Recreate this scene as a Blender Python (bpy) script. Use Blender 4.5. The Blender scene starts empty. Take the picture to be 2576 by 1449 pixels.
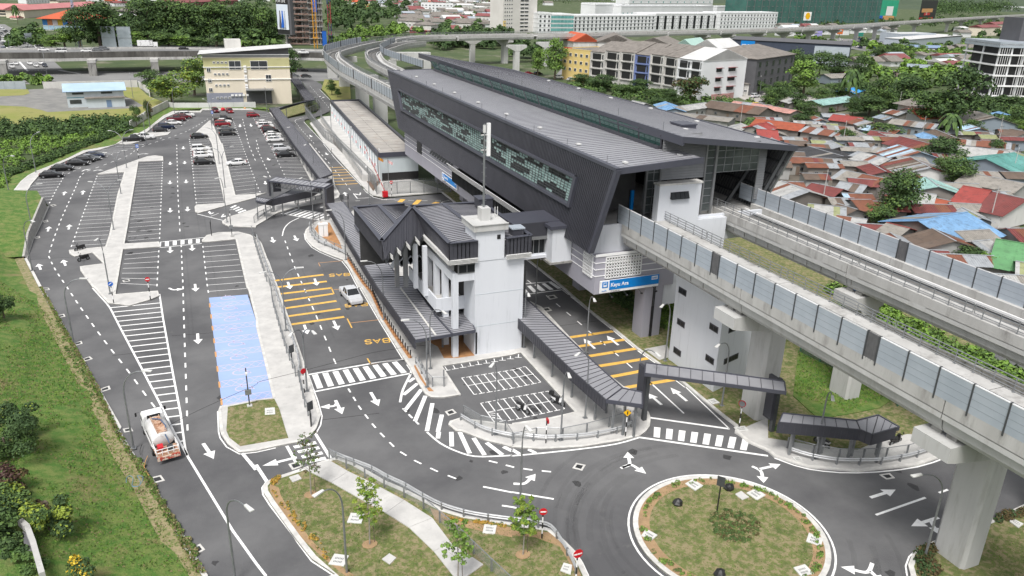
import bpy, math, random
import numpy as np
from mathutils import Vector, Matrix
random.seed(7); rnd=random.random; U=random.uniform
S=bpy.context.scene; COL=S.collection
# ---------------- camera ----------------
CX,CY,F,HC=1288,724.5,1961,40.0
def _cam():
    dn=Vector((1150-CX,5750-CY,F)).normalized(); up=-dn
    a=Vector((413-CX,-65-CY,F)); a-=a.dot(up)*up; a.normalize()
    r=a.cross(up)
    return Matrix((r,a,up))
RM=_cam()
cd=bpy.data.cameras.new('camera'); cam=bpy.data.objects.new('camera',cd); COL.objects.link(cam); S.camera=cam
cd.sensor_width=36; cd.lens=36*F/2576; cd.clip_start=.5; cd.clip_end=9000
M3=RM@Matrix(((1,0,0),(0,-1,0),(0,0,-1)))
cam.matrix_world=Matrix.Translation((0,0,HC))@M3.to_4x4()
# ---------------- world, sun, exposure ----------------
SUN_EL,SUN_AZ=math.radians(58),math.radians(-142)   # azimuth measured from +y towards +x
w=bpy.data.worlds.new('World'); S.world=w; w.use_nodes=True
nt=w.node_tree; nt.nodes.clear()
sky=nt.nodes.new('ShaderNodeTexSky'); sky.sky_type='NISHITA'; sky.sun_disc=False
sky.sun_elevation=SUN_EL; sky.sun_rotation=SUN_AZ; sky.air_density=1.0; sky.dust_density=3.5; sky.ozone_density=.6; sky.altitude=50
bw=nt.nodes.new('ShaderNodeHueSaturation'); bw.inputs['Saturation'].default_value=.22
bg=nt.nodes.new('ShaderNodeBackground'); bg.inputs[1].default_value=.125
wo=nt.nodes.new('ShaderNodeOutputWorld')
nt.links.new(sky.outputs[0],bw.inputs['Color']); nt.links.new(bw.outputs[0],bg.inputs[0]); nt.links.new(bg.outputs[0],wo.inputs[0])
sl=bpy.data.lights.new('sun','SUN'); sl.energy=2.3; sl.angle=math.radians(18); sl.color=(1,.97,.93)
so=bpy.data.objects.new('sun',sl); COL.objects.link(so)
sd=Vector((math.sin(SUN_AZ)*math.cos(SUN_EL),math.cos(SUN_AZ)*math.cos(SUN_EL),math.sin(SUN_EL)))
so.rotation_euler=sd.to_track_quat('Z','Y').to_euler(); so.location=(0,0,120)
S.view_settings.view_transform='Standard'; S.view_settings.look='None'; S.view_settings.gamma=1
S.view_settings.use_curve_mapping=False; S.view_settings.exposure=.52
# ---------------- picture <-> place ----------------
def T(s):
    out=[];r=c=0
    for t in s.split():
        if ',' in t:
            x,y=map(float,t.split(','))
            out.append((x,y) if r<0 else (644*c+x/4,362.25*r+y/4))
        elif t=='V': r=-1
        else: r,c=int(t[0]),int(t[1])
    return out
def ray(p): return RM@Vector((p[0]-CX,p[1]-CY,F))
def G(p,z=0.):
    d=ray(p); t=(z-HC)/d.z; return Vector((d.x*t,d.y*t,z))
def atY(p,Y):
    d=ray(p); t=Y/d.y; return Vector((d.x*t,Y,HC+d.z*t))
def atX(p,X):
    d=ray(p); t=X/d.x; return Vector((X,d.y*t,HC+d.z*t))
def GP(s,z=0.): return [G(p,z) for p in T(s)]
def zat(X,Y,yv):   # height on the vertical over X,Y seen at picture row yv
    lo,hi=-10.,39.5
    for _ in range(40):
        m=(lo+hi)/2; c=RM.transposed()@Vector((X,Y,m-HC)); y=CY+F*c.y/c.z
        if y>yv: lo=m
        else: hi=m
    return lo
# ---------------- materials ----------------
MATS={}
def mat(name,c1,c2=None,sc=1.,rough=.7,metal=0.,bump=0.,bsc=None,spec=.5,lo=.35,hi=.65,alpha=1.,stain=None,trans=0.,stretch=None):
    if name in MATS: return MATS[name]
    m=bpy.data.materials.new(name); m.use_nodes=True; t=m.node_tree; N=t.nodes; L=t.links
    b=N['Principled BSDF']; b.inputs['Roughness'].default_value=rough; b.inputs['Metallic'].default_value=metal
    b.inputs['Specular IOR Level'].default_value=spec
    geo=N.new('ShaderNodeNewGeometry'); vec=geo.outputs['Position']
    if stretch:
        mp=N.new('ShaderNodeMapping'); mp.inputs['Scale'].default_value=stretch; L.new(vec,mp.inputs[0]); vec=mp.outputs[0]
    if c2 is None: c2=tuple(min(1,v*.82) for v in c1)
    no=N.new('ShaderNodeTexNoise'); no.inputs['Scale'].default_value=sc; no.inputs['Detail'].default_value=5; no.inputs['Roughness'].default_value=.62
    L.new(vec,no.inputs['Vector'])
    cr=N.new('ShaderNodeValToRGB'); cr.color_ramp.elements[0].position=lo; cr.color_ramp.elements[1].position=hi
    cr.color_ramp.elements[0].color=(*c1,1); cr.color_ramp.elements[1].color=(*c2,1)
    L.new(no.outputs[0],cr.inputs[0]); col=cr.outputs[0]
    if stain:
        sc2,scol,l2,h2=stain[:4]
        n2=N.new('ShaderNodeTexNoise'); n2.inputs['Scale'].default_value=sc2; n2.inputs['Detail'].default_value=6; n2.inputs['Roughness'].default_value=.7
        L.new(geo.outputs['Position'] if len(stain)<5 else vec,n2.inputs['Vector'])
        r2=N.new('ShaderNodeValToRGB'); r2.color_ramp.elements[0].position=l2; r2.color_ramp.elements[1].position=h2
        L.new(n2.outputs[0],r2.inputs[0])
        mx=N.new('ShaderNodeMix'); mx.data_type='RGBA'; L.new(r2.outputs[0],mx.inputs[0]); L.new(col,mx.inputs[6]); mx.inputs[7].default_value=(*scol,1); col=mx.outputs[2]
    L.new(col,b.inputs['Base Color'])
    if bump:
        n3=N.new('ShaderNodeTexNoise'); n3.inputs['Scale'].default_value=bsc or sc*6; n3.inputs['Detail'].default_value=4
        L.new(vec,n3.inputs['Vector'])
        bp=N.new('ShaderNodeBump'); bp.inputs['Strength'].default_value=bump; bp.inputs['Distance'].default_value=.1
        L.new(n3.outputs[0],bp.inputs['Height']); L.new(bp.outputs[0],b.inputs['Normal'])
    if alpha<1: b.inputs['Alpha'].default_value=alpha
    if trans: b.inputs['Transmission Weight'].default_value=trans
    m.diffuse_color=(*c1,1); MATS[name]=m; return m
def flat(name,c,rough=.6,metal=0.,**k): return mat(name,c,tuple(v*.85 for v in c),sc=.7,rough=rough,metal=metal,**k)
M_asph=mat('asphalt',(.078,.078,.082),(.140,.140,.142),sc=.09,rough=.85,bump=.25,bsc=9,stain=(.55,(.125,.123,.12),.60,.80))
M_asph2=mat('asphalt_dark',(.05,.05,.052),(.06,.06,.062),sc=.15,rough=.85,bump=.25,bsc=9,stain=(.5,(.07,.07,.07),.62,.8))
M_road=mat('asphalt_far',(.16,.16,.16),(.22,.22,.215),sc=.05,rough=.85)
M_white=mat('road_paint_white',(.84,.84,.83),(.66,.66,.65),sc=2.5,rough=.6,lo=.5,hi=.75,stain=(1.3,(.33,.33,.33),.62,.80))
M_yel=mat('road_paint_yellow',(.78,.47,.10),(.62,.37,.08),sc=2,rough=.6)
M_ora=mat('road_paint_orange',(.62,.33,.13),(.50,.26,.10),sc=2,rough=.6)
M_blue=mat('road_paint_blue',(.27,.37,.64),(.31,.41,.66),sc=.25,rough=.7,stain=(.4,(.34,.43,.64),.55,.95))
M_kerb=mat('kerb_concrete',(.62,.61,.58),(.46,.45,.43),sc=1.2,rough=.85,stain=(2.5,(.30,.29,.27),.60,.78))
M_pave=mat('pavement_concrete',(.53,.52,.50),(.42,.412,.40),sc=.5,rough=.9,bump=.2,bsc=8,stain=(1.4,(.33,.325,.31),.56,.82))
M_conc=mat('concrete',(.46,.455,.44),(.38,.375,.36),sc=.6,rough=.9,stain=(.9,(.20,.19,.18),.52,.78,1),stretch=(1,1,.25))
M_concw=mat('concrete_light',(.50,.50,.49),(.42,.42,.41),sc=.35,rough=.85,stain=(1.5,(.32,.31,.29),.53,.80,1),stretch=(1,1,.14))
M_concd=mat('concrete_dirty',(.30,.295,.28),(.20,.195,.185),sc=.5,rough=.95,stain=(.8,(.06,.06,.055),.5,.75,1),stretch=(1,1,.3))
M_wall=mat('white_wall_paint',(.62,.64,.675),(.58,.60,.635),sc=.25,rough=.75,stain=(1.6,(.36,.38,.40),.56,.86,1),stretch=(1,1,.08))
M_grey=mat('grey_wall_paint',(.33,.325,.37),(.30,.295,.335),sc=.3,rough=.75,stain=(1.,(.25,.25,.28),.62,.9,1),stretch=(1,1,.15))
M_pale=mat('pale_blue_wall',(.50,.55,.57),(.43,.48,.50),sc=.5,rough=.8,stain=(1.2,(.30,.33,.34),.62,.85,1),stretch=(1,1,.2))
M_dark=mat('charcoal_cladding',(.050,.051,.062),(.060,.061,.074),sc=.5,rough=.45,metal=.2)
M_darkf=mat('charcoal_flashing',(.075,.078,.10),(.085,.088,.11),sc=.5,rough=.4,metal=.3)
M_roof=mat('grey_metal_roof',(.285,.287,.31),(.335,.337,.36),sc=.12,rough=.42,metal=.2,stain=(.35,(.38,.38,.40),.5,.85))
M_seam=mat('roof_seam',(.065,.065,.078),(.08,.08,.092),sc=1,rough=.5,metal=.3)
M_steel=mat('galvanised_steel',(.30,.31,.32),(.23,.24,.25),sc=2,rough=.45,metal=.6)
M_steeld=mat('dark_steel',(.10,.105,.11),(.08,.085,.09),sc=2,rough=.5,metal=.5)
M_louv=mat('grey_louvre',(.27,.275,.28),(.23,.235,.24),sc=1,rough=.45,metal=.5)
M_panel=mat('noise_panel',(.36,.405,.455),(.42,.465,.515),sc=.5,rough=.35,metal=.15)
M_black=mat('black_paint',(.012,.012,.013),(.02,.02,.02),sc=2,rough=.5)
M_int=mat('dark_interior',(.035,.035,.036),(.05,.05,.05),sc=.6,rough=.9)
M_glassg=mat('green_glass',(.20,.31,.29),(.28,.38,.36),sc=.8,rough=.4,spec=.3)
M_glassd=mat('dark_glass',(.012,.014,.016),(.02,.023,.025),sc=.6,rough=.3,spec=.25)
M_glassdg=mat('dark_green_glass',(.035,.10,.085),(.05,.13,.11),sc=.3,rough=.12,spec=.8)
M_fglass=mat('fence_mesh',(.40,.42,.42),(.34,.36,.36),sc=1,rough=.5,alpha=.25)
M_grail=mat('guardrail_steel',(.52,.53,.54),(.42,.43,.44),sc=1.5,rough=.45,metal=.3)
M_wire=mat('wire_mesh',(.26,.27,.27),(.2,.21,.21),sc=1,rough=.5,alpha=.5)
M_blueS=mat('sign_blue',(.0,.19,.55),(.0,.17,.50),sc=1,rough=.4)
M_signw=mat('sign_white',(.8,.8,.8),(.75,.75,.75),sc=1,rough=.4)
M_red=mat('sign_red',(.55,.01,.02),(.48,.01,.02),sc=1,rough=.4)
M_brick=mat('orange_paving',(.42,.22,.095),(.34,.17,.075),sc=1.5,rough=.9,bump=.2,bsc=12,stain=(3,(.26,.14,.07),.55,.75))
M_grass=mat('grass_slope',(.060,.140,.018),(.14,.185,.045),sc=1.1,rough=.95,bump=1.,bsc=7,lo=.40,hi=.60,stain=(.16,(.24,.18,.09),.54,.74))
M_dry=mat('dry_grass',(.13,.155,.045),(.25,.21,.115),sc=2.6,rough=.95,bump=1.,bsc=9,lo=.45,hi=.56,stain=(.8,(.075,.11,.025),.50,.66))
M_soil=mat('sandy_soil',(.36,.24,.13),(.27,.18,.10),sc=1.4,rough=.95,bump=.5,bsc=8)
M_lawn=mat('lawn_yellow',(.20,.22,.05),(.26,.24,.085),sc=.08,rough=.95,bump=.6,bsc=3,stain=(.2,(.12,.15,.035),.55,.75))
M_rough=mat('rough_ground',(.04,.068,.022),(.075,.10,.035),sc=.05,rough=.95,bump=.5,bsc=2,stain=(.07,(.20,.18,.14),.55,.70))
M_leaf=[mat('leaf_dark',(.024,.055,.014),(.045,.085,.022),sc=.5,rough=.8),
        mat('leaf_mid',(.052,.105,.024),(.085,.145,.034),sc=.5,rough=.8),
        mat('leaf_light',(.085,.155,.03),(.12,.19,.038),sc=.5,rough=.8),
        mat('leaf_yellowish',(.24,.30,.035),(.18,.25,.03),sc=.5,rough=.8),
        mat('leaf_brown',(.10,.075,.025),(.075,.05,.02),sc=.5,rough=.85),
        mat('leaf_bright',(.13,.24,.03),(.165,.28,.04),sc=.5,rough=.8)]
M_bark=mat('bark',(.14,.11,.085),(.09,.07,.055),sc=3,rough=.95)
M_tyre=mat('tyre_rubber',(.015,.015,.015),(.02,.02,.02),sc=3,rough=.8)
M_lamp=mat('lamp_head_white',(.62,.62,.60),(.55,.55,.54),sc=2,rough=.4)
M_cglass=mat('car_glass',(.012,.014,.016),(.02,.022,.024),sc=1,rough=.06,spec=.8)
M_head=mat('headlight',(.7,.7,.7),(.6,.6,.6),sc=3,rough=.15); M_tail=mat('taillight',(.35,.01,.01),(.3,.01,.01),sc=3,rough=.2)
# ---------------- mesh builder ----------------
class MB:
    def __init__(s): s.v=[];s.f=[];s.m=[]
    def add(s,vs,fs,mi=0):
        n=len(s.v); s.v+= [tuple(v) for v in vs]; s.f+=[tuple(n+i for i in f) for f in fs]; s.m+=[mi]*len(fs); return s
    def poly(s,pts,mi=0): return s.add(pts,[range(len(pts))],mi)
    def box(s,x0,y0,z0,x1,y1,z1,mi=0):
        return s.add([(x0,y0,z0),(x1,y0,z0),(x1,y1,z0),(x0,y1,z0),(x0,y0,z1),(x1,y0,z1),(x1,y1,z1),(x0,y1,z1)],
          [(3,2,1,0),(4,5,6,7),(0,1,5,4),(1,2,6,5),(2,3,7,6),(3,0,4,7)],mi)
    def obox(s,p,q,w,h,mi=0,z0=None):   # bar from p to q, width w (horizontal), height h (up from p)
        p=Vector(p);q=Vector(q);d=q-p; side=Vector((-d.y,d.x,0))
        side=(side.normalized() if side.length>1e-6 else Vector((1,0,0)))*(w/2); up=side.cross(d).normalized()*h if side.length else Vector((0,0,h))
        if up.z<0: up=-up
        a=[p-side,p+side,q+side,q-side]; b=[v+up for v in a]
        return s.add(a+b,[(3,2,1,0),(4,5,6,7),(0,1,5,4),(1,2,6,5),(2,3,7,6),(3,0,4,7)],mi)
    def prism(s,pts,z0,z1,mi=0,mtop=None):
        n=len(pts)
        a=[(p[0],p[1],z0 if z0 is not None else p[2]) for p in pts]; b=[(p[0],p[1],z1) for p in pts]
        ar=sum(a[i][0]*a[(i+1)%n][1]-a[(i+1)%n][0]*a[i][1] for i in range(n))
        if ar<0: a.reverse(); b.reverse()
        s.add(a+b,[(i,(i+1)%n,n+(i+1)%n,n+i) for i in range(n)],mi)
        s.add(b,[range(n)],mi if mtop is None else mtop); s.add(a,[range(n-1,-1,-1)],mi); return s
    def tube(s,pts,r,n=6,mi=0,r1=None):
        pts=[Vector(p) for p in pts]; k=len(pts); vs=[]
        for i,p in enumerate(pts):
            d=(pts[min(i+1,k-1)]-pts[max(i-1,0)]).normalized()
            a=d.cross(Vector((0,0,1)));  a=a.normalized() if a.length>.05 else Vector((1,0,0)); b=a.cross(d).normalized()
            rr=r if r1 is None else r+(r1-r)*i/(k-1)
            for j in range(n):
                t=2*math.pi*j/n; vs.append(p+a*rr*math.cos(t)+b*rr*math.sin(t))
        fs=[(i*n+j,i*n+(j+1)%n,(i+1)*n+(j+1)%n,(i+1)*n+j) for i in range(k-1) for j in range(n)]
        fs+=[tuple(range(n-1,-1,-1)),tuple(range((k-1)*n,k*n))]
        return s.add(vs,fs,mi)
    def disc(s,c,nrm,r,t=.04,n=16,mi=0):
        c=Vector(c); nrm=Vector(nrm).normalized(); return s.tube([c-nrm*t/2,c+nrm*t/2],r,n,mi)
    def xf(s,M): s.v=[tuple(M@Vector(v)) for v in s.v]; return s
    def mesh(s,name,mats,smooth=False):
        me=bpy.data.meshes.new(name); me.from_pydata(s.v,[],s.f)
        for m in (mats if isinstance(mats,(list,tuple)) else [mats]): me.materials.append(m)
        if any(s.m): me.polygons.foreach_set('material_index',s.m)
        if smooth: me.polygons.foreach_set('use_smooth',[True]*len(s.f))
        me.update(); return me
    def build(s,name,mats,parent=None,smooth=False):
        return link(name,s.mesh(name,mats,smooth),parent)
def link(name,me,parent=None,M=None):
    o=bpy.data.objects.new(name,me); COL.objects.link(o)
    if M is not None: o.matrix_local=M
    if parent is not None: o.parent=parent
    return o
def tag(o,label=None,cat=None,group=None,kind=None):
    if label: o['label']=label
    if cat: o['category']=cat
    if group: o['group']=group
    if kind: o['kind']=kind
    return o
def thing(name,label,cat,loc=(0,0,0),rz=0,group=None,sc=1):
    o=bpy.data.objects.new(name,None); COL.objects.link(o); o.location=loc; o.rotation_euler=(0,0,rz); o.scale=(sc,sc,sc)
    o.empty_display_size=.3
    return tag(o,label,cat,group)
KIDS={}
def copy_tree(o,label=None,group=None,loc=None,rz=None,sc=None):
    def rec(a,par):
        c=a.copy(); COL.objects.link(c); c.parent=par
        for ch in KIDS.get(a.name) or KIDS.setdefault(a.name,list(a.children)): rec(ch,c)
        return c
    r=rec(o,None)
    if label: r['label']=label
    if group: r['group']=group
    if loc is not None: r.location=loc
    if rz is not None: r.rotation_euler=(0,0,rz)
    if sc is not None: r.scale=(sc,sc,sc) if not isinstance(sc,tuple) else sc
    return r
def struct(name,mb,mats,smooth=False): return tag(mb.build(name,mats,None,smooth),kind='structure')
def resample(pts,step):
    out=[Vector(pts[0])]; 
    for a,b in zip(pts,pts[1:]):
        a=Vector(a);b=Vector(b);n=max(1,round((b-a).length/step))
        out+=[a.lerp(b,(i+1)/n) for i in range(n)]
    return out
def smoothl(pts,k=4,closed=False):   # Catmull-Rom
    pts=[Vector(p) for p in pts]; n=len(pts); out=[]
    for i in range(n if closed else n-1):
        g=lambda j: pts[j%n] if closed else pts[max(0,min(n-1,j))]
        a,b,c,d=g(i-1),g(i),g(i+1),g(i+2)
        for q in range(k):
            t=q/k; out.append(.5*((2*b)+(c-a)*t+(2*a-5*b+4*c-d)*t*t+(3*b-a-3*c+d)*t*t*t))
    if not closed: out.append(pts[-1])
    return out
def plen(pts): return sum((b-a).length for a,b in zip(pts,pts[1:]))
def along(pts,t):
    L=plen(pts)*t
    for a,b in zip(pts,pts[1:]):
        l=(b-a).length
        if L<=l: return a.lerp(b,L/l if l else 0)
        L-=l
    return pts[-1].copy()
def offset(pts,d,closed=False):
    out=[];n=len(pts)
    for i in range(n):
        a=pts[(i-1)%n] if closed or i else pts[i]; b=pts[(i+1)%n] if closed or i<n-1 else pts[i]
        t=(b-a); nn=Vector((-t.y,t.x,0)); nn=nn.normalized() if nn.length else nn
        out.append(pts[i]+nn*d)
    return out
# ================= GROUND =================
g=MB(); g.poly([(-3000,-60,-.35),(5000,-60,-.35),(5000,9000,-.35),(-3000,9000,-.35)]); struct('ground',g,M_rough)
AS=T("""33 1430,1449 1405,1350 1440,1260 1540,1165 1640,1120 2320,860 2576,740""")
a_main=GP("""V 540,1500 30 2090,1449 1910,1180 1640,700 1540,520 1380,290 1200,0 20 1225,1410 1100,1190 1000,1020 850,760 740,560 590,290 430,10
10 275,1160 340,960 430,780 495,635 440,565 245,548 310,420 395,320 520,240 690,165 870,85 1010,60 1200,0 00 1460,1350 1560,1260 1660,1190 1800,1130 2020,1135 2040,1110 2500,1110
01 0,1105 120,1125 300,1195 600,1140 650,1080 590,1000 470,830 440,790 560,800 650,840 690,885 645,900 700,960 745,1010 740,1120 640,1165 490,1205 490,1240 690,1449
11 690,0 1110,490 1170,530 1280,550 1880,500 1960,560 2080,560""")
r2=GP("22 500,0 600,90 800,260 1000,410 1240,610 1450,760 1700,950 2080,1270 2250,1400 32 2240,0 2370,110 2576,200 33 60,255 400,365 900,405 1500,345 1900,205 2576,-60")
x0=r2[0].x
a_main+= [Vector((x0,120,0))]+r2+[Vector((105,75,0)),Vector((105,52,0))]
a_main+=GP("33 2576,740 2320,860 1640,1120 1540,1165 1440,1260 1405,1350 1430,1449 V 2300,1560")
g=MB(); g.poly([(p.x,p.y,0) for p in a_main]); struct('asphalt_road',g,M_asph)
def ribbon(mb,pts,w,z,mi=0,closed=False):
    pts=[Vector(p) for p in pts]; L=offset(pts,w/2,closed); R=offset(pts,-w/2,closed); n=len(pts)
    vs=[(p.x,p.y,z) for p in L]+[(p.x,p.y,z) for p in R]
    mb.add(vs,[(i,n+i,n+(i+1)%n,(i+1)%n) for i in range(n if closed else n-1)],mi)
def area(pts): return sum(pts[i].x*pts[(i+1)%len(pts)].y-pts[(i+1)%len(pts)].x*pts[i].y for i in range(len(pts)))/2
def kerb_ring(pts,closed=True,w=.3,z1=.16,z0=-.02,side=1):
    inn=offset(pts,w*side,closed); n=len(pts); m=MB()
    vs=[(p.x,p.y,z0) for p in pts]+[(p.x,p.y,z1) for p in pts]+[(p.x,p.y,z1) for p in inn]+[(p.x,p.y,z0) for p in inn]
    for i in range(n if closed else n-1):
        j=(i+1)%n
        m.add([vs[i],vs[j],vs[n+j],vs[n+i]],[(0,1,2,3)]); m.add([vs[n+i],vs[n+j],vs[2*n+j],vs[2*n+i]],[(0,1,2,3)]); m.add([vs[2*n+i],vs[2*n+j],vs[3*n+j],vs[3*n+i]],[(0,1,2,3)])
    return m
EDGE=MB()  # painted edge lines
def slab(name,s,m,z=.13,kerb=True,edge=True,pts=None,sm=0,kw=.3):
    pts=pts or GP(s)
    if sm: pts=smoothl(pts,sm,True)
    if area(pts)<0: pts.reverse()
    o=struct(name,MB().prism(pts,-.05,z),m)
    if kerb: kerb_ring(pts,w=kw,z1=z+.025).build('kerb',M_kerb,o)
    return o,pts
# planted / paved islands
slab('pavement',"""10 2030,975 2080,925 2200,895 2400,890 2520,920 2576,960 11 0,925 60,1010 130,1200 215,1449 21 225,0 350,360 525,870 600,1120 655,1290 610,1420
31 560,40 430,110 200,155 0,200 30 2400,215 2290,130 2230,40 2215,0 20 2195,1250 2215,1200 2290,1190 2576,1140 21 0,1135 170,1118 60,650 0,400 20 2576,330 2500,30 10 2480,1449 2370,965 2110,990 2035,990""",M_pave)
slab('grass_island',"20 2295,1212 2576,1155 21 0,1150 185,1130 235,1230 300,1449 31 325,72 0,128 30 2420,155 2310,70 2280,0",M_dry,z=.2,kerb=False)
slab('pavement',"""10 970,310 1480,130 1560,120 1640,130 1645,172 1395,182 1330,560 1290,820 1255,1010 1600,990 1615,1040 1240,1065 1175,1449 20 1165,72 1590,36 1605,85 1530,120 1310,185 1090,160 1040,110 940,0
10 930,1449 810,1280 805,1240 1040,1210 930,1100 750,1140 700,1110 695,1075 1060,1040 1100,920 1180,520 1250,290""",M_pave)
slab('pavement',"""00 2110,1215 2150,1270 2230,1449 10 2240,0 2370,520 2576,510 11 0,503 60,503 110,495 0,530 10 2576,545 1985,705 1965,690 1958,640 1975,618 2260,600 2130,0 00 2130,1449 2100,1395 1910,1390""",M_pave)
slab('pavement',"00 1170,1449 1350,1345 1500,1340 1720,1330 1690,1360 1560,1380 1330,1449 10 1240,6 1215,4",M_pave)
slab('pavement',"""01 130,1130 300,1225 320,1205 330,1270 520,1449 11 545,0 760,270 800,430 845,510 830,545 700,590 400,645 215,700 0,830 10 2576,845 2300,835 2240,805 2235,785 2300,740 2576,655
11 0,650 170,590 330,550 560,480 600,430 545,360 380,50 01 360,1449 290,1340""",M_pave)
# far-left pavement behind the parked cars
slab('pavement',"10 105,545 140,470 210,380 285,320 360,280 510,222 690,145 840,70 1100,25 1230,-15 00 1480,1300 1640,1170 1740,1120 2010,1120 2035,1095 2520,1095 2560,1110 2500,1110 2040,1110 2020,1135 1800,1130 1660,1190 1560,1260 1460,1350 10 1200,0 1010,60 870,85 690,165 520,240 395,320 310,420 245,548",M_pave,edge=False)
# station forecourt
_,spts=slab('forecourt_pavement',"""11 490,900 500,870 540,830 600,790 700,752 770,745 720,600 860,585 960,700 1000,650 1850,640 12 0,800 90,1449 22 100,100 300,200 570,490 850,780 1120,1000 1180,1020 1330,1220 1375,1260 1395,1320 1385,1400 32 1350,0 1290,45 1100,95 700,160 300,182 0,162 31 2576,160 2300,92 2060,0
21 2010,1449 1935,1385 1950,1350 2050,1318 2576,1385 22 0,1372 380,1315 630,1258 85,660 21 2576,682 1875,795 2062,1082 1990,1095 1880,1112 1760,1108 1700,1075 1620,950 1540,800 1480,710 1240,320 1050,0 11 1030,1449 940,1260 870,1170 760,1130 640,1080 560,1030 500,960""",M_pave)
struct('orange_planting_strip',MB().prism(GP("11 590,860 650,790 740,800 850,1010 870,1080 760,1010 640,930"),.1,.15),M_brick)
struct('orange_paving',MB().prism(GP("11 960,760 1010,745 1040,800 1010,800"),.1,.15),M_brick)
m=MB(); ribbon(m,GP('11 925,1160 1000,1280 1080,1400 21 1170,60 1260,260 1400,480 1555,705',.14),.45,.145); struct('orange_paving',m,M_brick)
struct('orange_paving',MB().prism(GP("21 1640,500 1830,600 1890,715 2025,715 2200,690 2230,560 2100,350 1800,250"),.13,.147),M_brick)
struct('orange_paving',MB().prism(GP("21 1600,780 1700,960 1790,1050 1740,1050 1650,920 1590,800"),.13,.15),M_brick)
# roundabout
RC=Vector((36.04,39.53,0)); RR=7.55
circ=[Vector((RC.x+RR*math.cos(t),RC.y+RR*math.sin(t),0)) for t in [2*math.pi*i/64 for i in range(64)]]
o,_=slab('roundabout_island','',M_dry,z=.16,pts=list(circ),kw=.42)
soil=[RC+(p-RC)*.945 for p in circ]
m=MB(); ribbon(m,[RC+(p-RC)*.885 for p in circ],.9,.172,closed=True); m.build('soil_ring',M_soil,o)
m=MB(); ribbon(m,[RC+(p-RC)*1.045 for p in circ],.16,.008,closed=True); struct('edge_line',m,M_white)
# bottom island with path
BI=GP("31 70,560 110,512 200,470 480,375 560,345 740,285 830,268 1000,330 1300,505 1500,590 1700,690 1900,790 2100,850 2576,925 32 0,930 250,962 380,985 500,1080 620,1200 700,1320 760,1449 V 1500,1540 1000,1540 30 2576,1700 31 800,1449 560,1290 400,1090 150,740 75,620")
o,_=slab('planted_island','',M_dry,z=.16,pts=list(BI),kw=.4)
for s in ("31 230,560 140,520 140,600 230,760 480,1090 700,1290 900,1449 1000,1449 760,1290 560,1090 330,780 250,640","31 1750,760 2060,880 2576,960 32 0,960 230,1000 400,1010 540,1130 700,1449 650,1449 480,1150 230,1060 0,1040 31 2576,1060 2000,940 1800,880"):
    MB().poly([(p.x,p.y,.178) for p in GP(s,.17)]).build('soil_patch',M_soil,o)
pl=GP("31 480,372 550,415 760,512 1010,655 1320,820 1470,905 1540,965 1790,1205 1990,1449 V 1170,1500",.17); pr_=GP("31 740,290 935,402 1190,528 1480,668 1760,840 1790,868 1960,1118 2290,1340 V 1240,1449 V 1270,1500",.17)
pl=resample([along(pl,0.)]+pl[1:],99); 
path=tag(bpy.data.objects.new('footpath',None),kind='structure'); COL.objects.link(path)
cutsl=[(480,372),(760,512),(1020,660),(1310,820),(1540,965),(1790,1205),(2040,1520)]
cutsr=[(740,290),(930,402),(1190,528),(1490,690),(1775,872),(1965,1125),(2290,1340)]
for i in range(6):
    q=[G((644+cutsl[i][0]/4,1086.75+cutsl[i][1]/4),.17),G((644+cutsr[i][0]/4,1086.75+cutsr[i][1]/4),.17),G((644+cutsr[i+1][0]/4,1086.75+cutsr[i+1][1]/4),.17),G((644+cutsl[i+1][0]/4,1086.75+cutsl[i+1][1]/4),.17)]
    d=(q[2]-q[1]).normalized()*.03; q[2]-=d; q[3]-=d
    MB().prism(q,.1,.24+.004*(i%2)).build('paving_slab',M_pave,path)
# bottom-right verge
slab('verge','',M_dry,z=.14,pts=GP("33 2700,690 2576,740 2320,860 1640,1120 1540,1165 1440,1260 1405,1350 1430,1449 V 2300,1560 2900,1560 2900,1200"),kw=.4)
# right roadside: footway, verge, lawns
V0=[Vector((x0+.1,150,0)),Vector((x0,120,0))]+r2
kr=kerb_ring(V0,closed=False,w=.35,side=-1 if offset(V0,1)[0].x<V0[0].x else 1); struct('kerb',kr,M_kerb)
inn=offset(V0,-.36 if offset(V0,1)[0].x<V0[0].x else .36)
gr=MB(); gr.prism(inn+[Vector((105,80,0)),Vector((105,170,0)),Vector((60,170,0)),Vector((60,150,0))],-.1,.12); struct('roadside_verge',gr,M_dry)
struct('footway',MB().prism(GP("22 2576,1300 32 2240,0 2400,100 2576,190 33 60,245 400,352 900,392 1500,332 1900,190 1940,60 1400,20 1060,110 900,180 600,160 200,90 32 2576,60",.14),.0,.142),M_pave)
struct('footway',MB().prism(GP("22 1330,625 1560,580 1600,700 1480,735"),.0,.15),M_pave)
struct('green_bank',MB().prism(GP("23 250,1100 300,640 1280,1120 1120,1220 780,1290 500,1330"),.0,.22),M_grass)
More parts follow.
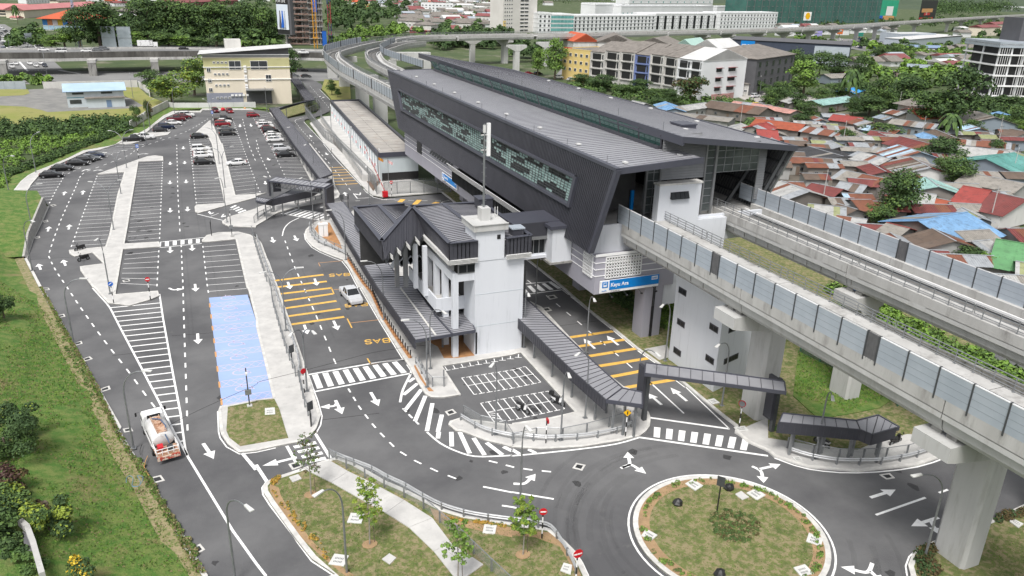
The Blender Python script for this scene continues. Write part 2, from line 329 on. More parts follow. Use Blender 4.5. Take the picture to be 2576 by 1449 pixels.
# drain cover frames, manholes, gratings
def quad_px(s,z=0): return GP(s,z)
M_cov=mat('pale_concrete_cover',(.62,.62,.60),(.52,.52,.50),sc=2,rough=.9)
def cover(s,z=.0,label='white concrete drain cover',mt=M_kerb,slots=True,grp='drain covers'):
    q=GP(s,z); c=sum(q,Vector())/4; e1=(q[1]-q[0]); e2=(q[3]-q[0])
    t=thing('drain_cover',label,'drain cover',c,0,grp)
    MB().prism([p-c for p in q],0,.08).build('slab',mt,t)
    if slots:
        m=MB()
        for r in (.3,.62):
            for i in range(6):
                a=q[0]-c+e1*(.22+.1*i)+e2*r; b=a+e1*.045; 
                m.prism([a,b,b+e2*.17,a+e2*.17],.07,.084)
        m.build('slots',M_steeld,t)
    return t
def grate(s,label,z=0.,inner=.62):
    q=GP(s,z); c=sum(q,Vector())/4
    t=thing('drain_grate',label,'drain grate',(c.x,c.y,z),0,'drain grates set in the asphalt')
    o_=[p-c for p in q]; i_=[p*inner for p in o_]; m=MB()
    for k in range(4):
        m.prism([o_[k],o_[(k+1)%4],i_[(k+1)%4],i_[k]],-.02,.035)
    m.build('frame',M_kerb,t)
    m=MB(); m.prism(i_,-.03,.008,0); m.build('pit',M_black,t)
    m=MB()
    for k in range(7):
        a=i_[0].lerp(i_[1],(k+.5)/7); b=i_[3].lerp(i_[2],(k+.5)/7); m.obox(a+Vector((0,0,.01)),b+Vector((0,0,.01)),.035,.015)
    m.build('bars',M_steeld,t)
for s,l in [("30 1520,460 1620,435 1660,490 1545,520","wet concrete-framed grate behind the tanker truck"),("30 1910,1180 2015,1125 2065,1185 1960,1245","concrete-framed grate at the lowest kerb corner"),
 ("20 1000,1020 1100,985 1115,1020 1015,1050","grate by the kerb under the second slope lamp"),("20 825,715 905,690 935,715 845,742","grate on the kerb above the bushes edge"),
 ("20 745,555 820,533 832,560 760,582","grate on the kerb at the foot of the bent lamp"),("20 572,278 645,262 660,288 590,300","grate at the kerb beside the hatched gore"),
 ("20 425,0 490,0 503,18 440,25","grate at the kerb bend by the motorcycle bay"),("10 505,615 540,608 570,618 530,630","grate near the retaining wall end"),
 ("10 430,775 480,765 487,782 440,790","grate in front of the retaining wall middle"),("10 345,935 400,928 405,945 350,952","grate in front of the retaining wall foot"),("10 1230,1375 1300,1360 1310,1380 1245,1392","grate in the bay beside the no entry sign"),
 ("20 1235,1420 1320,1405 1340,1440 1250,1455","grate next to the tanker truck cab"),
 ("31 325,325 435,295 480,345 365,385","large steel grate at the zebra end by the small tree"),("21 1900,1245 1980,1220 2020,1258 1935,1287","framed square grate in the motorcycle park mouth"),
 ("32 645,313 742,333 707,390 607,365","white framed manhole on the roundabout approach"),("22 345,83 425,70 460,100 380,118","upper framed manhole on the road beneath the station"),("22 295,205 370,195 405,228 325,242","lower framed manhole on the road beneath the station"),
 ("33 1118,430 1225,415 1278,465 1190,480","worn manhole on the road by the guardrail bend"),("31 100,655 130,648 150,680 115,690","small kerb grate at the island nose"),("31 380,1065 415,1050 440,1090 405,1103","small kerb grate halfway down the island")]:
    grate(s,l)
for s,l,k in [("31 332,460 425,430 460,475 370,510","square lid at the top corner of the planted island",0),("31 955,820 1090,830 1060,925 915,915","white slotted cover behind the young tree",1),
 ("31 790,1232 935,1250 885,1355 730,1335","white slotted cover at the lamp foot",1),("31 1342,1228 1412,1272 1345,1338 1268,1285","grey square lid in the grass beside the footpath",0),
 ("31 2298,935 2422,945 2405,1032 2280,1020","white slotted cover behind the guardrail",1),("32 520,1322 605,1345 590,1440 485,1400","white slotted cover next to the red octagon sign",1),
 ("32 1818,480 1923,545 1845,595 1742,525","white slotted cover at the top left of the roundabout",1),("32 2305,600 2385,660 2315,688 2245,630","stained square lid at the top of the roundabout",0),
 ("32 2450,573 2552,640 2465,690 2360,618","white slotted cover at the top right of the roundabout",1),("32 1348,980 1463,1043 1405,1095 1300,1048","white slotted cover on the roundabout left rim",1),
 ("33 410,1020 555,1080 530,1155 383,1105","white slotted cover on the roundabout right rim",1),("33 255,1370 370,1337 458,1430 330,1460","white slotted cover at the roundabout bottom",1),
 ("33 2450,870 2570,930 2520,970 2430,905","weathered slotted cover on the far right verge",1),("21 90,1215 188,1208 195,1275 90,1282","white slotted cover on the small grass island",1),
 ("22 1045,1210 1110,1203 1128,1242 1060,1252","slotted cover under the canopy bend",1),("22 1965,1130 2030,1115 2090,1160 2020,1172","slotted cover on the verge by the curved lamp",1),
 ("22 2230,1405 2340,1392 2385,1440 2270,1449","slotted cover at the mirror foot",1),("33 240,255 310,248 345,285 280,300","slotted cover inside the guardrail end",1)]:
    cover(s,.16,l,M_cov if k else M_pave,bool(k))
# ---------------- kerbs on the left edge, slope, retaining wall ----------------
LK=a_main[:18]
struct('kerb',kerb_ring(LK,closed=False,w=.35,side=1 if offset(LK,1)[5].x<LK[5].x else -1),M_kerb)
base=resample(LK,2.5)
m=MB(); ribbon(m,[p+Vector((-.95,-.25,0)) for p in LK],1.15,.24); struct('soil_strip',m,mat('dry_soil_strip',(.30,.24,.15),(.20,.19,.08),sc=2.5,rough=.95,bump=.6,bsc=8,stain=(3,(.09,.13,.03),.5,.62)))
D=Vector((-.93,-.37,0)); nx=34
vs=[];random.seed(3)
for i,p in enumerate(base):
    q=p+Vector((-.4,0,0))
    for j in range(nx):
        d=j*1.15; h=.14+ (max(0,d-1.)*.31 if d<14 else 3.87+(d-14)*.05)
        h+=.25*math.sin(i*.5+j*.7)*min(1,d/3)+.12*math.sin(i*1.9-j*1.3)*min(1,d/3)
        vs.append((q.x+D.x*d,q.y+D.y*d,h))
n=len(base)
m=MB(); m.add(vs,[(i*nx+j,(i+1)*nx+j,(i+1)*nx+j+1,i*nx+j+1) for i in range(n-1) for j in range(nx-1)]); struct('grass_slope',m,M_grass,True)
# upper bank behind retaining wall
WL=GP("10 275,1160 330,985 420,790 478,650",0); WT=[]
hs=[.5,1.6,2.0,2.1]
m=MB(); bk=[]
for p,h in zip(WL,hs): WT.append(Vector((p.x-.3,p.y,h)))
for a,b,c,d in zip(WL,WL[1:],WT,WT[1:]): 
    m.add([a,b,d,c,(c.x-.3,c.y,c.z),(d.x-.3,d.y,d.z)],[(0,1,2,3),(3,2,5,4)])
p,t_=WL[-1],WT[-1]; m.add([p,(p.x-7,p.y+2,0),(t_.x-7,t_.y+2,2.1),t_],[(0,1,2,3)])
rw=m.build('retaining_wall',mat('stone_wall',(.42,.41,.38),(.30,.29,.27),sc=1.6,rough=.95,bump=.6,bsc=4,stain=(1.,(.15,.14,.12),.58,.75))); tag(rw,'pale stone retaining wall at the foot of the grass slope','retaining wall')
m=MB(); rows=[]
for i,q in enumerate(WT):
    rows.append([Vector((q.x-.3,q.y,q.z))]+[Vector((q.x-.3-k*4,q.y-k*(.6 if i<3 else -.3),q.z+.35*k*(1-k*.1))) for k in range(1,8)])
rows.append([v+Vector((-1.5,6.5,-.2)) for v in rows[-1]])
vs=[v for r in rows for v in r]
m.add(vs,[(i*8+j,i*8+j+1,(i+1)*8+j+1,(i+1)*8+j) for i in range(len(rows)-1) for j in range(7)]); struct('upper_bank',m,M_grass,True)
struct('verge',MB().prism(GP("10 0,455 60,345 200,300 520,175 840,30 1050,-20 1240,-30 1100,25 840,70 510,222 285,320 210,380 105,545 0,545"),-.1,.1),M_grass)
# north lots
struct('lawn',MB().prism(GP("00 -100,1060 250,1075 420,1110 480,1130 1350,1090 1480,1060 1500,1100 1400,1250 1300,1250 800,1270 400,1270 -100,1240"),-.1,.08),M_lawn)
struct('lawn',MB().prism(GP("00 1240,880 1400,880 1480,960 1690,1050 1600,1120 1430,1060 1330,1000 1240,960"),-.1,.08),M_lawn)
struct('lawn',MB().prism(GP("00 -100,900 280,900 300,940 240,960 -100,975"),-.1,.1),M_lawn)
struct('yard_asphalt',MB().prism(GP("00 -100,975 300,900 560,890 1400,1000 1470,1060 1350,1092 480,1132 260,1075 -100,1062"),-.1,.05),mat('old_asphalt',(.16,.16,.155),(.24,.235,.22),sc=.25,rough=.95))
struct('verge',MB().prism(GP("00 1500,1110 1700,1050 2576,1085 01 100,1080 120,1100 00 2500,1085 2040,1092 1740,1110 1500,1290 1150,1449 1000,1449"),-.1,.06),M_grass)
struct('verge',MB().prism(GP("01 120,1100 480,1040 630,1100 500,1130 320,1180 200,1150"),-.1,.13),M_dry)
struct('plot_grass',MB().prism(GP("01 690,800 945,830 955,1000 760,1005 700,930 660,895"),-.1,.12),M_lawn)
struct('yard_concrete',MB().prism(GP("11 690,0 01 540,1240 680,1180 960,1180 1110,1449 11 1370,300 2060,520 1960,545 1880,485 1280,535 1170,515 1120,480"),-.1,.09),M_pave)
struct('service_strip',MB().prism(GP("01 740,1190 780,1170 1160,1449 11 1280,350 1180,480 1060,300 780,0"),-.1,.1),mat('bare_soil',(.17,.11,.08),(.12,.085,.065),sc=.6,rough=.95))
# ---------------- markings ----------------
W=MB(); Y=MB(); O=MB()
def line(s,w=.14,mb=W,z=.006,closed=False,sm=0):
    p=GP(s); p=smoothl(p,sm) if sm else p; ribbon(mb,p,w,z,closed=closed)
def dashes(s,n,w=.15,duty=.42,mb=W,z=.006,sm=0):
    p=GP(s); p=smoothl(p,sm) if sm else p; L=plen(p)
    for i in range(n):
        a=along(p,(i+.5-duty/2)/n); b=along(p,(i+.5+duty/2)/n); ribbon(mb,[a,b],w,z)
def arrow(s,w=.16,hw=.42,hl=.42,z=.007,mb=W):
    p=GP(s); a,b=p[0],p[-1]; d=(b-a); L=d.length; d.normalize(); k=min(hw,L*.25); h=L*hl
    n=Vector((-d.y,d.x,0)); c=b-d*h
    mb.add([(*(a+n*w)[:2],z),(*(a-n*w)[:2],z),(*(c-n*w)[:2],z),(*(c+n*w)[:2],z)],[(0,1,2,3)])
    mb.add([(*(c+n*k*1.25)[:2],z),(*(c-n*k*1.25)[:2],z),(*b[:2],z)],[(0,1,2)])
def carrow(s,w=.3,hw=.5,z=.0075):
    p=smoothl(GP(s),5); d=(p[-1]-p[-2]).normalized(); hl=.95; n=Vector((-d.y,d.x,0)); ribbon(W,p,w,z)
    e=p[-1]; W.add([(*(e+n*hw)[:2],z),(*(e-n*hw)[:2],z),(*(e+d*hl)[:2],z)],[(0,1,2)])
def bays(front,back,n,tick=.5,w=.1,skip=()):
    f=GP(front);b=GP(back)
    for i in range(n):
        t=i/(n-1); a=along(f,t);c=along(b,t); ribbon(W,[a.lerp(c,.02),c],w,.005)
        d=(along(f,min(1,t+.01))-along(f,max(0,t-.01))).normalized()*tick; ribbon(W,[a-d,a+d],w*1.5,.007)
def bars(a,b,n,duty=.5,mb=W,z=.006,ends=True):
    A=GP(a);B=GP(b)
    for i in range(n):
        t0=(i+.5-duty/2)/n;t1=(i+.5+duty/2)/n
        p=[along(A,t0),along(A,t1),along(B,t1),along(B,t0)]; mb.poly([(v.x,v.y,z) for v in p])
def ladder(a,b,n,w=.18,mb=W,z=.005,t0=0,t1=1):
    A=GP(a);B=GP(b)
    for i in range(n):
        t=t0+(t1-t0)*i/(n-1); p,q=along(A,t),along(B,t)
        if (p-q).length>.1: ribbon(mb,[p,q],w,z)
bays("10 500,590 560,470 610,385 650,315 750,268 890,200 1000,155 1145,95 1250,70 1340,40 1440,5","10 430,598 275,515 300,455 395,335 520,248 680,172 840,92 985,52 1130,30 1240,5",24)
bays("00 1620,1390 1700,1310 1830,1260 1950,1170","00 1440,1385 1560,1290 1680,1190 1720,1160",10)
bays("10 975,325 720,1025","10 1238,315 1062,1003",21); bays("10 1636,190 1606,945","10 1393,200 1283,975",24)
bays("10 1598,1080 1580,1420","10 1258,1115 1213,1402",7); bays("10 2042,1035 2085,1420 20 2095,35","10 2370,1010 2460,1388 20 2480,5",9)
bays("00 1905,1402 10 1915,20 1975,590","00 2105,1397 10 2135,100 2250,578",23); bays("00 2340,1195 2430,1440 10 2576,390 11 40,480","00 2170,1200 2235,1440 10 2380,495 2390,508",30)
bays("00 2540,1170 01 10,1250 130,1449 11 150,30 300,340","01 130,1145 290,1340 11 390,60 545,355",25)
dashes("00 2440,1190 2500,1449 10 2576,180",12); dashes("11 0,30 150,345",9); dashes("01 0,1400 11 30,60",3)
dashes("10 1778,0 1790,500 1812,900",20); dashes("10 1822,1000 1842,1449 20 1845,150 1888,1449 30 1875,30",22,w=.17)
dashes("00 2100,1190 1860,1330 10 1420,30 1300,110 1010,225 830,300 760,440 640,700 560,900 495,1100 500,1150 560,1270 660,1420 20 820,210 1050,530 1270,810 1490,1110 1590,1240",62,w=.16,sm=3)
ladder("20 1100,200 1210,400 1400,760 1640,1220 1740,1430 30 1880,240","20 1610,150 1680,520 1740,880 1810,1280 1840,1449 30 1890,240",23,w=.22,t0=.0,t1=.93)
line("20 1080,165 1110,205 1210,400 1400,760 1640,1220 1750,1449 30 1885,235",.2); line("20 1605,60 1640,300 1740,860 1820,1280 1840,1449 30 1865,180 1890,240",.2)
line("30 1885,240 2340,990 2576,1320 31 100,1449",.2)
line("20 930,0 1080,165",.16); line("30 2440,215 2576,380",.3); line("31 0,330 120,515",.3)
for s in ["10 1712,210 1712,180","10 1710,405 1710,370","10 1712,690 1712,645","10 1712,1098 1712,1040","10 1845,52 1845,25","10 1858,202 1858,172","10 1873,395 1873,360","10 1887,678 1887,632","10 1935,1075 1932,1018",
  "20 1995,565 1988,458","30 2150,270 2045,115","20 1970,35 1962,-40"]:
    q=s.split(); arrow(q[0]+' '+q[2]+' '+q[1] if False else s.replace(q[1]+' '+q[2],q[2]+' '+q[1]) if float(q[1].split(',')[1])>float(q[2].split(',')[1]) else s)
for s in ["10 640,515 655,478","10 830,508 838,468","10 480,880 495,830","10 690,860 700,810","10 660,1225 635,1165","10 410,1265 385,1205",
  "11 160,938 178,995","11 385,922 415,978","11 320,1388 345,1460","11 590,1355 615,1425","21 485,370 518,465","21 780,330 825,425","21 1155,1050 1235,1188","21 800,1130 868,1270",
  "11 905,520 890,485","11 700,88 720,110","11 90,375 100,408","11 115,140 135,165","11 700,630 640,640","22 1070,575 955,480","22 835,610 722,510","22 1505,1175 1370,1060","22 1760,1138 1595,1003","33 1030,660 1285,580","31 410,255 65,340","01 540,1358 560,1378","01 585,985 600,975","01 670,985 685,975","00 2415,1250 2415,1280","00 2520,1245 2530,1275","33 1715,860 1440,948","22 200,1290 12 200,1290"]:
    if s.startswith('22 200'): continue
    arrow(s)
carrow("31 820,1130 740,1180 700,1195" if 0 else "21 815,1150 790,1185 740,1192"); carrow("32 15,520 120,520 180,475"); carrow("32 1095,365 1190,330 1270,370",.3); carrow("32 1110,358 1180,330 1175,260",.3)
carrow("32 2415,345 2500,390 2520,450"); carrow("32 2480,375 2550,360 33 40,345"); carrow("33 1050,1320 1000,1410 870,1390"); carrow("33 1030,1400 1080,1449"); carrow("33 1690,870 1640,900 1680,965",.26); carrow("20 1700,0 1740,18 1780,16",.3)
carrow("10 825,275 850,262 870,258",.25,.35); carrow("10 940,272 975,262 1000,262",.25,.35); carrow("10 1395,105 1440,98 1460,98",.25,.35); carrow("10 2150,690 2120,705 2110,690",.25,.35);carrow("10 2250,705 2230,735 2250,730",.25,.35);carrow("11 1050,490 1045,512 1020,508",.25,.35)
# crossings
bars("10 1640,985 2030,952","10 1640,1030 2030,990",5); line("10 1620,985 2055,940",.2); line("10 1612,1043 2030,1000",.2); line("10 1615,985 1612,1043",.2)
bars("21 540,880 1440,735","21 590,1018 1540,845",9,.56); line("21 525,872 1160,760 1490,715",.25); line("21 578,1045 1560,858",.25)
line("21 1560,858 1480,1020 1450,1150",.25,sm=4); line("21 1520,770 1560,830 1555,870",.2)
bars("31 360,130 380,150 520,330","31 590,80 620,130 720,290",4,.5); line("31 310,140 400,300",.28); line("31 600,20 760,280",.28); line("30 2450,220 31 5,345",.01)
bars("32 1400,-55 2420,75","32 1395,45 2390,190",8,.52); line("22 1390,1305 2190,1418",.28); line("32 1290,55 2576,240",.28)
bars("11 390,655 760,715","11 270,700 640,765",8,.55); line("11 380,648 775,712",.18); line("11 250,700 640,768",.18)
bars("10 2360,610 2490,672","10 2310,635 2410,700",4,.5); line("10 2120,728 2200,698",.12); line("10 1985,705 2240,768",.18); line("10 2310,665 2390,640",.12)
bars("12 130,1400 460,1355" if 0 else "12 60,1445 420,1385","22 110,60 520,0",5,.5); line("22 105,70 500,18",.2); line("12 90,1410 400,1385",.2)
line("11 435,742 340,790 285,850 265,925",.18,sm=4); dashes("11 285,950 400,1250 620,1300 640,1449" if 0 else "11 285,955 330,1080 390,1240 470,1420 21 600,265 780,710 820,800",15,w=.16)
dashes("21 915,990 1040,1200 1180,1380 31 1260,20 1420,180 1600,290 1820,395 2065,490",11,w=.17,duty=.45); line("31 2285,550 2576,608 32 0,605 420,675",.2); line("31 2475,740 2576,755 32 0,755 70,770",.2)
dashes("21 1455,1195 1550,1300 1650,1390 31 1880,70" if 0 else "21 1465,1200 1650,1385",3,w=.2,duty=.6); dashes("31 2300,280 2390,300 2576,350 32 0,352 180,380 440,405",4,w=.2,duty=.5)
line("31 1720,0 1850,110 2010,190 2200,245 2450,242 2576,235 32 0,240 250,218 700,170 1050,120 1290,52",.2,sm=3)
for a,b in [("1595,905","1535,945"),("1625,960","1485,1075"),("1665,1020","1500,1230"),("1705,1085","1600,1340"),("1775,1160","1720,1440"),("1870,1275","1830,1449")]: line("21 %s %s"%(a,b),.42)
for a,b in [("1840,0","1830,65"),("1965,0","1970,145"),("2050,0","2150,215"),("2190,60","2300,232"),("2320,108","2480,230"),("2490,148","2576,190")]: line("31 %s %s"%(a,b),.42)
line("32 0,175 75,222",.4); line("32 165,175 240,212",.35)
line("33 1085,835 1585,660",.22); line("33 1720,612 1810,580",.22); line("33 1995,60 2500,-60",.01)
line("22 1385,945 1730,1262",.18); line("22 1640,925 1740,1000",.14);line("22 1750,1000 2190,1420",.14)
line("33 65,262 400,372 900,412 1500,352 1900,212",.16,sm=3)
dashes("22 130,-100 437,150 520,220 605,290 690,362 785,445 890,535 1010,632 1130,733 1250,840",10,w=.16,duty=.4)
dashes("11 590,30 700,150 850,330 960,480",11,w=.15); dashes("01 540,860 740,1090",12,w=.12); dashes("01 390,1220 460,1310 590,1449",11,w=.12); line("01 390,1220 400,1205 480,1185",.12)
line("11 980,498 1020,548 1150,540",.2); dashes("11 850,575 1080,570",2,w=.12); dashes("11 1220,560 1900,575",5,w=.12); line("11 1120,490 1180,535 1280,560 1400,555",.14)
line("11 1850,605 1880,580 1950,565",.12)
# edge lines along islands
for s in ["21 225,-10 280,200 430,600 520,860","21 530,880 620,1130 665,1290 650,1380 31 600,20","11 -5,920 130,1190 220,1449","20 2190,1240 2200,1449 30 2215,60 2280,150 2410,222 2576,205 31 0,205 200,160","30 2090,1460 1640,690 1380,280 1200,-10","20 1220,1410 1000,1015 740,555 430,0",
   "31 60,560 70,630 140,740 380,1050 410,1100 560,1300 790,1449","31 60,560 100,505 210,460","32 380,980 500,1070 640,1210 710,1320 770,1449","33 1400,1449 1385,1350 1420,1255 1530,1150","11 485,900 495,960 560,1040 640,1088 760,1140 865,1180 930,1262 1025,1449","21 1045,0 1235,325 1475,715","22 500,15 570,70","22 590,88 780,240","22 800,258 1000,415","22 1020,430 1240,612","22 1265,632 1440,755","01 640,900 750,1010 745,1110","01 480,1225 690,1449","11 680,0 800,150 1060,420","11 1080,450 1120,495"]:
    line(s,.12,z=.0045)
# yellow rumble bars
for a,b in [("190,1375","680,1315"),("215,1440","712,1382")]: line("11 %s %s"%(a,b),.6,Y)
for a,b in [("230,0","740,-5"),("240,60","760,0"),("270,132","775,58"),("290,205","810,130"),("318,285","850,210"),("345,368","888,290")]: line("21 %s %s"%(a,b),.55 if a!="230,0" else .01,Y)
for a,b in [("720,240","880,232"),("745,265","915,258"),("760,290","940,282"),("770,318","950,310"),("775,348","975,340"),("770,378","1000,368"),("795,410","1025,398")]: line("11 %s %s"%(a,b),.4,Y)
for a,b in [("575,498","1015,435"),("670,588","1130,520"),("780,685","1245,610"),("880,785","1365,708"),("1000,893","1340,828"),("1125,1005","1640,920")]: line("22 %s %s"%(a,b),.6,Y)
for a,b in [("1445,585","1480,555"),("1585,620","1645,562"),("1735,625","1830,585")]: line("11 %s %s"%(a,b),1.0,Y)
line("22 910,820 940,850 920,852",.12,Y)
# bus bay lines
line("11 645,1230 628,1197 870,1175",.13,O); line("21 755,-10 785,60",.16,Y); line("21 780,18 870,10",.12,O); line("21 918,308 965,402",.16,Y); line("21 945,352 1240,320",.12,O); line("21 1120,708 1155,768",.16,Y); line("21 1160,765 1490,712",.13,O)
# moto park
for i in range(12):
    a,b=T("21 1888,768 2520,672" if 0 else "21 1885,768 2576,660"); c,d=T("21 1925,828 2576,710")
    t=i/8.2; p=G((a[0]+(b[0]-a[0])*t,a[1]+(b[1]-a[1])*t)); q=G((c[0]+(d[0]-c[0])*t,c[1]+(d[1]-c[1])*t))
    if i<11: ribbon(W,[p,q],.1,.006); e=(q-p).normalized(); e=Vector((-e.y,e.x,0))*.38; ribbon(W,[q-e,q+e],.1,.007)
def motorow(a,m_,b,n):
    A=GP(a);Mm=GP(m_);B=GP(b); ribbon(W,Mm,.1,.006)
    for i in range(n):
        t=i/(n-1); p,q=along(A,t),along(B,t); ribbon(W,[p,q],.1,.0065); e=(A[-1]-A[0]).normalized()*.33
        for v in (p,q): ribbon(W,[v-e*(i>0),v+e*(i<n-1)],.1,.0072)
motorow("21 2070,905 2576,825 22 135,790","21 2135,982 2576,905 22 220,865","21 2195,1072 2576,1010 22 290,948",10)
motorow("21 2260,1160 2576,1100 22 365,1038","21 2330,1250 2576,1205 22 410,1135","21 2395,1345 2576,1330 22 530,1215",10)
for i in range(3): line("21 %d,%d %d,%d"%(2340+i*20,1255+i*22,2440+i*15,1265+i*26),.1)
# blue accessible bays
bb=GP("20 2103,98 2490,66 2576,330 21 60,655 178,1112 20 2235,1192"); mbb=MB(); mbb.poly([(p.x,p.y,.004) for p in bb]); struct('blue_bay_paint',mbb,M_blue)
P_=MB(); Lf=GP("20 2103,98 2235,1192"); Rt=GP("20 2490,66 21 178,1112"); M_peach=mat('road_paint_peach',(.58,.47,.56),(.46,.44,.60),sc=1.5,rough=.7)
for k in range(8):
    t0=(k+.55)/8.; t1=(k+.92)/8.
    a,b,c,d=along(Lf,t0),along(Rt,t0),along(Rt,t1),along(Lf,t1); a=a.lerp(b,.04); d=d.lerp(c,.04)
    ribbon(P_,[a,b],.09,.0062); ribbon(P_,[d,c],.09,.0062)
    for j in range(5):
        p,q,r,s_=a.lerp(b,j/5),a.lerp(b,(j+1)/5),d.lerp(c,j/5),d.lerp(c,(j+1)/5); ribbon(P_,[p,s_],.055,.0066); ribbon(P_,[r,q],.055,.007)
    ribbon(O,[along(Lf,t0),along(Lf,t1)],.2,.0075)
    cc=along(Lf,(k+.14)/8.).lerp(along(Rt,(k+.14)/8.),.45); K=1.15
    def wp(*pts): ribbon(P_,[cc+Vector((x*K,y*K,0)) for x,y in pts],.12,.0078)
    wp(*[( .1+.75*math.cos(t),-.0+.55*math.sin(t)) for t in [math.pi*(.55+ i*.13) for i in range(12)]]); wp((-.1,.9),(-.05,.2),(.6,.2),(.95,-.5)); wp((-.08,.55),(.5,.55))
for mb,n_,m_ in ((W,'white_road_markings',M_white),(Y,'yellow_rumble_bars',M_yel),(O,'orange_bay_lines',M_ora),(P_,'bay_hatching',M_peach)): struct(n_,mb,m_)
# worn tyre tracks
rt=random.Random(6); TY=MB(); M_ty=mat('tyre_wear',(.03,.03,.031),(.06,.06,.062),sc=.6,rough=.8,alpha=.06)
for i in range(34):
    r=RR+rt.uniform(1.2,7.5); a=rt.uniform(1.2,4.6); l=rt.uniform(.4,1.5); c=RC+Vector((rt.uniform(-.8,.8),rt.uniform(-.8,.8),0))
    ribbon(TY,[c+Vector((math.cos(a+l*k/8),math.sin(a+l*k/8),0))*r for k in range(9)],rt.uniform(.25,.6),.0016+.00006*i)
for i,(x,y0,y1) in enumerate([(-1.9,215,90),(.4,210,120),(1.6,205,85),(-2.4,150,90),(12,118,88),(13.6,116,86),(16.5,114,88),(-16,165,120),(-14.5,160,125)]):
    ribbon(TY,[Vector((x+.1*math.sin(k),y0+(y1-y0)*k/8,0)) for k in range(9)],.22,.0036+.00005*i)
struct('tyre_marks',TY,M_ty)
OS=MB(); k=0
for x0_,x1_,y0_,y1_,n_ in ((-12,-7,125,180,34),(-6,0,125,240,14),(3,8,95,112,4),(5,11,165,235,26),(17,22,160,235,16),(9,20,88,120,10),(-14,-8,125,150,8),(28,36,62,74,10),(-2,30,45,80,30),(30,60,30,60,14)):
    for _ in range(n_):
        c=Vector((rt.uniform(x0_,x1_),rt.uniform(y0_,y1_),0)); r=rt.uniform(.15,.55); k+=1
        OS.poly([(c.x+r*rt.uniform(.6,1.2)*math.cos(a),c.y+r*rt.uniform(.6,1.6)*math.sin(a),.0011+k*1e-6) for a in [i*.785 for i in range(8)]])
struct('oil_stains',OS,mat('oil_stain',(.015,.015,.015),(.03,.03,.03),sc=3,rough=.6,alpha=.4))
JT=MB()
for i,s in enumerate(["10 1620,690 1990,690","20 1730,480 2150,450","20 1130,680 1500,640","10 260,1165 700,1140","21 640,1330 1240,1260","21 560,840 1480,690","10 780,540 1250,530","22 480,380 870,330"]):
    ribbon(JT,smoothl(GP(s),4),.09,.0013+i*1e-5)
struct('asphalt_joints',JT,mat('joint_sealant',(.03,.03,.03),(.05,.05,.05),sc=2,rough=.8,alpha=.6))
# BAS lettering, read from the far side
def letters(mb,word,o,ex,ey,w=.22,z=.008):
    GL={'B':[[(0,0),(0,2),(1,2),(1.2,1.6),(1,1.1),(0,1.1)],[(1,1.1),(1.25,.6),(1,0),(0,0)]],'A':[[(0,0),(.65,2),(1.3,0)],[(.25,.7),(1.05,.7)]],
        'S':[[(1.2,1.6),(.9,2),(.3,2),(0,1.6),(.2,1.15),(1,.9),(1.2,.45),(.9,0),(.3,0),(0,.4)]]}
    x=0
    for ch in word:
        for st in GL[ch]: ribbon(mb,[o+ex*(x+a)+ey*b for a,b in st],w,z)
        x+=1.75
LB=MB()
for s in ["11 935,1300 735,1310 935,1325","21 1115,150 890,165 1120,178","21 1335,505 1090,525 1345,545"]:
    p=GP(s); ex=(p[1]-p[0])/4.8; ey=(p[0]-p[2])/2.; ey=Vector((-ex.y,ex.x,0)).normalized()*ey.length; ey=ey if ey.y<0 else -ey
    letters(LB,'BAS',p[0]+(p[0]-p[2])*.0,ex,ey)
struct('bus_lettering',LB,M_yel)
# ================= STATION =================
SX0,SX1=41.6,70.0; ZB,ZS=6.7,12.0
st=thing('station','dark charcoal metro station hall raised over the road, with mosaic glass strip and layered roof','station',(55,110,0))
def stp(name,mb,m,smooth=False,label=None,par=None):
    o=mb.build(name,m,None,smooth); p=par or st
    o.parent=p; o.matrix_parent_inverse=(Matrix.Translation(-Vector((55,110,0))) if p is st else Matrix.Identity(4))
    if label: o['label']=label
    return o
YN,YF=73.5,156.
m=MB(); m.box(SX0,YN,ZB,52.4,YF,11.3); stp('concourse_wall',m,M_grey,label='grey painted concourse box')
m=MB()
for z in (8.9,9.7,10.5,11.25): m.box(SX0-.06,YN+.0,z,SX0,YF,z+.09); 
for z in (8.9,9.7,10.5): m.box(SX0-.06,YN-.06,z,52.4,YN,z+.09)
m.box(SX0-.1,YN-.1,11.3,52.4,YN,11.6); m.box(52.4,76.5,11.2,69.9,155,13.1)
stp('white_trim',m,M_signw)
# perforated breeze block panels on end and side
def perf(o,ex,ez,nx_,nz_,s,nrm,name='screen_panel'):
    m=MB(); w=s*nx_;h=s*nz_
    def bar(a,b,c,d): # a..b along ex, c..d along ez
        P8=[o+ex*u+Vector((0,0,v))+nrm*k for k in (0,.14) for u,v in ((a,c),(b,c),(b,d),(a,d))]
        m.add(P8,[(4,5,6,7),(0,1,5,4),(1,2,6,5),(2,3,7,6),(3,0,4,7)])
    for i in range(nx_+1): bar(i*s-.05,i*s+.07,0,h)
    for j in range(nz_+1): bar(0,w,j*s-.05,j*s+.07)
    return stp(name,m,M_signw)
a=atY(T('12 950,1120')[0],YN); b=atY(T('12 1310,1260')[0],YN)
perf(Vector((a.x,YN-.02,8.6)),Vector((1,0,0)),None,13,7,.36,Vector((0,-1,0)))
perf(Vector((SX0-.02,YN+.6,8.6)),Vector((0,1,0)),None,6,7,.36,Vector((-1,0,0)))
m=MB(); m.box(a.x,YN-.03,8.6,a.x+4.7,YN+.02,11.1); m.box(SX0-.03,YN+.6,8.6,SX0,YN+2.8,11.1); stp('screen_backing',m,M_black)
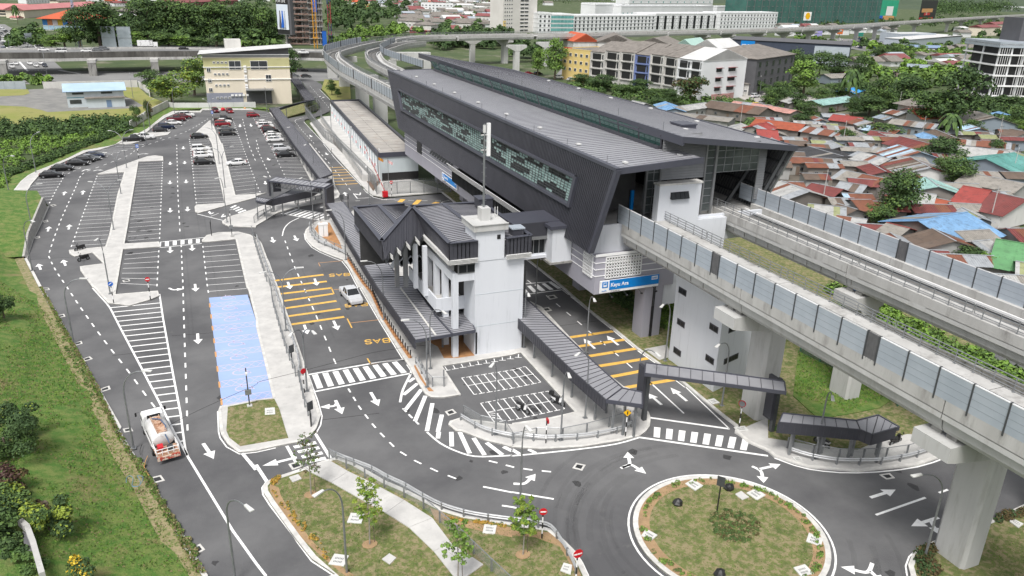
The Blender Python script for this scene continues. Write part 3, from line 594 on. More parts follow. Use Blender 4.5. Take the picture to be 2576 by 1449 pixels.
# end wall above (white)
m=MB(); m.box(SX0+.1,YN+1.2,11.3,70,YN+1.6,14.6); 
wl=atY(T('12 1490,425')[0],YN+.2); wr=atY(T('12 1913,388')[0],YN+.2); m.box(wl.x,YN+.2,7,wr.x,YN+1.3,wl.z); m.box(wl.x,YN+.3,4,59.4,YN+1.2,14.4)
stp('end_wall',m,M_wall)
m=MB(); m.box(wl.x-.1,YN+.1,wl.z,wr.x+.1,YN+1.4,wl.z+.22); stp('wall_coping',m,M_kerb)
def awning(o,n,w,h,nm='vent_window',P=None):
    for i in range(n):
        a=Vector((o.x+i*w,o.y,o.z)); mm=MB(); mm.add([a,a+Vector((w*.92,0,0)),a+Vector((w*.92,-.35,-h)),a+Vector((0,-.35,-h)),a+Vector((0,.05,0)),a+Vector((w*.92,.05,0)),a+Vector((w*.92,.05,-h)),a+Vector((0,.05,-h))],[(0,1,2,3),(0,3,7,4),(1,5,6,2),(4,7,6,5)])
        P(nm,mm,M_glassd)
v=atY(T('12 1600,488')[0],YN+.15); awning(v,4,.62,.8,P=stp)
# interior floor, platform, walls
m=MB(); m.box(42,75.2,13.2,69.6,155,14.0); m.box(51,77,14,59.6,155,14.9); stp('platform_floor',m,M_pave)
m=MB(); m.box(42.5,79.2,14.9,49.5,79.5,21.3); m.box(57,84,14.9,57.3,150,20); m.box(53,86,14.9,53.3,150,21); m.box(42,155,12,69.6,155.3,22); stp('interior_wall',m,M_int)
# louvre end walls
def louvre(x0,x1,z0,z1,Yp,nm='louvre_panel'):
    n=max(2,int((z1-z0)/.3)); m=MB(); m.box(x0,Yp,z0,x1,Yp+.1,z1)
    for i in range(n):
        z=z0+i*(z1-z0)/n; m.add([(x0,Yp,z+.26),(x1,Yp,z+.26),(x1,Yp-.13,z+.02),(x0,Yp-.13,z+.02)],[(3,2,1,0)])
    return stp(nm,m,M_louv)
YE=76.6
xa=atY(T('12 1495,300')[0],YE).x; xb=atY(T('12 1945,200')[0],YE).x
louvre(xa,xb,wl.z-.1,23.6,YE)
x2=atY((1903,440),YE).x; x3=atY((1921,440),YE).x
louvre(x2,x3,15.5,22.6,YE)
# glazed grids
M_endg=mat('end_glass',(.055,.065,.065),(.15,.17,.165),sc=.25,rough=.25,spec=.5,lo=.5,hi=.7)
def grid(x0,x1,z0,z1,nx_,nz_,Yp,glass=True):
    for i in range(nx_):
        for j in range(nz_):
            a=x0+(x1-x0)*i/nx_;b=x0+(x1-x0)*(i+1)/nx_;c=z0+(z1-z0)*j/nz_;d=z0+(z1-z0)*(j+1)/nz_
            stp('window_pane',MB().box(a+.04,Yp-.01,c+.03,b-.04,Yp+.02,d-.03),M_endg)
    m=MB()
    for i in range(nx_+1): x=x0+(x1-x0)*i/nx_; m.box(x-.05,Yp-.08,z0,x+.05,Yp+.06,z1)
    for j in range(nz_+1): z=z0+(z1-z0)*j/nz_; m.box(x0,Yp-.07,z-.04,x1,Yp+.05,z+.04)
    stp('window_frame',m,M_steel)
g0=atY((1549,440),YE).x; g1=atY((1626,440),YE).x; g2=atY((1658,470),YE).x
grid(g0-1,g1,20.2,21.6,4,1,YE); grid(g1+.1,xa-.05,15,21.8,2,7,YE)
grid(xb+.05,xb+1.3,14.6,23.,1,9,YE); grid(xb+1.5,x2-.1,19.3,22.8,5,4,YE)
m=MB(); m.box(xb+1.3,YE-.2,14.2,xb+1.6,YE+.2,23.2); m.box(g1-.1,YE-.15,14,g1+.15,YE+.2,21.8); m.box(xa-.2,YE-.2,14,xa+.05,YE+.2,21.8); m.box(xb-.1,YE-.15,14,xb+.12,YE+.2,23)
stp('steel_column',m,M_louv)
m=MB(); q=atY((1588,535),78.5); m.box(q.x-.2,78.5,14.9,q.x+.2,78.8,17.3); stp('help_point',m,M_blueS); m=MB(); [m.box(q.x+d_,82,17,q.x+d_+1,82.1,17.6) for d_ in (-3.2,-1.6,.6)]; tag(stp('platform_signs',m,M_signw),kind='stuff')
# west screen wall (flared)
A_b=Vector((40.5,YN,ZS)); B_b=Vector((40.5,156,ZS)); A_t=Vector((41.6,70.8,22)); B_t=Vector((41.9,169.3,22))
def scr(t,h): # t along, h 0..1 up
    return A_b.lerp(B_b,t).lerp(A_t.lerp(B_t,t),h)
TH=Vector((.35,0,0))
# openings: mosaic window band
def inv(p): # picture point -> (t,h)
    X=41.0
    for _ in range(12):
        q=atX(p,X); h=(q.z-ZS)/10.; X=40.5+(1.1+.3*0)*h
    y0=A_b.y+(A_t.y-A_b.y)*h; y1=B_b.y+(B_t.y-B_b.y)*h
    return (q.y-y0)/(y1-y0),h
w1=inv((1001.5,227)); w2=inv((1001.5+5,272)); w3=inv(T('12 610,325')[0]); w4=inv(T('12 610,610')[0])
print('mosaic',w1,w2,w3,w4)
hT=(w1[1]+w3[1])/2; hB=(w2[1]+w4[1])/2; tN=(w3[0]+w4[0])/2; tF=min(w1[0],w2[0])
def sbox(m,t0,h0,t1,h1,o0=0,o1=.12,mi=0):  # proud box on the screen from offset o0 to o1 outward (-x)
    P8=[scr(t,h)-Vector((o,0,0)) for o in (o0,o1) for t,h in ((t0,h0),(t1,h0),(t1,h1),(t0,h1))]
    m.add(P8,[(4,7,6,5),(0,1,5,4),(1,2,6,5),(2,3,7,6),(3,0,4,7),(0,3,2,1)],mi)
m=MB()
sbox(m,0,0,tN,1,-.35,0); sbox(m,tF,0,1,1,-.35,0); sbox(m,tN,0,tF,hB,-.35,0); sbox(m,tN,hT,tF,1,-.35,0)
stp('screen_wall',m,M_dark)
m=MB(); NR=230
for i in range(NR):
    t=(i+.5)/NR; e=.0009
    if tN<t<tF: sbox(m,t-e,0,t+e,hB-.01,0,.09); sbox(m,t-e,hT+.01,t+e,.985,0,.09)
    else: sbox(m,t-e,0,t+e,.985,0,.09)
tag(stp('cladding_ribs',m,M_dark),kind='stuff')
m=MB(); sbox(m,tN-.006,hB-.03,tF+.004,hB,0,.35); sbox(m,tN-.006,hT,tF+.004,hT+.03,0,.35); sbox(m,tN-.007,hB-.03,tN,hT+.03,0,.4); sbox(m,tF,hB-.03,tF+.004,hT+.03,0,.35)
sbox(m,-.006,0,0,1.0,-.5,.1); sbox(m,1,0,1.004,1,-.5,.1); sbox(m,-.004,.985,1.003,1.02,-.5,.12); stp('flashing',m,M_darkf)
random.seed(11)
NT,NH=84,10; pan=[]
m_g=[M_glassg,M_glassd]; dark=[[False]*NH for _ in range(NT)]
for _ in range(78):
    i=random.randrange(NT);j=random.randrange(NH); L=random.choice((3,4,5,6))
    for k in range(L):
        if i+k<NT: dark[i+k][j]=True; 
        if j+1<NH and rnd()<.55 and i+k+1<NT: dark[i+k][j+1]=True
rest=MB(); 
for i in range(NT):
    for j in range(NH):
        if (i+1)%12==0 and False: continue
        t0=tN+(tF-tN)*i/NT;t1=tN+(tF-tN)*(i+1)/NT;h0=hB+(hT-hB)*j/NH;h1=hB+(hT-hB)*(j+1)/NH; d=(t1-t0)*.05; e=(h1-h0)*.05
        ti=random.uniform(-.03,.05)
        if i<29: mm=MB(); sbox(mm,t0+d,h0+e,t1-d,h1-e,-.3,-.24+ti); stp('window_pane',mm,M_glassd if dark[i][j] else M_glassg)
        else: sbox(rest,t0+d,h0+e,t1-d,h1-e,-.3,-.24+ti,1 if dark[i][j] else 0)
tag(stp('window_panes',rest,[M_glassg,M_glassd]),kind='stuff')
m=MB()
for i in range(0,NT+1): t=tN+(tF-tN)*i/NT; sbox(m,t-.0003,hB,t+.0003,hT,-.3,-.18)
for j in range(NH+1): h=hB+(hT-hB)*j/NH; sbox(m,tN,h-.003,tF,h+.003,-.3,-.19)
sbox(m,tN,hB,tF,hT,-.36,-.31); stp('window_frame',m,M_steeld)
# lower grille window (mesh panels + dark band) on the west side
q1=atX(T('11 2000,130')[0],SX0-1).y; q2=atX(T('12 380,700')[0],SX0-1).y
m=MB(); m.box(40.2,q2,9.2,41.5,q1,11.3); stp('ribbon_window',m,M_glassd)
m=MB(); yy=np.linspace(q2,q1,26)
for y in yy: m.obox((40.1,y,11.0),(39.2,y,12.3),.06,.05)
for k in range(5): t=k/4; m.obox((40.1-.9*t,q2,11.0+1.3*t),(40.1-.9*t,q1,11.0+1.3*t),.06,.06)
stp('grille_frame',m,M_signw); m=MB(); m.add([(40.12,q2,10.98),(40.12,q1,10.98),(39.22,q1,12.28),(39.22,q2,12.28)],[(0,1,2,3)]); stp('grille_mesh',m,M_louv)
m=MB(); 
for y in np.linspace(q2,q1,60): m.box(40.1,y-.03,9.2,40.2,y+.03,11.1)
tag(stp('mullions',m,M_black),kind='stuff')
q=atX(T('11 1640,40')[0],SX0); m=MB(); m.box(SX0-.08,q.y-2,9,SX0,q.y+1.2,11.4); stp('glazed_opening',m,M_glassd)
y1=atX(T('11 1760,60')[0],SX0).y; y2=atX(T('11 1985,200')[0],SX0).y
for i in range(9):
    y=y1+(y2-y1)*(i+.5)/9; mm=MB(); mm.add([(SX0,y,11.4),(SX0-.5,y+.2,10.6),(SX0-.5,y-.9,10.6),(SX0,y-1.,11.4)],[(0,1,2,3)]); stp('vent_window',mm,M_glassd)
# lower roof
def roofplane(c,name,seams,m=M_roof,th=.25,z2=None,seamw=.05,par=None,hh=.03):
    # c: four corners near-left, near-right, far-right, far-left ; seams run left->right, along edges near->far
    mb=MB(); dn=Vector((0,0,th)); mb.add([p for p in c]+[p-dn for p in c],[(0,1,2,3),(7,6,5,4),(0,4,5,1),(1,5,6,2),(2,6,7,3),(3,7,4,0)])
    f=stp if par is None else (lambda n_,b_,m_,**k: b_.build(n_,m_,par))
    o=f(name,mb,m); s=MB()
    for i in range(seams+1):
        t=i/seams; s.obox(c[0].lerp(c[3],t),c[1].lerp(c[2],t),seamw,hh)
    q=f('roof_seams',s,M_seam); tag(q,kind='stuff'); return o
rl=[Vector((41.6,70.7,22)),Vector((53.6,72.4,22.35)),Vector((53.2,168,22.3)),Vector((41.9,169.3,22))]
rl[1]=G((1769,398),22.35); roofplane(rl,'lower_roof',105)
u0,u1,u2,u3=G((1719,347),24.5),G((2004,369),22.1),G((1289,176),22.1),G((1054,135),24.5)
roofplane([u0,u1,u2,u3],'upper_roof',95,th=.3)
for p,q,h in ((rl[0],rl[1],.55),(u0,u1,.55),(u0,u3,.85),(u1,u2,.4),(u3,u2,.5),(rl[3],rl[2],.5)):
    m=MB(); a=p-Vector((0,0,h)); b=q-Vector((0,0,h)); a=a+(a-b).normalized()*.1; m.obox(a,b,.3,h+.12); stp('roof_fascia',m,M_darkf)
# clerestory
cf=[G((1664,373),22.4),G((1096,176),22.4)]; ct=[cf[0]+Vector((-.5,-.6,1.7)),cf[1]+Vector((-.5,2,1.7))]
m=MB(); m.add([cf[0],cf[1],ct[1],ct[0]],[(0,1,2,3)]); stp('clerestory_glass',m,M_glassdg)
NB=18
for i in range(NB*4):
    a,b=cf[0].lerp(cf[1],(i+.05)/(NB*4)),cf[0].lerp(cf[1],(i+.95)/(NB*4)); c,d=ct[0].lerp(ct[1],(i+.05)/(NB*4)),ct[0].lerp(ct[1],(i+.95)/(NB*4))
    for j in range(3):
        mm=MB(); o_=Vector((-.05,0,0)); mm.add([a.lerp(c,j/3+.02)+o_,b.lerp(d,j/3+.02)+o_,b.lerp(d,(j+1)/3-.02)+o_,a.lerp(c,(j+1)/3-.02)+o_],[(0,1,2,3)]); stp('clerestory_pane',mm,M_glassdg)
m=MB()
for i in range(NB+1): m.obox(cf[0].lerp(cf[1],i/NB)-Vector((.1,0,0)),ct[0].lerp(ct[1],i/NB)-Vector((.1,0,0)),.2,.2)
m.obox(cf[0]-Vector((.3,0,.1)),cf[1]-Vector((.3,0,.1)),.5,.35); stp('clerestory_mullions',m,M_seam)
# end wall between the two roofs, small return
louvre(cf[0].x+.1,cf[0].x+5.5,22.3,24.0,cf[0].y-.1)
# east screen wall, ribbed inside, with brace
E0,E1,E2,E3=Vector((66.6,77,13.2)),Vector((66.6,156,13.2)),Vector((u2.x-.3,u2.y,21.7)),Vector((u1.x-.3,u1.y,21.7))
m=MB(); o_=Vector((.3,0,0)); m.add([E0,E1,E2,E3]+[p+o_ for p in (E0,E1,E2,E3)],[(0,1,2,3),(7,6,5,4),(0,3,7,4)]); stp('east_screen_wall',m,M_louv)
m=MB()
for i in range(40):
    t=i/39*.25; m.obox(E0.lerp(E1,t)-Vector((.06,0,0)),E3.lerp(E2,t)-Vector((.06,0,0)),.07,.07)
for h in (.2,.4,.6,.8): m.obox(E0.lerp(E3,h)-Vector((.25,0,0)),E1.lerp(E2,h)-Vector((.25,0,0)),.2,.25)
stp('wall_framing',m,M_steeld)
m=MB(); m.obox(E0+Vector((-.5,.2,0)),E3+Vector((-.5,.4,0)),.35,.35); m.obox(E0+Vector((-2.6,3.5,0)),E3+Vector((-1,4,0)),.4,.4); stp('raking_column',m,M_steeld)
# things on roofs
hb=G(T('02 1720,1300')[0],23.); m=MB(); m.box(hb.x-1.1,hb.y-1.3,22.9,hb.x+1.1,hb.y+1.3,23.7); m.box(hb.x-1.2,hb.y-1.4,23.7,hb.x+1.2,hb.y+1.4,23.85); stp('roof_hatch',m,M_darkf)
for s,z in [("12 1140,187",22.2),("12 1690,112",22.3),("12 670,2",22.2),("02 280,1285",22.2),("01 2520,1148",22.2),("01 2235,1030",22.2),("01 1998,932",22.2),("01 1793,846",22.2),("01 1615,772",22.2),("01 1465,708",22.2),("02 1745,1302",23.6),("02 2465,1380",22.4),("02 1860,1220",22.4),("02 1395,1090",22.4),("02 995,985",22.5),("02 670,890",22.6),("02 370,812",22.6)]:
    p=G(T(s)[0],z); m=MB(); m.box(p.x-.22,p.y-.3,z-.05,p.x+.22,p.y+.3,z+.12); stp('roof_anchor',m,M_lamp)
m=MB()
for i in range(10):
    p=rl[0].lerp(rl[3],(i+.3)/10)+Vector((.6,0,0)); m.tube([p,p+Vector((0,0,.9))],.025,4)
    p=u0.lerp(u3,(i+.5)/10)+Vector((.8,0,0)); m.tube([p,p+Vector((0,0,.9))],.025,4)
stp('lightning_rods',m,M_steeld)
# white trimmed signs
def textmesh(txt,size,m,parent,loc,rot,name='lettering',ext=.01,bold=0):
    c=bpy.data.curves.new('t','FONT'); c.body=txt; c.size=size; c.extrude=ext; c.offset=bold; c.align_x='LEFT'
    o=bpy.data.objects.new('t',c); COL.objects.link(o); dg=bpy.context.evaluated_depsgraph_get(); me=bpy.data.meshes.new_from_object(o.evaluated_get(dg)); bpy.data.objects.remove(o); bpy.data.curves.remove(c)
    me.materials.clear(); me.materials.append(m); q=link(name,me,parent); q.location=loc; q.rotation_euler=rot; return q
def station_sign(o,ang,w,h,label):
    t=thing('station_sign',label,'sign',o,ang,None)
    MB().box(0,-.1,0,w,.05,h).build('sign_board',M_signw,t)
    MB().box(w*.155,-.13,h*.2,w,-.1,h).build('blue_face',M_blueS,t)
    ic=MB(); ic.box(w*.035,-.13,h*.42,w*.13,-.1,h*.92); ic.build('train_icon',M_blueS,t)
    ic=MB(); ic.prism([(w*.053,0),(w*.113,0),(w*.113,1),(w*.053,1)],0,.01) if 0 else None
    q=MB(); q.box(w*.055,-.15,h*.52,w*.11,-.13,h*.86); q.build('train_icon_body',M_signw,t); q=MB(); q.box(w*.062,-.16,h*.66,w*.103,-.15,h*.82); q.build('train_icon_window',M_blueS,t)
    textmesh('Kayu Ara',h*.42,M_signw,t,(w*.175,-.14,h*.47),(math.pi/2,0,0),bold=.012)
    q=MB(); q.box(w*.87,-.14,h*.6,w*.975,-.13,h*.9); q.build('code_plate',M_signw,t)
    textmesh('SA02',h*.2,M_blueS,t,(w*.88,-.15,h*.68),(math.pi/2,0,0),bold=.006)
    textmesh('rapidKL',h*.14,M_blueS,t,(w*.03,-.14,h*.14),(math.pi/2,0,0)); textmesh('LRT Shah Alam Line',h*.1,M_black,t,(w*.18,-.14,h*.06),(math.pi/2,0,0))
    b=MB()
    for k in (.15,.4,.65,.9): b.tube([(w*k,-.1,.0),(w*k,-.9,-.25)],.03,4); b.box(w*k-.12,-1.05,-.35,w*k+.12,-.85,-.2)
    b.build('light_arms',M_black,t); return t
a=atY((1507,738),YN-.25); b=atY((1655,711),YN-.25); c=atY((1506,708),YN-.25)
station_sign(a,math.atan2(0,1),(b-a).length,(c.z-a.z)*1.0,'blue Kayu Ara sign SA02 on the end wall facing the roundabout')
a=atX((1150,477),SX0-.25); b=atX((1113,451),SX0-.25); c=atX((1113,433),SX0-.25)
station_sign(b,-math.pi/2,(b-a).length,(c.z-b.z),'blue Kayu Ara sign on the long side wall over the road')
# columns of the station
for i in range(6):
    for X in (48.6,60.5):
        y=73.6+i*16.5
        t=thing('station_column','grey double column %s'%(['under the near end of the station','second back under the station','third back under the station','fourth back under the station','fifth back under the station','sixth back under the station'][i]+(' on the road side' if X<50 else ' on the far side')),'column',(X,y,0),0,'columns under the station')
        m=MB(); m.box(0,0,0,1.1,2.1,ZB); m.box(1.5,0,0,2.6,2.1,ZB); m.build('shaft',M_grey,t)
        m=MB(); m.tube([(1.2,-.05,0),(1.2,-.05,ZB)],.07); m.tube([(1.4,-.05,0),(1.4,-.05,ZB)],.07); m.build('downpipe',M_black,t)
# ================= WHITE STAIR TOWER =================
tw=thing('stair_tower','white rendered escape stair tower beside the station, under the viaduct','tower',(48.7,59.3,0))
def lp(b,n,m,par,**k): # build in world coordinates, parent with location
    o=b.build(n,m,None,**k); o.parent=par; o.matrix_parent_inverse=Matrix.Translation(-par.location) if par.rotation_euler.z==0 else par.matrix_basis.inverted(); return o
p_f=G(T('22 2020,1055')[0]); p_l=G(T('22 1572,722')[0]); p_r=G(T('22 2370,885')[0]); p_b=p_l+p_r-p_f
lp(MB().prism([p_f,p_r,p_b,p_l],0,11.6),'wall',M_wall,tw)
def winstrip(q,u,nrm,w,h,n,par,name='window'):
    # q lower-left corner, u direction; n openings
    fr=MB(); P8=lambda a,b,c,d,o0,o1:[q+u*x+Vector((0,0,z))+nrm*o for o in (o0,o1) for x,z in ((a,c),(b,c),(b,d),(a,d))]
    F6=[(4,5,6,7),(0,1,5,4),(1,2,6,5),(2,3,7,6),(3,0,4,7)]
    fr.add(P8(-.06,w+.06,-.06,h+.06,0,.05),F6); f=lp(fr,name,M_seam,par)
    for i in range(n):
        pn=MB(); pn.add(P8(w*(i+.08)/n,w*(i+.92)/n,.06,h-.06,.05,.07),F6); o=lp(pn,'pane',M_glassd,par); o.parent=f; o.matrix_parent_inverse=Matrix.Identity(4); 
    return f
def wall_px(q1,q2,p): # ray against vertical plane through q1,q2
    d=ray(p); n=Vector((-(q2-q1).y,(q2-q1).x,0)).normalized(); t=(n.dot(q1)-n.z*0-n.dot(Vector((0,0,0))))/(n.dot(d)); return Vector((d.x*t,d.y*t,HC+d.z*t))
uL=(p_f-p_l).normalized(); nL=Vector((uL.y,-uL.x,0)); uR=(p_r-p_f).normalized(); nR=Vector((uR.y,-uR.x,0))
for s in ("22 1665,355","22 1628,640","22 1950,718","22 1990,405","22 1680,40"):
    q=wall_px(p_l,p_f,T(s)[0]); winstrip(q,uL,nL,1.3,.6,2,tw)
for s in ("22 2132,765","22 2180,450"):
    q=wall_px(p_f,p_r,T(s)[0]); winstrip(q,uR,nR,2.4,.55,4,tw)
# ================= VIADUCTS =================
def girder_profile(wl_,wr_,z,d=2.5): # outline across (x from 0 = left edge)
    W_=wl_; return [(0,z),(0,z-.45),(.25,z-.6),(.35,z-d+.35),(.6,z-d),(W_-.6,z-d),(W_-.35,z-d+.35),(W_-.25,z-.6),(W_,z-.45),(W_,z)]
def sweep(mb,path,prof,mi=0,closed=True):
    n=len(prof); rows=[]
    for i,p in enumerate(path):
        a=path[max(i-1,0)];b=path[min(i+1,len(path)-1)]; t=(b-a); t.z=0; t.normalize(); r=Vector((t.y,-t.x,0))
        rows.append([(p.x+r.x*x,p.y+r.y*x,z) for x,z in prof])
    vs=[v for r in rows for v in r]; k=len(path)
    fs=[(i*n+j,(i+1)*n+j,(i+1)*n+(j+1)%n,i*n+(j+1)%n) for i in range(k-1) for j in range(n if closed else n-1)]
    if closed: fs+=[tuple(range(n)),tuple(range(k*n-1,(k-1)*n-1,-1))]
    mb.add(vs,fs,mi)
RZ=14.8
M_bed=mat('track_bed_dark',(.10,.098,.095),(.17,.165,.155),sc=.8,rough=.95)
def trackset(path,off,par,z=13.95):
    m=MB()
    for o in (-.72,.72): sweep(m,path,[(off+o-.05,z),(off+o-.05,z+.2),(off+o+.05,z+.2),(off+o+.05,z)])
    lp(m,'rail',M_steeld,par)
    m=MB(); sweep(m,path,[(off+1.25,z),(off+1.25,z+.35),(off+1.4,z+.35),(off+1.4,z)]); lp(m,'power_rail',M_signw,par)
    m=MB(); sweep(m,path,[(off-1.7,z-.02),(off-1.7,z+.02),(off+1.6,z+.02),(off+1.6,z-.02)]); lp(m,'track_bed',M_bed,par)
def guideway(name,label,path,W_,track_off,ledges,joints=True,segs=None,deep=2.5,mt=M_concw,nspan=None,tz=13.85):
    # path = left edge at z RZ, near -> far ; ledges: list of (x0,x1) raised to RZ ; rest floor at tz
    t=thing(name,label,'viaduct',(path[0].x,path[0].y,0))
    L=plen(path); ns=nspan or max(1,round(L/22.5)); res=resample(path,2.)
    P_=[along(path,i/ns) for i in range(ns+1)]
    for i in range(ns):
        a,b=i/ns+.0006,(i+1)/ns-.0006; k=max(3,int(L/ns/3)); sp=[along(path,a+(b-a)*j/k) for j in range(k+1)]
        m=MB(); sweep(m,sp,girder_profile(W_,0,tz,deep-(RZ-tz)))
        lp(m,'girder',mt,t)
        for x0_,x1_ in ledges:
            m=MB(); sweep(m,sp,[(x0_,tz-.05),(x0_,RZ),(x1_,RZ),(x1_,tz-.05)]); lp(m,'parapet',M_conc,t)
    for to in (track_off if isinstance(track_off,(list,tuple)) else [track_off]): trackset(res,to,t)
    return t
gl1=[Vector((44.9,y,0)) for y in (-12,5,20,34.5,56.6,74)]
gl2=[Vector((59.7,y,0)) for y in (-12,5,20,34.5,56.6,77)]
V1=guideway('guideway','near concrete metro viaduct leaving the station over the roundabout road, panels along its left edge',gl1,5.8,2.3,[(0,.35),(4.2,5.8)],nspan=4)
V2=guideway('guideway','far concrete metro viaduct leaving the station, panels along its right edge and open track',gl2,6.3,3.6,[(0,1.5),(5.7,6.3)],nspan=4)
# vertical segment joints on first span
for V_,X in ((V1,44.9),(V2,59.7)):
    m=MB()
    for i in range(8 if V_ is V1 else 10):
        y=73.-i*2.1; m.box(X+.22,y,12.7,X+.34,y+.05,14.0)
    m.tube([(X+.5,56,12.4),(X+.5,74,12.4)],.06,5); lp(m,'segment_joint',M_concd,V_)
# noise barriers
def barrier(label,pts,z0,h,pitch=2.5,pn=None,every=9,off=0.,first=True):
    """row of framed panels; each panel & post is a part with shared mesh"""
    t=thing('noise_barrier',label,'noise barrier',(pts[0].x,pts[0].y,z0))
    L=plen(pts); nj=1.15; w_=pitch; me=None; pos=[];d_=0.;k=0
    while d_<L-.3:
        k+=1; j=every and k%every==0; l_=min(nj if j else w_,L-d_); pos.append((d_,l_,j)); d_+=l_
    M_ln=mat('panel_groove',(.24,.27,.30),(.22,.25,.28),sc=2,rough=.5)
    pm=MB(); pm.box(.05,-.05,0,w_-.05,.05,h)
    for k in (.25,.5,.75): pm.box(.05,-.058,h*k-.012,w_-.05,.058,h*k+.012,1)
    pm.box(.05,-.06,h-.06,w_-.05,.06,h,2)
    me=pm.mesh('barrier_panel',[M_panel,M_ln,M_signw]); po=MB().box(-.05,-.1,-.25,.05,.1,h+.04).mesh('barrier_post',M_steeld)
    dk=MB(); dk.box(0,-.03,-.1,nj,.03,h*.98); [dk.box(x,-.05,-.1,x+.05,.05,h*.98) for x in (.2,.45,.7,.95)]; dk=dk.mesh('joint_panel',mat('dark_rib_panel',(.15,.15,.155),(.12,.12,.125),sc=2,rough=.6,metal=.3))
    for d0,l_,j in pos:
        a=along(pts,d0/L); b=along(pts,min(1,(d0+l_)/L)); v=b-a; M=Matrix.Translation(a-pts[0])@Matrix.Rotation(math.atan2(v.y,v.x),4,'Z')
        link('joint_panel' if j else 'barrier_panel',dk if j else me,t,M@Matrix.Scale(v.length/(nj if j else w_),4,Vector((1,0,0)))); link('barrier_post',po,t,M)
    return t
barrier('pale grey noise panels along the left edge of the near viaduct, starting at the station',[Vector((44.95,75,RZ)),Vector((44.95,-10,RZ))],RZ,2.05,2.55,every=8)
barrier('pale grey noise panels on the far viaduct, in front of the tin roofs',[Vector((65.9,80,RZ)),Vector((65.9,-8,RZ))],RZ,2.0,2.55,every=11)
def railing(label,pts,h=1.1,pitch=1.5,r=.042,z=RZ,rails=4,group=None,sec=8):
    t=thing('handrail',label,'railing',(pts[0].x,pts[0].y,z),0,group)
    L=plen(pts); n=int(L/pitch)
    def W_(p,zz): return (p.x-pts[0].x,p.y-pts[0].y,zz)
    secs=max(1,n//sec)
    for s in range(secs):
        m=MB(); a,b=s/secs,(s+1)/secs-.15/L; q=[along(pts,a+(b-a)*k/4) for k in range(5)]
        for k in range(rails):
            zz=h*(k+1)/rails; m.tube([W_(v,zz) for v in q],r,4)
        m.tube([W_(q[0],h/rails),W_(q[0],h)],r,4);m.tube([W_(q[-1],h/rails),W_(q[-1],h)],r,4)
        for k in range(sec): p=along(pts,a+(b-a)*(k+.5)/sec); m.tube([W_(p,0),W_(p,h)],r*1.2,4); m.box(*[v-.09 for v in W_(p,0.09)][:2],0,*[v+.09 for v in W_(p,0)][:2],.03)
        o=m.build('rail_section',M_steel,t)
    return t
railing('galvanised walkway handrail on the near viaduct',[Vector((50.4,78,0)),Vector((50.4,-10,0))])
railing('galvanised walkway handrail on the far viaduct above the track',[Vector((59.95,79,0)),Vector((59.95,-10,0))])
# piers
def pier(x,y,capx0,label,zt=12.3,w=2.0,d=2.7,capx1=None,grp=None):
    t=thing('viaduct_pier',label,'pier',(x,y,0),0,grp)
    m=MB(); c=.25; m.prism([(c,0),(w-c,0),(w,c),(w,d-c),(w-c,d),(c,d),(0,d-c),(0,c)],0,zt-2.2); m.build('shaft',M_concw,t)
    x1=(capx1 if capx1 else w+x+.3)-x; x0_=capx0-x
    m=MB(); prof=[(x0_,zt-.35),(x0_,zt-1.5),(x0_+.8,zt-1.7),(-.2 if x0_<-1 else 0,zt-2.3),(w+.2 if x1>w+1 else w,zt-2.3),(x1-.6,zt-1.7),(x1,zt-1.5),(x1,zt-.35)]
    n=len(prof); m.add([(a,-.15,b) for a,b in prof]+[(a,d+.15,b) for a,b in prof],[tuple(range(n-1,-1,-1)),tuple(range(n,2*n))]+[(i,(i+1)%n,n+(i+1)%n,n+i) for i in range(n)]); m.build('crosshead',M_concw,t)
    m=MB(); 
    for bx in (x0_+1,x0_+4 if abs(x0_)>2 else w*.5,): m.box(bx,.3,zt-.35,bx+.9,1.1,zt-.05); m.box(bx,1.5,zt-.35,bx+.9,2.3,zt-.05)
    m.build('bearing',M_concd,t)
    MB().box(x0_+1.1,.35,zt-.12,x0_+1.9,2.2,zt-.04).build('bearing_plate',mat('bearing_blue',(.05,.15,.35),(.04,.12,.3),sc=2),t); return t
pier(49.7,29.7,44.6,'tall white concrete pier at the right edge by the roundabout road, hammerhead to the left')
pier(49.1,52.6,44.6,'white concrete pier between the stair tower and the covered walkway, hammerhead to the left',w=2.4)
pier(60.8,52.6,59.3,'concrete pier under the far viaduct behind the green bank'); pier(60.8,30,59.3,'concrete pier under the far viaduct at the frame edge')
# far curve
outer=smoothl(GP("01 1420,1110 1270,980 1070,830 860,720 740,630 685,575 690,520 740,500 850,470 1000,435 1200,400 1450,365 1700,350 2000,345 2576,335 02 340,335 1000,318 2000,298 2576,283 03 600,258 1400,208 2000,172 2576,143",RZ),3)
for p in outer: p.z=0
o0=[Vector((44.5,155,0))]+outer[6:]
g1L=[]; 
G1p=[p for p in o0 if p.y<372]; CV1=guideway('guideway','curving left-hand viaduct behind the station with panels on its outer edge',G1p,6.0,2.9,[(0,.4),(4.9,6.0)])
g2l=[p*1 for p in smoothl(GP("01 1340,720 1150,620 1100,560 1110,510 1250,470 1390,430 1600,405",RZ),3)]
for p in g2l: p.z=0
g2l=[Vector((60,155,0))]+g2l
CV2=guideway('guideway','inner curving viaduct behind the station, between the two barriers',g2l,6.0,3.0,[(0,1.1),(5.6,6.0)])
G3p=[p for p in o0 if p.y>=370]; CV3=guideway('guideway','long double-track viaduct crossing the whole background above the white piers',G3p,11.5,[3,8.2],[(0,.35),(5.2,6.2),(11.1,11.5)],nspan=26)
def edgeoff(path,d): return offset(path,-d)
b1=[Vector((p.x,p.y,RZ)) for p in G1p if p.y<352]; barrier('pale noise panels round the outside of the left curve by the cream building',b1,RZ,2.2,2.6,every=9)
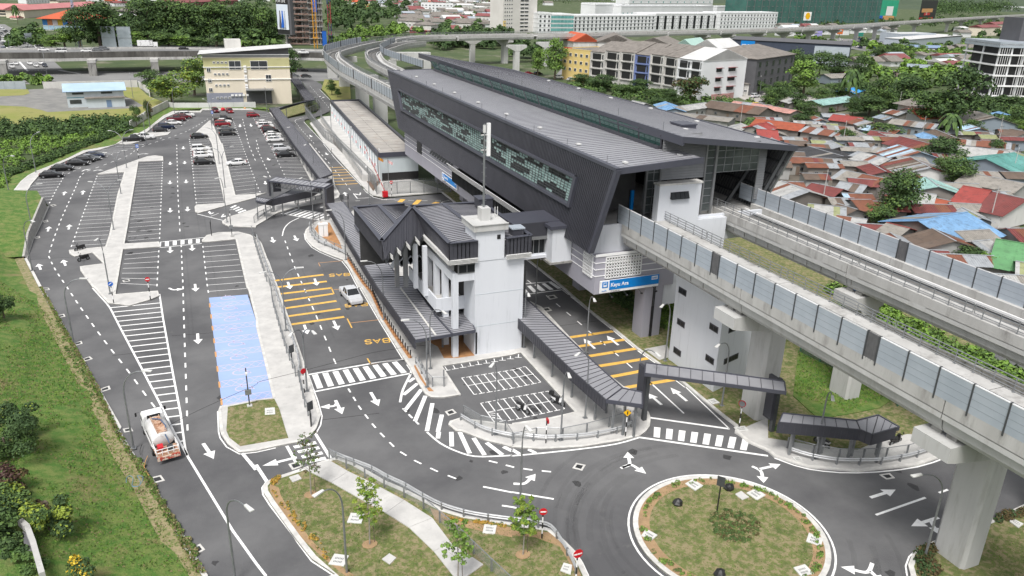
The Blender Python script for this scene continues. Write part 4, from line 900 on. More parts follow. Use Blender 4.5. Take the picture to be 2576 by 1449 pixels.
b2=smoothl(GP("01 1680,680 1500,620 1320,560 1258,520 1262,492 1400,420",RZ),3); barrier('pale noise panels along the inner curve behind the station roof',b2,RZ,2.2,2.6,every=10)
railing('handrail on the inside of the left curve',edgeoff(G1p,5.6),group=None); railing('handrail along the left side of the inner curve',edgeoff(g2l,.3))
railing('handrail along the outside of the far bend',edgeoff([p for p in o0 if 352<p.y<420],.2))
for i,(s,yt) in enumerate([('02 40,705',430),('02 330,560',430),('01 2175,620',480)]):
    b=G(T(s)[0]); 
    if i==1: b=G(T('02 330,660')[0])
    t=thing('viaduct_pier',['tall T-headed pier beside the leafy street trees','T-headed pier half hidden behind the leafy street trees','T-headed pier above the station roof peak'][i],'pier',b,0,'piers of the background viaduct')
    m=MB(); m.box(-1.3,-1.3,-.3,1.3,1.3,10); m.build('shaft',M_concw,t)
    m=MB(); pr=[(-5,12),(-5,10.9),(-1.5,9.2),(1.5,9.2),(5,10.9),(5,12)]; m.add([(a,-1.4,b_) for a,b_ in pr]+[(a,1.4,b_) for a,b_ in pr],[(5,4,3,2,1,0),(6,7,8,9,10,11)]+[(k,(k+1)%6,6+(k+1)%6,6+k) for k in range(6)]); m.build('crosshead',M_concw,t)
ds=[(p-Vector((0,0,0))) for p in edgeoff(G3p,5.7)]
far_p=[]
for k,s in enumerate(['02 1850,378','02 2110,372','02 2420,340','03 100,325','03 350,320','03 600,305','03 830,295','03 1010,290','03 1190,280','03 1420,262','03 1750,240','03 1900,225','03 2090,205','03 2230,200','03 2400,190','01 2420,440']):
    p=G(T(s)[0],11.2); 
    b=min((along(G3p,q/300) for q in range(301)),key=lambda v:abs(v.x/v.y-p.x/p.y)); j=min(range(len(G3p)),key=lambda i:(G3p[i]-b).length)
    a_=G3p[max(0,j-1)];c_=G3p[min(len(G3p)-1,j+1)]; tdir=(c_-a_).normalized(); r=Vector((tdir.y,-tdir.x,0)); ctr=b+r*5.6
    t=thing('viaduct_pier','hammerhead pier of the background viaduct, %s from the left along the white hotel'%(['first','second','third','fourth','fifth','sixth','seventh','eighth','ninth','tenth','eleventh','twelfth','thirteenth','fourteenth','fifteenth','nearest'][k]),'pier',(ctr.x,ctr.y,0),math.atan2(r.y,r.x),'piers of the background viaduct')
    m=MB(); m.box(-1.5,-1.3,-.3,1.5,1.3,10); m.build('shaft',M_concw,t)
    m=MB(); pr=[(-6,12),(-6,11),(-1.8,9.2),(1.8,9.2),(6,11),(6,12)]; m.add([(a,-1.4,b_) for a,b_ in pr]+[(a,1.4,b_) for a,b_ in pr],[(5,4,3,2,1,0),(6,7,8,9,10,11)]+[(q,(q+1)%6,6+(q+1)%6,6+q) for q in range(6)]); m.build('crosshead',M_concw,t)
# piers of the curve behind substation
for k,(s,l) in enumerate([("01 1040,1080","broad pier behind the substation roof, left"),("01 1220,1180","broad pier behind the substation roof, right"),("01 740,740","pier where the outer curve crosses the highway"),("01 860,830","pier cap at the outer curve beside the lawn")]):
    b=G(T(s)[0],2); m=MB(); t=thing('viaduct_pier',l,'pier',(b.x+1.5,b.y+3,0)); MB().box(-1.7,-1,-.3,2.2,1.2,9.5).build('shaft',M_concw,t); MB().box(-3.5,-1.2,9.5,5.5,1.4,11.6).build('crosshead',M_concw,t)
p1=G(T("01 1350,520")[0],14.); t=thing('portal_beam','long concrete portal beam above the station roof peak','beam',(p1.x,p1.y,0)); q1_=G(T("01 1750,520")[0],14)
m=MB(); m.obox((0,0,10.8),(q1_.x-p1.x,q1_.y-p1.y,10.8),3,3); m.build('beam',M_concw,t); m=MB(); e=Vector((q1_.x-p1.x,q1_.y-p1.y,0)); m.box(e.x-3,e.y-1.5,0,e.x,e.y+1.5,10.8); m.box(-1,-1.5,0,2,1.5,10.8); m.build('column',M_concw,t)
# ================= CANOPIES =================
def canopy(name,label,Ls,Rs,z,skirtL=0,skirtR=0,seam=.45,posts=(),post_in=.6,gable=False,cat='canopy',twoside=False,gutter=None,pr=.09,mt=None):
    L=GP(Ls,z);R=GP(Rs,z)
    t=thing(name,label,cat,(L[0].x,L[0].y,0)); o=L[0]*1; o.z=0
    n=len(L); m=MB()
    for i in range(n-1):
        q=[L[i],R[i],R[i+1],L[i+1]]; dn=Vector((0,0,.18)); m.add([p-o for p in q]+[p-o-dn for p in q],[(0,1,2,3),(7,6,5,4),(0,4,5,1),(1,5,6,2),(2,6,7,3),(3,7,4,0)])
    m.build('roof_sheet',mt or M_roof,t)
    s=MB()
    for i in range(n-1):
        k=max(1,int(max((L[i+1]-L[i]).length,(R[i+1]-R[i]).length)/seam))
        for j in range(k+1): s.obox(L[i].lerp(L[i+1],j/k)-o,R[i].lerp(R[i+1],j/k)-o,.05,.045)
    tag(s.build('roof_seams',M_seam,t),kind='stuff')
    for E_,sk,nm in ((L,skirtL,1),(R,skirtR,-1)):
        m=MB(); rb=MB()
        for i in range(n-1):
            a,b=E_[i]-o,E_[i+1]-o; dz=Vector((0,0,max(sk,.22)-.06)); m.obox(a-dz,b-dz,.14,max(sk,.22)+.02)
            if sk>.5:
                k=int((b-a).length/.5)
                for j in range(k): p=a.lerp(b,j/k); rb.box(p.x-.11,p.y-.03,p.z-sk+.06,p.x+.11,p.y+.03,p.z-.02)
        m.build('fascia',M_dark if sk>.5 else M_darkf,t)
        if rb.v: tag(rb.build('cladding_ribs',M_seam,t),kind='stuff')
    for q in ((L[0],R[0]),(L[-1],R[-1])): m=MB(); m.obox(q[0]-o-Vector((0,0,.3)),q[1]-o-Vector((0,0,.3)),.12,.34); m.build('fascia',M_darkf,t)
    if gutter: 
        g_=GP(gutter,z+.03); m=MB()
        for a,b in zip(g_,g_[1:]): m.obox(a-o,b-o,.22,.05)
        m.build('gutter',M_kerb,t)
    for P_ in posts:
        side,cnt=P_; A=[p.lerp(q_,side) for p,q_ in zip(L,R)]
        for i in range(cnt):
            p=along(A,(i+.5)/cnt)-o; MB().box(p.x-.1,p.y-.1,.1,p.x+.1,p.y+.1,z-.18).build('post',M_steel,t)
    return t
canopy('bus_canopy','long charcoal bus stop canopy with side skirt, along the bollards beside the bus bays',"11 710,600 930,965 1150,1330 1160,1345 1225,1449 21 1400,240 1600,525","11 880,582 1085,880 1430,1335 1530,1335 1610,1449 21 1800,270 1980,462",3.6,skirtL=1.15,posts=((.55,10),),seam=.8,gutter="21 1455,0 1560,140 1810,478")
canopy('small_roof','small charcoal roof between the bus canopy and the entrance hall',"11 990,815 1040,880","11 1080,800 1125,885",4.3)
canopy('canopy','low dark roof between the bus canopy and the white tower',"21 1655,-60 1800,270 1975,460","21 1800,-60 2125,215 2205,425",3.7,posts=((.1,2),))
canopy('covered_walkway','long charcoal covered walkway beside the motorcycle park',"22 -240,20 600,830 945,1130","22 90,60 850,770 1110,1005",3.9,skirtL=1.2,posts=((.25,6),(.85,6)),seam=.75)
canopy('covered_walkway','short bent section of charcoal walkway roof under the tall gateway',"22 945,1130 1310,1180","22 1110,1010 1310,1050",3.9,skirtL=.35,posts=((.2,3),),seam=.9)
canopy('gateway_canopy','tall charcoal portal canopy spanning the two-lane road under the viaduct',"22 1335,862 23 180,1048","22 1345,755 23 165,940",6.1,skirtL=.3,seam=1.,posts=())
canopy('covered_walkway','charcoal covered walkway right of the tall pier, over parked motorbikes',"23 110,1355 930,1430 33 1050,30 1290,-40","23 150,1262 890,1335 1110,1280 1345,1400".replace('1345,1400','1320,1400'),3.7,skirtL=1.1,posts=((.3,4),(.8,4)),seam=.9)
canopy('covered_walkway','long dark covered walkway between the car park and the ramp road, upper part',"01 350,790 500,1010 230,1090 135,1085","01 430,790 590,1005 225,1080 215,1080",3.6,skirtL=.7,posts=((.2,6),),seam=.5)
canopy('covered_walkway','long dark covered walkway along the right-hand edge of the car park',"01 135,1085 380,1449 11 640,345","01 220,1080 530,1449 11 765,300",3.7,skirtL=.9,posts=((.25,15),(.85,12)),seam=.5)
canopy('covered_walkway','low angled walkway roof passing under the white-framed truss canopy',"11 640,345 370,455 90,590 0,570","11 760,355 560,470 160,560 0,530",3.6,skirtL=.0,skirtR=1.2,posts=((.5,5),),seam=.6)
canopy('truss_canopy','tall truss portal canopy with striped roof over the zebra crossing',"11 120,370 685,440","11 200,332 758,400",6.0,skirtL=.1,seam=.85)
# portal legs & truss
def leg(par_label,s,z,w,par,nm='post'):
    p=G(T(s)[0]); return p
t=thing('portal_frame','steel legs and dark end boxes of the tall truss canopy','frame',(13.4,143.3,0))
a=Vector((13.4,143.3,0)); b=Vector((21.4,135.5,0))
for p,sx in ((a,1),(b,1)): lp(MB().box(p.x-.22,p.y-.22,0,p.x+.22,p.y+.22,5.9),'post',M_steel,t)
m=MB(); q=G(T('11 120,370')[0],6); m.box(q.x-.0,q.y-.2,3.2,q.x+.3,q.y+2.4,5.8); m.obox((q.x,q.y+2.4,3.3),(q.x+2.4,q.y+2.4,3.3),.15,2.2); lp(m,'end_box',M_dark,t)
q=G(T('11 685,440')[0],6); q2=G(T('11 758,400')[0],6); m=MB(); e=(q2-q); m.prism([q,q2,q2+Vector((.3,-.5,0)),q+Vector((.3,-.5,0))],2.6,5.9); lp(m,'end_box',M_dark,t)
m=MB(); A=G(T('11 135,372')[0],5.7);B=G(T('11 680,442')[0],5.7); n=13
m.obox(A,B,.16,.16); d=Vector((0,0,-1.1)); m.obox(A+d,B+d,.14,.14)
for i in range(n): p,q_=A.lerp(B,i/n),A.lerp(B,(i+1)/n); m.tube([p+d,p],.05,4); m.tube([p+d,q_],.045,4)
lp(m,'truss',M_steel,t)
t=thing('portal_frame','dark steel legs carrying the tall portal canopy under the viaduct','frame',(38.7,56.7,0))
for p in (Vector((38.7,56.7,0)),G(T('23 30,1449')[0])):
    m=MB(); m.box(p.x-.2,p.y-.2,0,p.x+.2,p.y+.2,5.9); lp(m,'post',M_steeld,t)
    m=MB(); m.box(p.x-.55,p.y-.15,1.5,p.x-.2,p.y+.9,6.); lp(m,'end_box',M_dark,t)
# ================= ENTRANCE HALL =================
zT=14.0
C_=Vector((24.8,75.6,zT)); P1=Vector((25.1,91.4,zT)); P2=Vector((18.2,78.7,zT)); P3=Vector((18.2,92.9,zT)); BR=Vector((34.0,90.5,zT)); R_=Vector((34.3,75.6,zT)); P4=Vector((24.5,92.7,zT))
eb=thing('entrance_hall','charcoal-clad raised entrance hall with zigzag roof edge in front of the station','building',(26,84,0))
def ep(b,n,m,label=None,kind=None):
    o=lp(b,n,m,eb); tag(o,label,kind=kind); return o
# roofs (slightly below parapet)
dz=Vector((0,0,-.35))
def eroof(c,seams,nm='roof_sheet'):
    m=MB(); m.add(c+[p-Vector((0,0,.2)) for p in c],[(0,1,2,3),(7,6,5,4),(0,4,5,1),(1,5,6,2),(2,6,7,3),(3,7,4,0)]); ep(m,nm,M_roof)
    s=MB()
    for i in range(seams+1): s.obox(c[0].lerp(c[3],i/seams),c[1].lerp(c[2],i/seams),.05,.08)
    ep(s,'roof_seams',M_seam,kind='stuff')
rd=Vector((29.3,75.8,zT-.0)); rdf=Vector((29.,90.9,zT-.0))
eroof([C_+dz,rd,rdf,P1+dz],26); eroof([rd,R_+dz,BR+dz,rdf],26)
a1=Vector((21.3,84.2,zT-.05)); a2=Vector((21.3,92.7,zT-.05))
eroof([P2+dz,a1,a2,P3+dz],24); eroof([a1,P1+dz,P4+dz,a2],14)
for a,b in ((rd,rdf),(a1,a2)): m=MB(); m.obox(a+Vector((0,0,.05)),b+Vector((0,0,.05)),.55,.07); ep(m,'ridge_cap',M_darkf)
def ribwall(p,q,h0,h1,ribs,nm='cladding_wall',mt=None,bot=None):
    d=(q-p); n=Vector((d.y,-d.x,0)).normalized(); 
    m=MB(); b0=Vector((p.x,p.y,h0)) if bot is None else bot[0]; b1=Vector((q.x,q.y,h0)) if bot is None else bot[1]
    pts=[p,q,b1,b0]; m.add([v for v in pts]+[v-n*.25 for v in pts],[(0,1,2,3),(7,6,5,4),(0,4,5,1),(1,5,6,2),(2,6,7,3),(3,7,4,0)]); o=ep(m,nm,M_dark)
    r=MB(); 
    for i in range(ribs+1): 
        a,b=p.lerp(q,i/ribs),b0.lerp(b1,i/ribs); r.obox(a+n*.0,b+n*.0,.09,.09)
    ep(r,'cladding_ribs',M_seam,kind='stuff'); return o
zb=12.0
ribwall(C_,Vector((28.0,75.6,zT)),zb,zT,7); ribwall(Vector((31.3,75.4,zT)),Vector((34.3,75.4,zT)),zb,zT,7)
ribwall(P1,C_,zb,zT,44,bot=(Vector((25.1,86.,12.1)),Vector((24.8,75.6,zb))))
ribwall(P3,P2,11.8,zT,40)
TOP=T('V 961,605 1034.7,517 1069,551'); BZ=T('V 970,652 980,634 988,642 997,620 1008,632 1020,605 1031,618 1043,592 1055,607 1069,587')
pn=(P1-P2).cross(Vector((25.0,86.,12.1))-P2).normalized()
def onpl(p): d=ray(p); o_=Vector((0,0,HC)); t=pn.dot(P2-o_)/pn.dot(d); return o_+d*t
def iy(x,L_):
    for (x0_,y0_),(x1_,y1_) in zip(L_,L_[1:]):
        if x0_<=x<=x1_: return y0_+(y1_-y0_)*(x-x0_)/(x1_-x0_)
    return L_[0][1] if x<L_[0][0] else L_[-1][1]
xs_=sorted(set([p[0] for p in BZ]+[961,1034.7]+list(np.linspace(961,1069,28))))
tp=[onpl((x,iy(x,TOP))) for x in xs_]; bt=[onpl((x+(8 if x<970 else 0),iy(max(970,x),BZ))) for x in xs_]
m=MB()
for i in range(len(xs_)-1): m.add([tp[i],tp[i+1],bt[i+1],bt[i]],[(0,1,2,3)])
ep(m,'gable_cladding_wall',M_dark)
m=MB()
for i in range(0,len(xs_)): m.obox(tp[i]-pn*.0,bt[i]-pn*.0,.06,.07)
ep(m,'cladding_ribs',M_seam,kind='stuff')
zz=[onpl(p) for p in BZ]; m=MB(); m2=MB()
for k in range(4):
    for i,(a,b) in enumerate(zip(zz,zz[1:])): dn=Vector((0,-.04*k,-.13*k-.1)); (m if i%2 else m2).obox(a+dn,b+dn,.12,.05)
    a=Vector((24.75,86.2,12.0-.14*k));b=Vector((24.75,75.5,12.0-.14*k)); m.obox(a,b,.3,.06); m.obox(b,Vector((28,75.5,12.0-.14*k)),.3,.06); m.obox(Vector((31.3,75.3,12.0-.14*k)),Vector((34.3,75.3,12.0-.14*k)),.3,.06)
ep(m,'louvre_trim',M_lamp,kind='stuff'); ep(m2,'louvre_trim',M_steeld,kind='stuff')
for a,b in ((P1,C_),(C_,Vector((28,75.6,zT))),(P3,P2),(P2,P1),(P3,P4),(P4,P1),(Vector((31.3,75.4,zT)),R_),(R_,BR),(BR,P1)):
    m=MB(); m.obox(a,b,.5,.06); ep(m,'parapet_cap',M_darkf)
m=MB(); m.obox(R_-Vector((0,0,2)),BR-Vector((0,0,2)),.2,2); m.obox(BR-Vector((0,0,2)),P1-Vector((0,0,2)),.2,2); m.obox(P3-Vector((0,0,2)),P4-Vector((0,0,2)),.2,2); ep(m,'back_wall',M_dark)
# soffit, window band, beams
m=MB(); m.prism([Vector((25.1,76,0)),Vector((34,76,0)),Vector((34,90,0)),Vector((25.1,90,0))],11.3,11.5); m.prism([Vector((18.5,79.5,0)),Vector((25,88,0)),Vector((25,92.5,0)),Vector((18.5,92.5,0))],11.3,11.6); ep(m,'soffit',M_int)
m=MB(); m.box(25.9,75.95,10.2,28,76.2,11.4); m.box(25.3,76.2,10.6,25.5,86,11.4); ep(m,'window_band',M_louv)
for i in range(2): m=MB(); m.box(26.0+i*.95,75.9,10.35,26.85+i*.95,75.95,11.2); ep(m,'window_pane',M_glassd)
m=MB(); m.box(25.3,76.0,9.3,25.75,87,10.3); m.box(25.75,76.0,9.3,28,76.4,10.2); m.box(25.3,86.6,9.3,34,87,10.3); ep(m,'ring_beam',M_wall)
for i,y in enumerate((76.0,79.5,82.8,86.0)): m=MB(); m.box(25.3,y,.1 if i<2 else 3.6,25.95,y+.65,9.3); ep(m,'column',M_wall)
for (cx_,cy_),Yc,mt_ in (((1000,693),87,M_louv),((1022,694),86,M_louv),((1047,696),84,M_wall),((1071,715),82.6,M_wall)): q=atY((cx_,cy_),Yc); m=MB(); m.box(q.x-.25,q.y,q.z-1.5,q.x+.25,q.y+.5,11.5); ep(m,'column',mt_)
zg=[atY((881.7+.2232*a,479.2+.2232*b),89.5) for a,b in ((480,880),(545,795),(572,858),(640,770),(672,832),(718,755),(768,800),(810,760))]
m=MB()
for a,b in zip(zg,zg[1:]): m.obox(a,b,.3,.55)
ep(m,'folded_beam',M_wall)
fc=G((1100,785),4.6); FX,FY=fc.x,fc.y; print('floor corner',FX,FY)
m=MB(); m.box(FX+.1,FY+.1,4.8,34,91,5.2); ep(m,'floor_slab',M_pave)
m=MB(); m.box(FX-.1,FY,4.6,FX+.1,91,6.2); m.box(FX+.1,FY,4.6,28,FY+.2,6.2); ep(m,'parapet_wall',M_wall)
m=MB(); m.box(28.2,80,.1,34,91.8,11.3); m.box(25.6,92.2,.1,34,92.5,11.3); m.box(18.6,92.2,6.5,25.6,92.5,11.3); ep(m,'inner_wall',M_int)
# white tower with mast
t1=thing('lift_tower','tall white rendered tower with a flat cap rising through the entrance hall','tower',(27.8,75.7,0))
lp(MB().box(27.8,75.75,0,33.65,79.5,11.6),'wall',M_wall,t1); lp(MB().box(27.85,75.7,11.55,31.2,79.2,15.0),'upper_wall',M_wall,t1)
lp(MB().box(27.5,75.4,15.0,31.5,79.5,15.7),'cap',M_signw if 0 else M_concw,t1); lp(MB().box(28.9,77.,15.7,30.0,78.2,17.1),'plinth',M_concw,t1)
[lp(MB().box(27.78,75.72,z_,33.67,75.75,z_+.03),'render_joint',M_pale,t1) for z_ in (3.7,7.6,11.5)]; m=MB(); m.tube([(33.75,76.2,.2),(33.75,76.2,11.4)],.07,6); m.tube([(33.3,75.68,11.4),(33.3,75.68,15.)],.001,4); lp(m,'downpipe',M_lamp,t1)
m=MB(); m.box(30.3,75.66,13.9,30.7,75.7,14.4); lp(m,'vent',M_black,t1); m=MB(); m.box(27.9,75.72,.3,28.1,75.75,3); lp(m,'notice',M_black,t1)
m=MB(); m.obox((27.5,75.4,15.7),(31.5,75.4,15.7),.25,.08); m.obox((27.5,75.4,15.71),(27.5,79.5,15.71),.25,.08); lp(m,'cap_upstand',M_concw,t1)
for x in (31.2,31.5): m=MB(); m.tube([(x-.3,78,15.7),(x-.3,78,16.9)],.05); lp(m,'vent_pipe',M_lamp,t1)
zm=zat(29.4,77.6,312); t=thing('antenna_mast','slim galvanised antenna mast with a white panel aerial on the white tower','mast',(29.4,77.6,17.1))
h=zm-17.1; print('mast top',zm)
m=MB(); m.tube([(0,0,0),(0,0,h)],.13,6,r1=.1); m.build('mast_pole',M_steel,t)
m=MB()
for i in range(int(h/.45)): z=i*.45+.3; s=1 if i%2 else -1; m.tube([(0,0,z),(.3*s,0,z)],.02,4)
m.build('climbing_pegs',M_steel,t); zt_=h; m=MB(); m.box(.25,-.2,h-3.4,.62,.1,h+.1); m.build('panel_aerial',M_signw,t); m=MB(); m.box(-.15,-.1,h-.9,.1,.1,h-.1); m.box(-.4,-.05,h-1.2,.3,.05,h-1.1); m.box(-.4,-.05,h-2.8,.3,.05,h-2.7); m.build('aerial_bracket',M_lamp,t)
# link bridge
lb=thing('link_bridge','charcoal roofed link bridge joining the entrance hall to the station','bridge',(34.3,82,0))
q=[G(p,13.9) for p in T("V 1276,544 1383,535 1412,568 1308,573")]
def lk(b,n,m): return lp(b,n,m,lb)
lk(MB().prism([Vector((34.2,81.2,0)),Vector((41,81.2,0)),Vector((41,86,0)),Vector((34.2,86,0))],13.3,13.6),'roof_sheet',M_darkf)
m=MB(); m.box(34.2,81.,11.9,39,81.25,13.62); lk(m,'fascia',M_dark); m=MB(); m.box(34.2,80.95,11.5,39,81.3,11.9); lk(m,'louvre_trim',M_louv)
m=MB(); m.box(34.2,81.3,9.2,39.6,86,9.6); m.box(34.2,81.0,9.1,41,81.4,9.45); lk(m,'deck',M_wall); m=MB(); m.box(34.3,81.5,9.6,41,81.6,11.5); lk(m,'glazing',M_glassd)
m=MB(); 
for x in np.linspace(34.4,38.8,7): m.box(x-.05,81.4,9.6,x+.05,81.5,11.5)
lk(m,'mullion',M_louv)
m=MB(); m.box(38.9,79.5,8.9,41.5,82.,13.1); lk(m,'white_end_wall',M_wall); m=MB(); m.box(38.5,79.2,13.1,41.6,82.4,13.5); lk(m,'end_roof',M_darkf); m=MB(); m.box(38.6,79.3,8.7,41.55,82.1,8.95); lk(m,'end_slab',M_concd)
m=MB(); m.box(36.3,82,0,36.75,82.45,9.1); lk(m,'steel_column',M_steeld)
t=thing('roof_box','dark hooded vent box on the link roof behind the mast','roof box',(33.5,88.5,14)); MB().prism([Vector((-.9,-.9,0)),Vector((.9,-.9,0)),Vector((.9,.9,0)),Vector((-.9,.9,0))],0,1.1).build('housing',M_dark,t); MB().box(-1.,-1,1.1,1,1,1.2).build('lid',M_darkf,t)
t=thing('hatch','blue-grey metal box on the roof right of the white tower','roof box',(33.2,77.2,13.7)); MB().box(-.7,-.6,0,.7,.6,.8).build('housing',M_dark,t); MB().box(-.8,-.7,.8,.8,.7,.95).build('lid',M_panel,t)
# ================= SUBSTATION =================
sbx0,sbx1,sy0,sy1=37.0,43.4,161,241
sb=thing('equipment_building','long pale substation block with a stained flat roof between the ramp road and the viaduct','building',(37,200,0))
A=G(T('11 1370,90')[0],6.);B=G(T('01 750,1012')[0],6.);C2=G(T('01 1012,1005')[0],6.);D2=Vector((C2.x+.5,A.y,6)); 
A.x=37.3;B.x=41.8; C2=Vector((B.x+8.5,B.y,6)); D2=Vector((A.x+8.5,A.y,6))
def sp(b,n,m,kind=None): o=lp(b,n,m,sb); tag(o,kind=kind); return o
sp(MB().prism([A,D2,C2,B],-.2,5.3),'wall',M_pale); sp(MB().prism([A+Vector((.4,.4,0)),D2+Vector((-.4,.4,0)),C2+Vector((-.4,-.4,0)),B+Vector((.4,-.4,0))],5.3,5.75),'roof_slab',mat('stained_roof_concrete',(.42,.40,.37),(.32,.30,.28),sc=.25,rough=.95,stain=(.35,(.24,.17,.12),.55,.75)))
for a,b in ((A,B),(B,C2),(C2,D2),(D2,A)): m=MB(); m.obox(a+Vector((0,0,-.8)),b+Vector((0,0,-.8)),.5,.95); sp(m,'parapet',M_darkf)
m=MB()
for i in range(1,24): p=A.lerp(B,i/24);q_=D2.lerp(C2,i/24); m.obox(Vector((p.x,p.y,5.75)),Vector((q_.x,q_.y,5.75)),.06,.03)
p=A.lerp(D2,.45);q_=B.lerp(C2,.45); m.obox(Vector((p.x,p.y,5.75)),Vector((q_.x,q_.y,5.75)),.06,.03); sp(m,'roof_joints',M_concd,kind='stuff')
for i in range(12):
    p=A.lerp(B,(i+.5)/12); m=MB(); m.box(p.x-.12,p.y-.6,.5,p.x+.05,p.y+.6,2.9); sp(m,'door',M_pale)
    m=MB(); m.box(p.x-.14,p.y+1.1,2.4,p.x,p.y+1.45,3.0); sp(m,'red_box',M_red)
for i in range(25): p=A.lerp(B,i/24); m=MB(); m.box(p.x-.2,p.y-.08,.2,p.x,p.y+.08,4.9); sp(m,'pilaster',M_signw)
m=MB(); a=A+Vector((-3.6,1,0));b=B+Vector((-3.6,-1,0)); m.prism([a,A,B,b],-.1,1.5); sp(m,'loading_platform',M_pave)
m=MB(); a1_=Vector((a.x,a.y,1.5));b1_=Vector((b.x,b.y,1.5))
for k in (.5,1.0): m.obox(a1_+Vector((0,0,k)),b1_+Vector((0,0,k)),.05,.05)
for i in range(50): p=a1_.lerp(b1_,i/49); m.box(p.x-.04,p.y-.04,1.5,p.x+.04,p.y+.04,2.55)
sp(m,'platform_rail',M_steel)
m=MB(); m.box(A.x+.5,A.y-.05,0,D2.x,A.y+.0,1.8); sp(m,'dark_opening',M_black)
# mesh security fences with razor wire
def fence(label,s,h=2.4,name='security_fence',pitch=2.6,coil=True,mt=M_wire,post=M_steel,z=0.,top=True,pts=None,closed=False,pw=.06,cat='fence',low=.1):
    P0=pts or GP(s); o=Vector((P0[0].x,P0[0].y,0)); t=thing(name,label,cat,o)
    pm=MB(); L=plen(P0); n=max(2,round(L/pitch)); Q=[along(P0,i/n)-o for i in range(n+1)]
    for a,b in zip(Q,Q[1:]):
        p=MB(); p.add([(a.x,a.y,z+low),(b.x,b.y,z+low),(b.x,b.y,z+h),(a.x,a.y,z+h)],[(0,1,2,3)]); p.build('mesh_panel',mt,t)
    me=MB().box(-pw,-pw,0,pw,pw,h).mesh('fence_post',post)
    for q in Q: link('fence_post',me,t,Matrix.Translation((q.x,q.y,z)))
    if top: m=MB(); m.tube([(q.x,q.y,z+h) for q in Q],.045,4); m.build('top_rail',post,t)
    if coil:
        m=MB(); c=[]; k=int(L/.35)
        for i in range(k*6): u=along(P0,i/(k*6))-o; c.append((u.x+.28*math.cos(i*math.pi/3),u.y,z+h+.28+.28*math.sin(i*math.pi/3)))
        m.tube(c,.02,3); tag(m.build('razor_wire',M_steel,t),kind='stuff')
    return t
fence('wire security fence with coiled razor wire along the ramp road and substation yard',"01 500,1160 690,1400 11 800,20 1180,420 1215,510")
fence('wire security fence with coiled razor wire under the station end',"11 1290,520 1500,500 1960,490",h=2.6)
fence('white-grey mesh fence round the turning bulb of the ramp road',"01 500,1150 510,1060 620,1030 640,1100 520,1150",h=2.,coil=False)
fence('glass-like mesh fence beside the footpath on the planted island',"31 740,290 940,400 1150,505 1365,612 1585,725 1660,765 1830,915 2005,1060 2200,1255 2400,1449 2560,1600",h=1.15,coil=False,mt=M_fglass,z=.15,pitch=2.2)
fence('mesh pedestrian fence along the curved forecourt edge below the motorcycle park',"21 2090,1290 2275,1400 2510,1449 31 2576,135 32 180,65 440,85 700,35 22 945,1420 1060,1380 1180,1345",h=1.1,coil=False,mt=M_fglass,z=.13,pitch=2.5)
fence('mesh fence round the tip of the forecourt at the zebra crossing',"21 1640,800 1720,960 1810,1030 1900,1000 1890,930",h=1.15,coil=False,mt=M_fglass,z=.13,pitch=1.7)
fence('mesh fence around the orange planting strip by the bus canopy',"11 645,780 560,830 560,900 640,1000 780,1070 900,1110",h=1.15,coil=False,mt=M_fglass,z=.13)
fence('mesh fence along the pavement behind the right-hand guardrail',"33 190,175 430,245 680,290 890,292 1100,290 1290,265 1470,235 1620,180 1760,130 1880,90",h=1.15,coil=False,mt=M_fglass,z=.15,pitch=2.2)
fence('mesh fence on the traffic island by the truss canopy',"11 390,600 500,570 600,540 690,520",h=1.1,coil=False,mt=M_fglass,z=.13)
fence('mesh fence beside the left leg of the truss canopy',"11 150,690 0,770 10 2560,800",h=1.1,coil=False,mt=M_fglass,z=.13)
fence('green wavy mesh fence on the bank behind the viaducts',"23 320,660 790,890 1250,1100 1300,1200",h=1.6,coil=False,mt=mat('green_mesh',(.05,.12,.10),(.04,.10,.08),sc=1,alpha=.6),post=mat('green_post',(.05,.16,.10),(.04,.13,.08),sc=1))
fence('steel railing with low beam between the blue bays and the bus road',"10 2540,900 2560,1000 11 20,1120 110,1400 150,1449 21 170,180 300,640 400,900",h=1.2,coil=False,mt=M_fglass,z=.13,pitch=2.)
fence('steel railing beside the lower bus road past the red round sign',"21 440,960 490,1200 560,1390",h=1.2,coil=False,mt=M_fglass,z=.13,pitch=1.8)
def guardrail(label,s,z=.13,white=None):
    P0=smoothl(GP(s),3); o=Vector((P0[0].x,P0[0].y,0)); t=thing('guardrail',label,'guardrail',o)
    m=MB(); 
    for k in (.48,.68): m.tube([(p.x-o.x,p.y-o.y,z+k) for p in P0],.075,5)
    m.build('beam',M_grail,t); n=int(plen(P0)/2.)+1; me=MB().box(-.07,-.09,0,.07,.09,.75).mesh('guardrail_post',M_steel)
    for i in range(n): p=along(P0,i/max(1,n-1)); link('post',me,t,Matrix.Translation((p.x-o.x,p.y-o.y,z)))
    return t
guardrail('galvanised guardrail curving round the top of the planted island',"31 810,285 980,350 1170,425 1320,510 1490,590 1660,690 1850,790 2080,865 2280,905 2576,945 32 240,975 390,1020 500,1170 590,1330 640,1449")
guardrail('galvanised guardrail along the curved front of the forecourt',"21 2060,1340 2250,1449 31 2410,55 2576,90 32 40,80 250,105 440,108 660,95 860,70 1080,20 22 1200,1410")
guardrail('galvanised guardrail on the right-hand bend behind the roundabout road',"33 210,230 400,290 650,335 880,345 1100,340 1290,315 1470,275 1620,225 1770,175 1930,115")
guardrail('short guardrail at the nose of the orange planting strip',"11 545,830 545,900 620,1000 760,1060 900,1130"); guardrail('guardrail on the traffic island under the truss canopy',"11 400,612 550,580 690,545"); guardrail('guardrail beside the left leg of the truss canopy',"11 160,690 20,775")
guardrail('short white-ended guardrail at the forecourt tip',"21 1610,770 1660,860 1730,980")
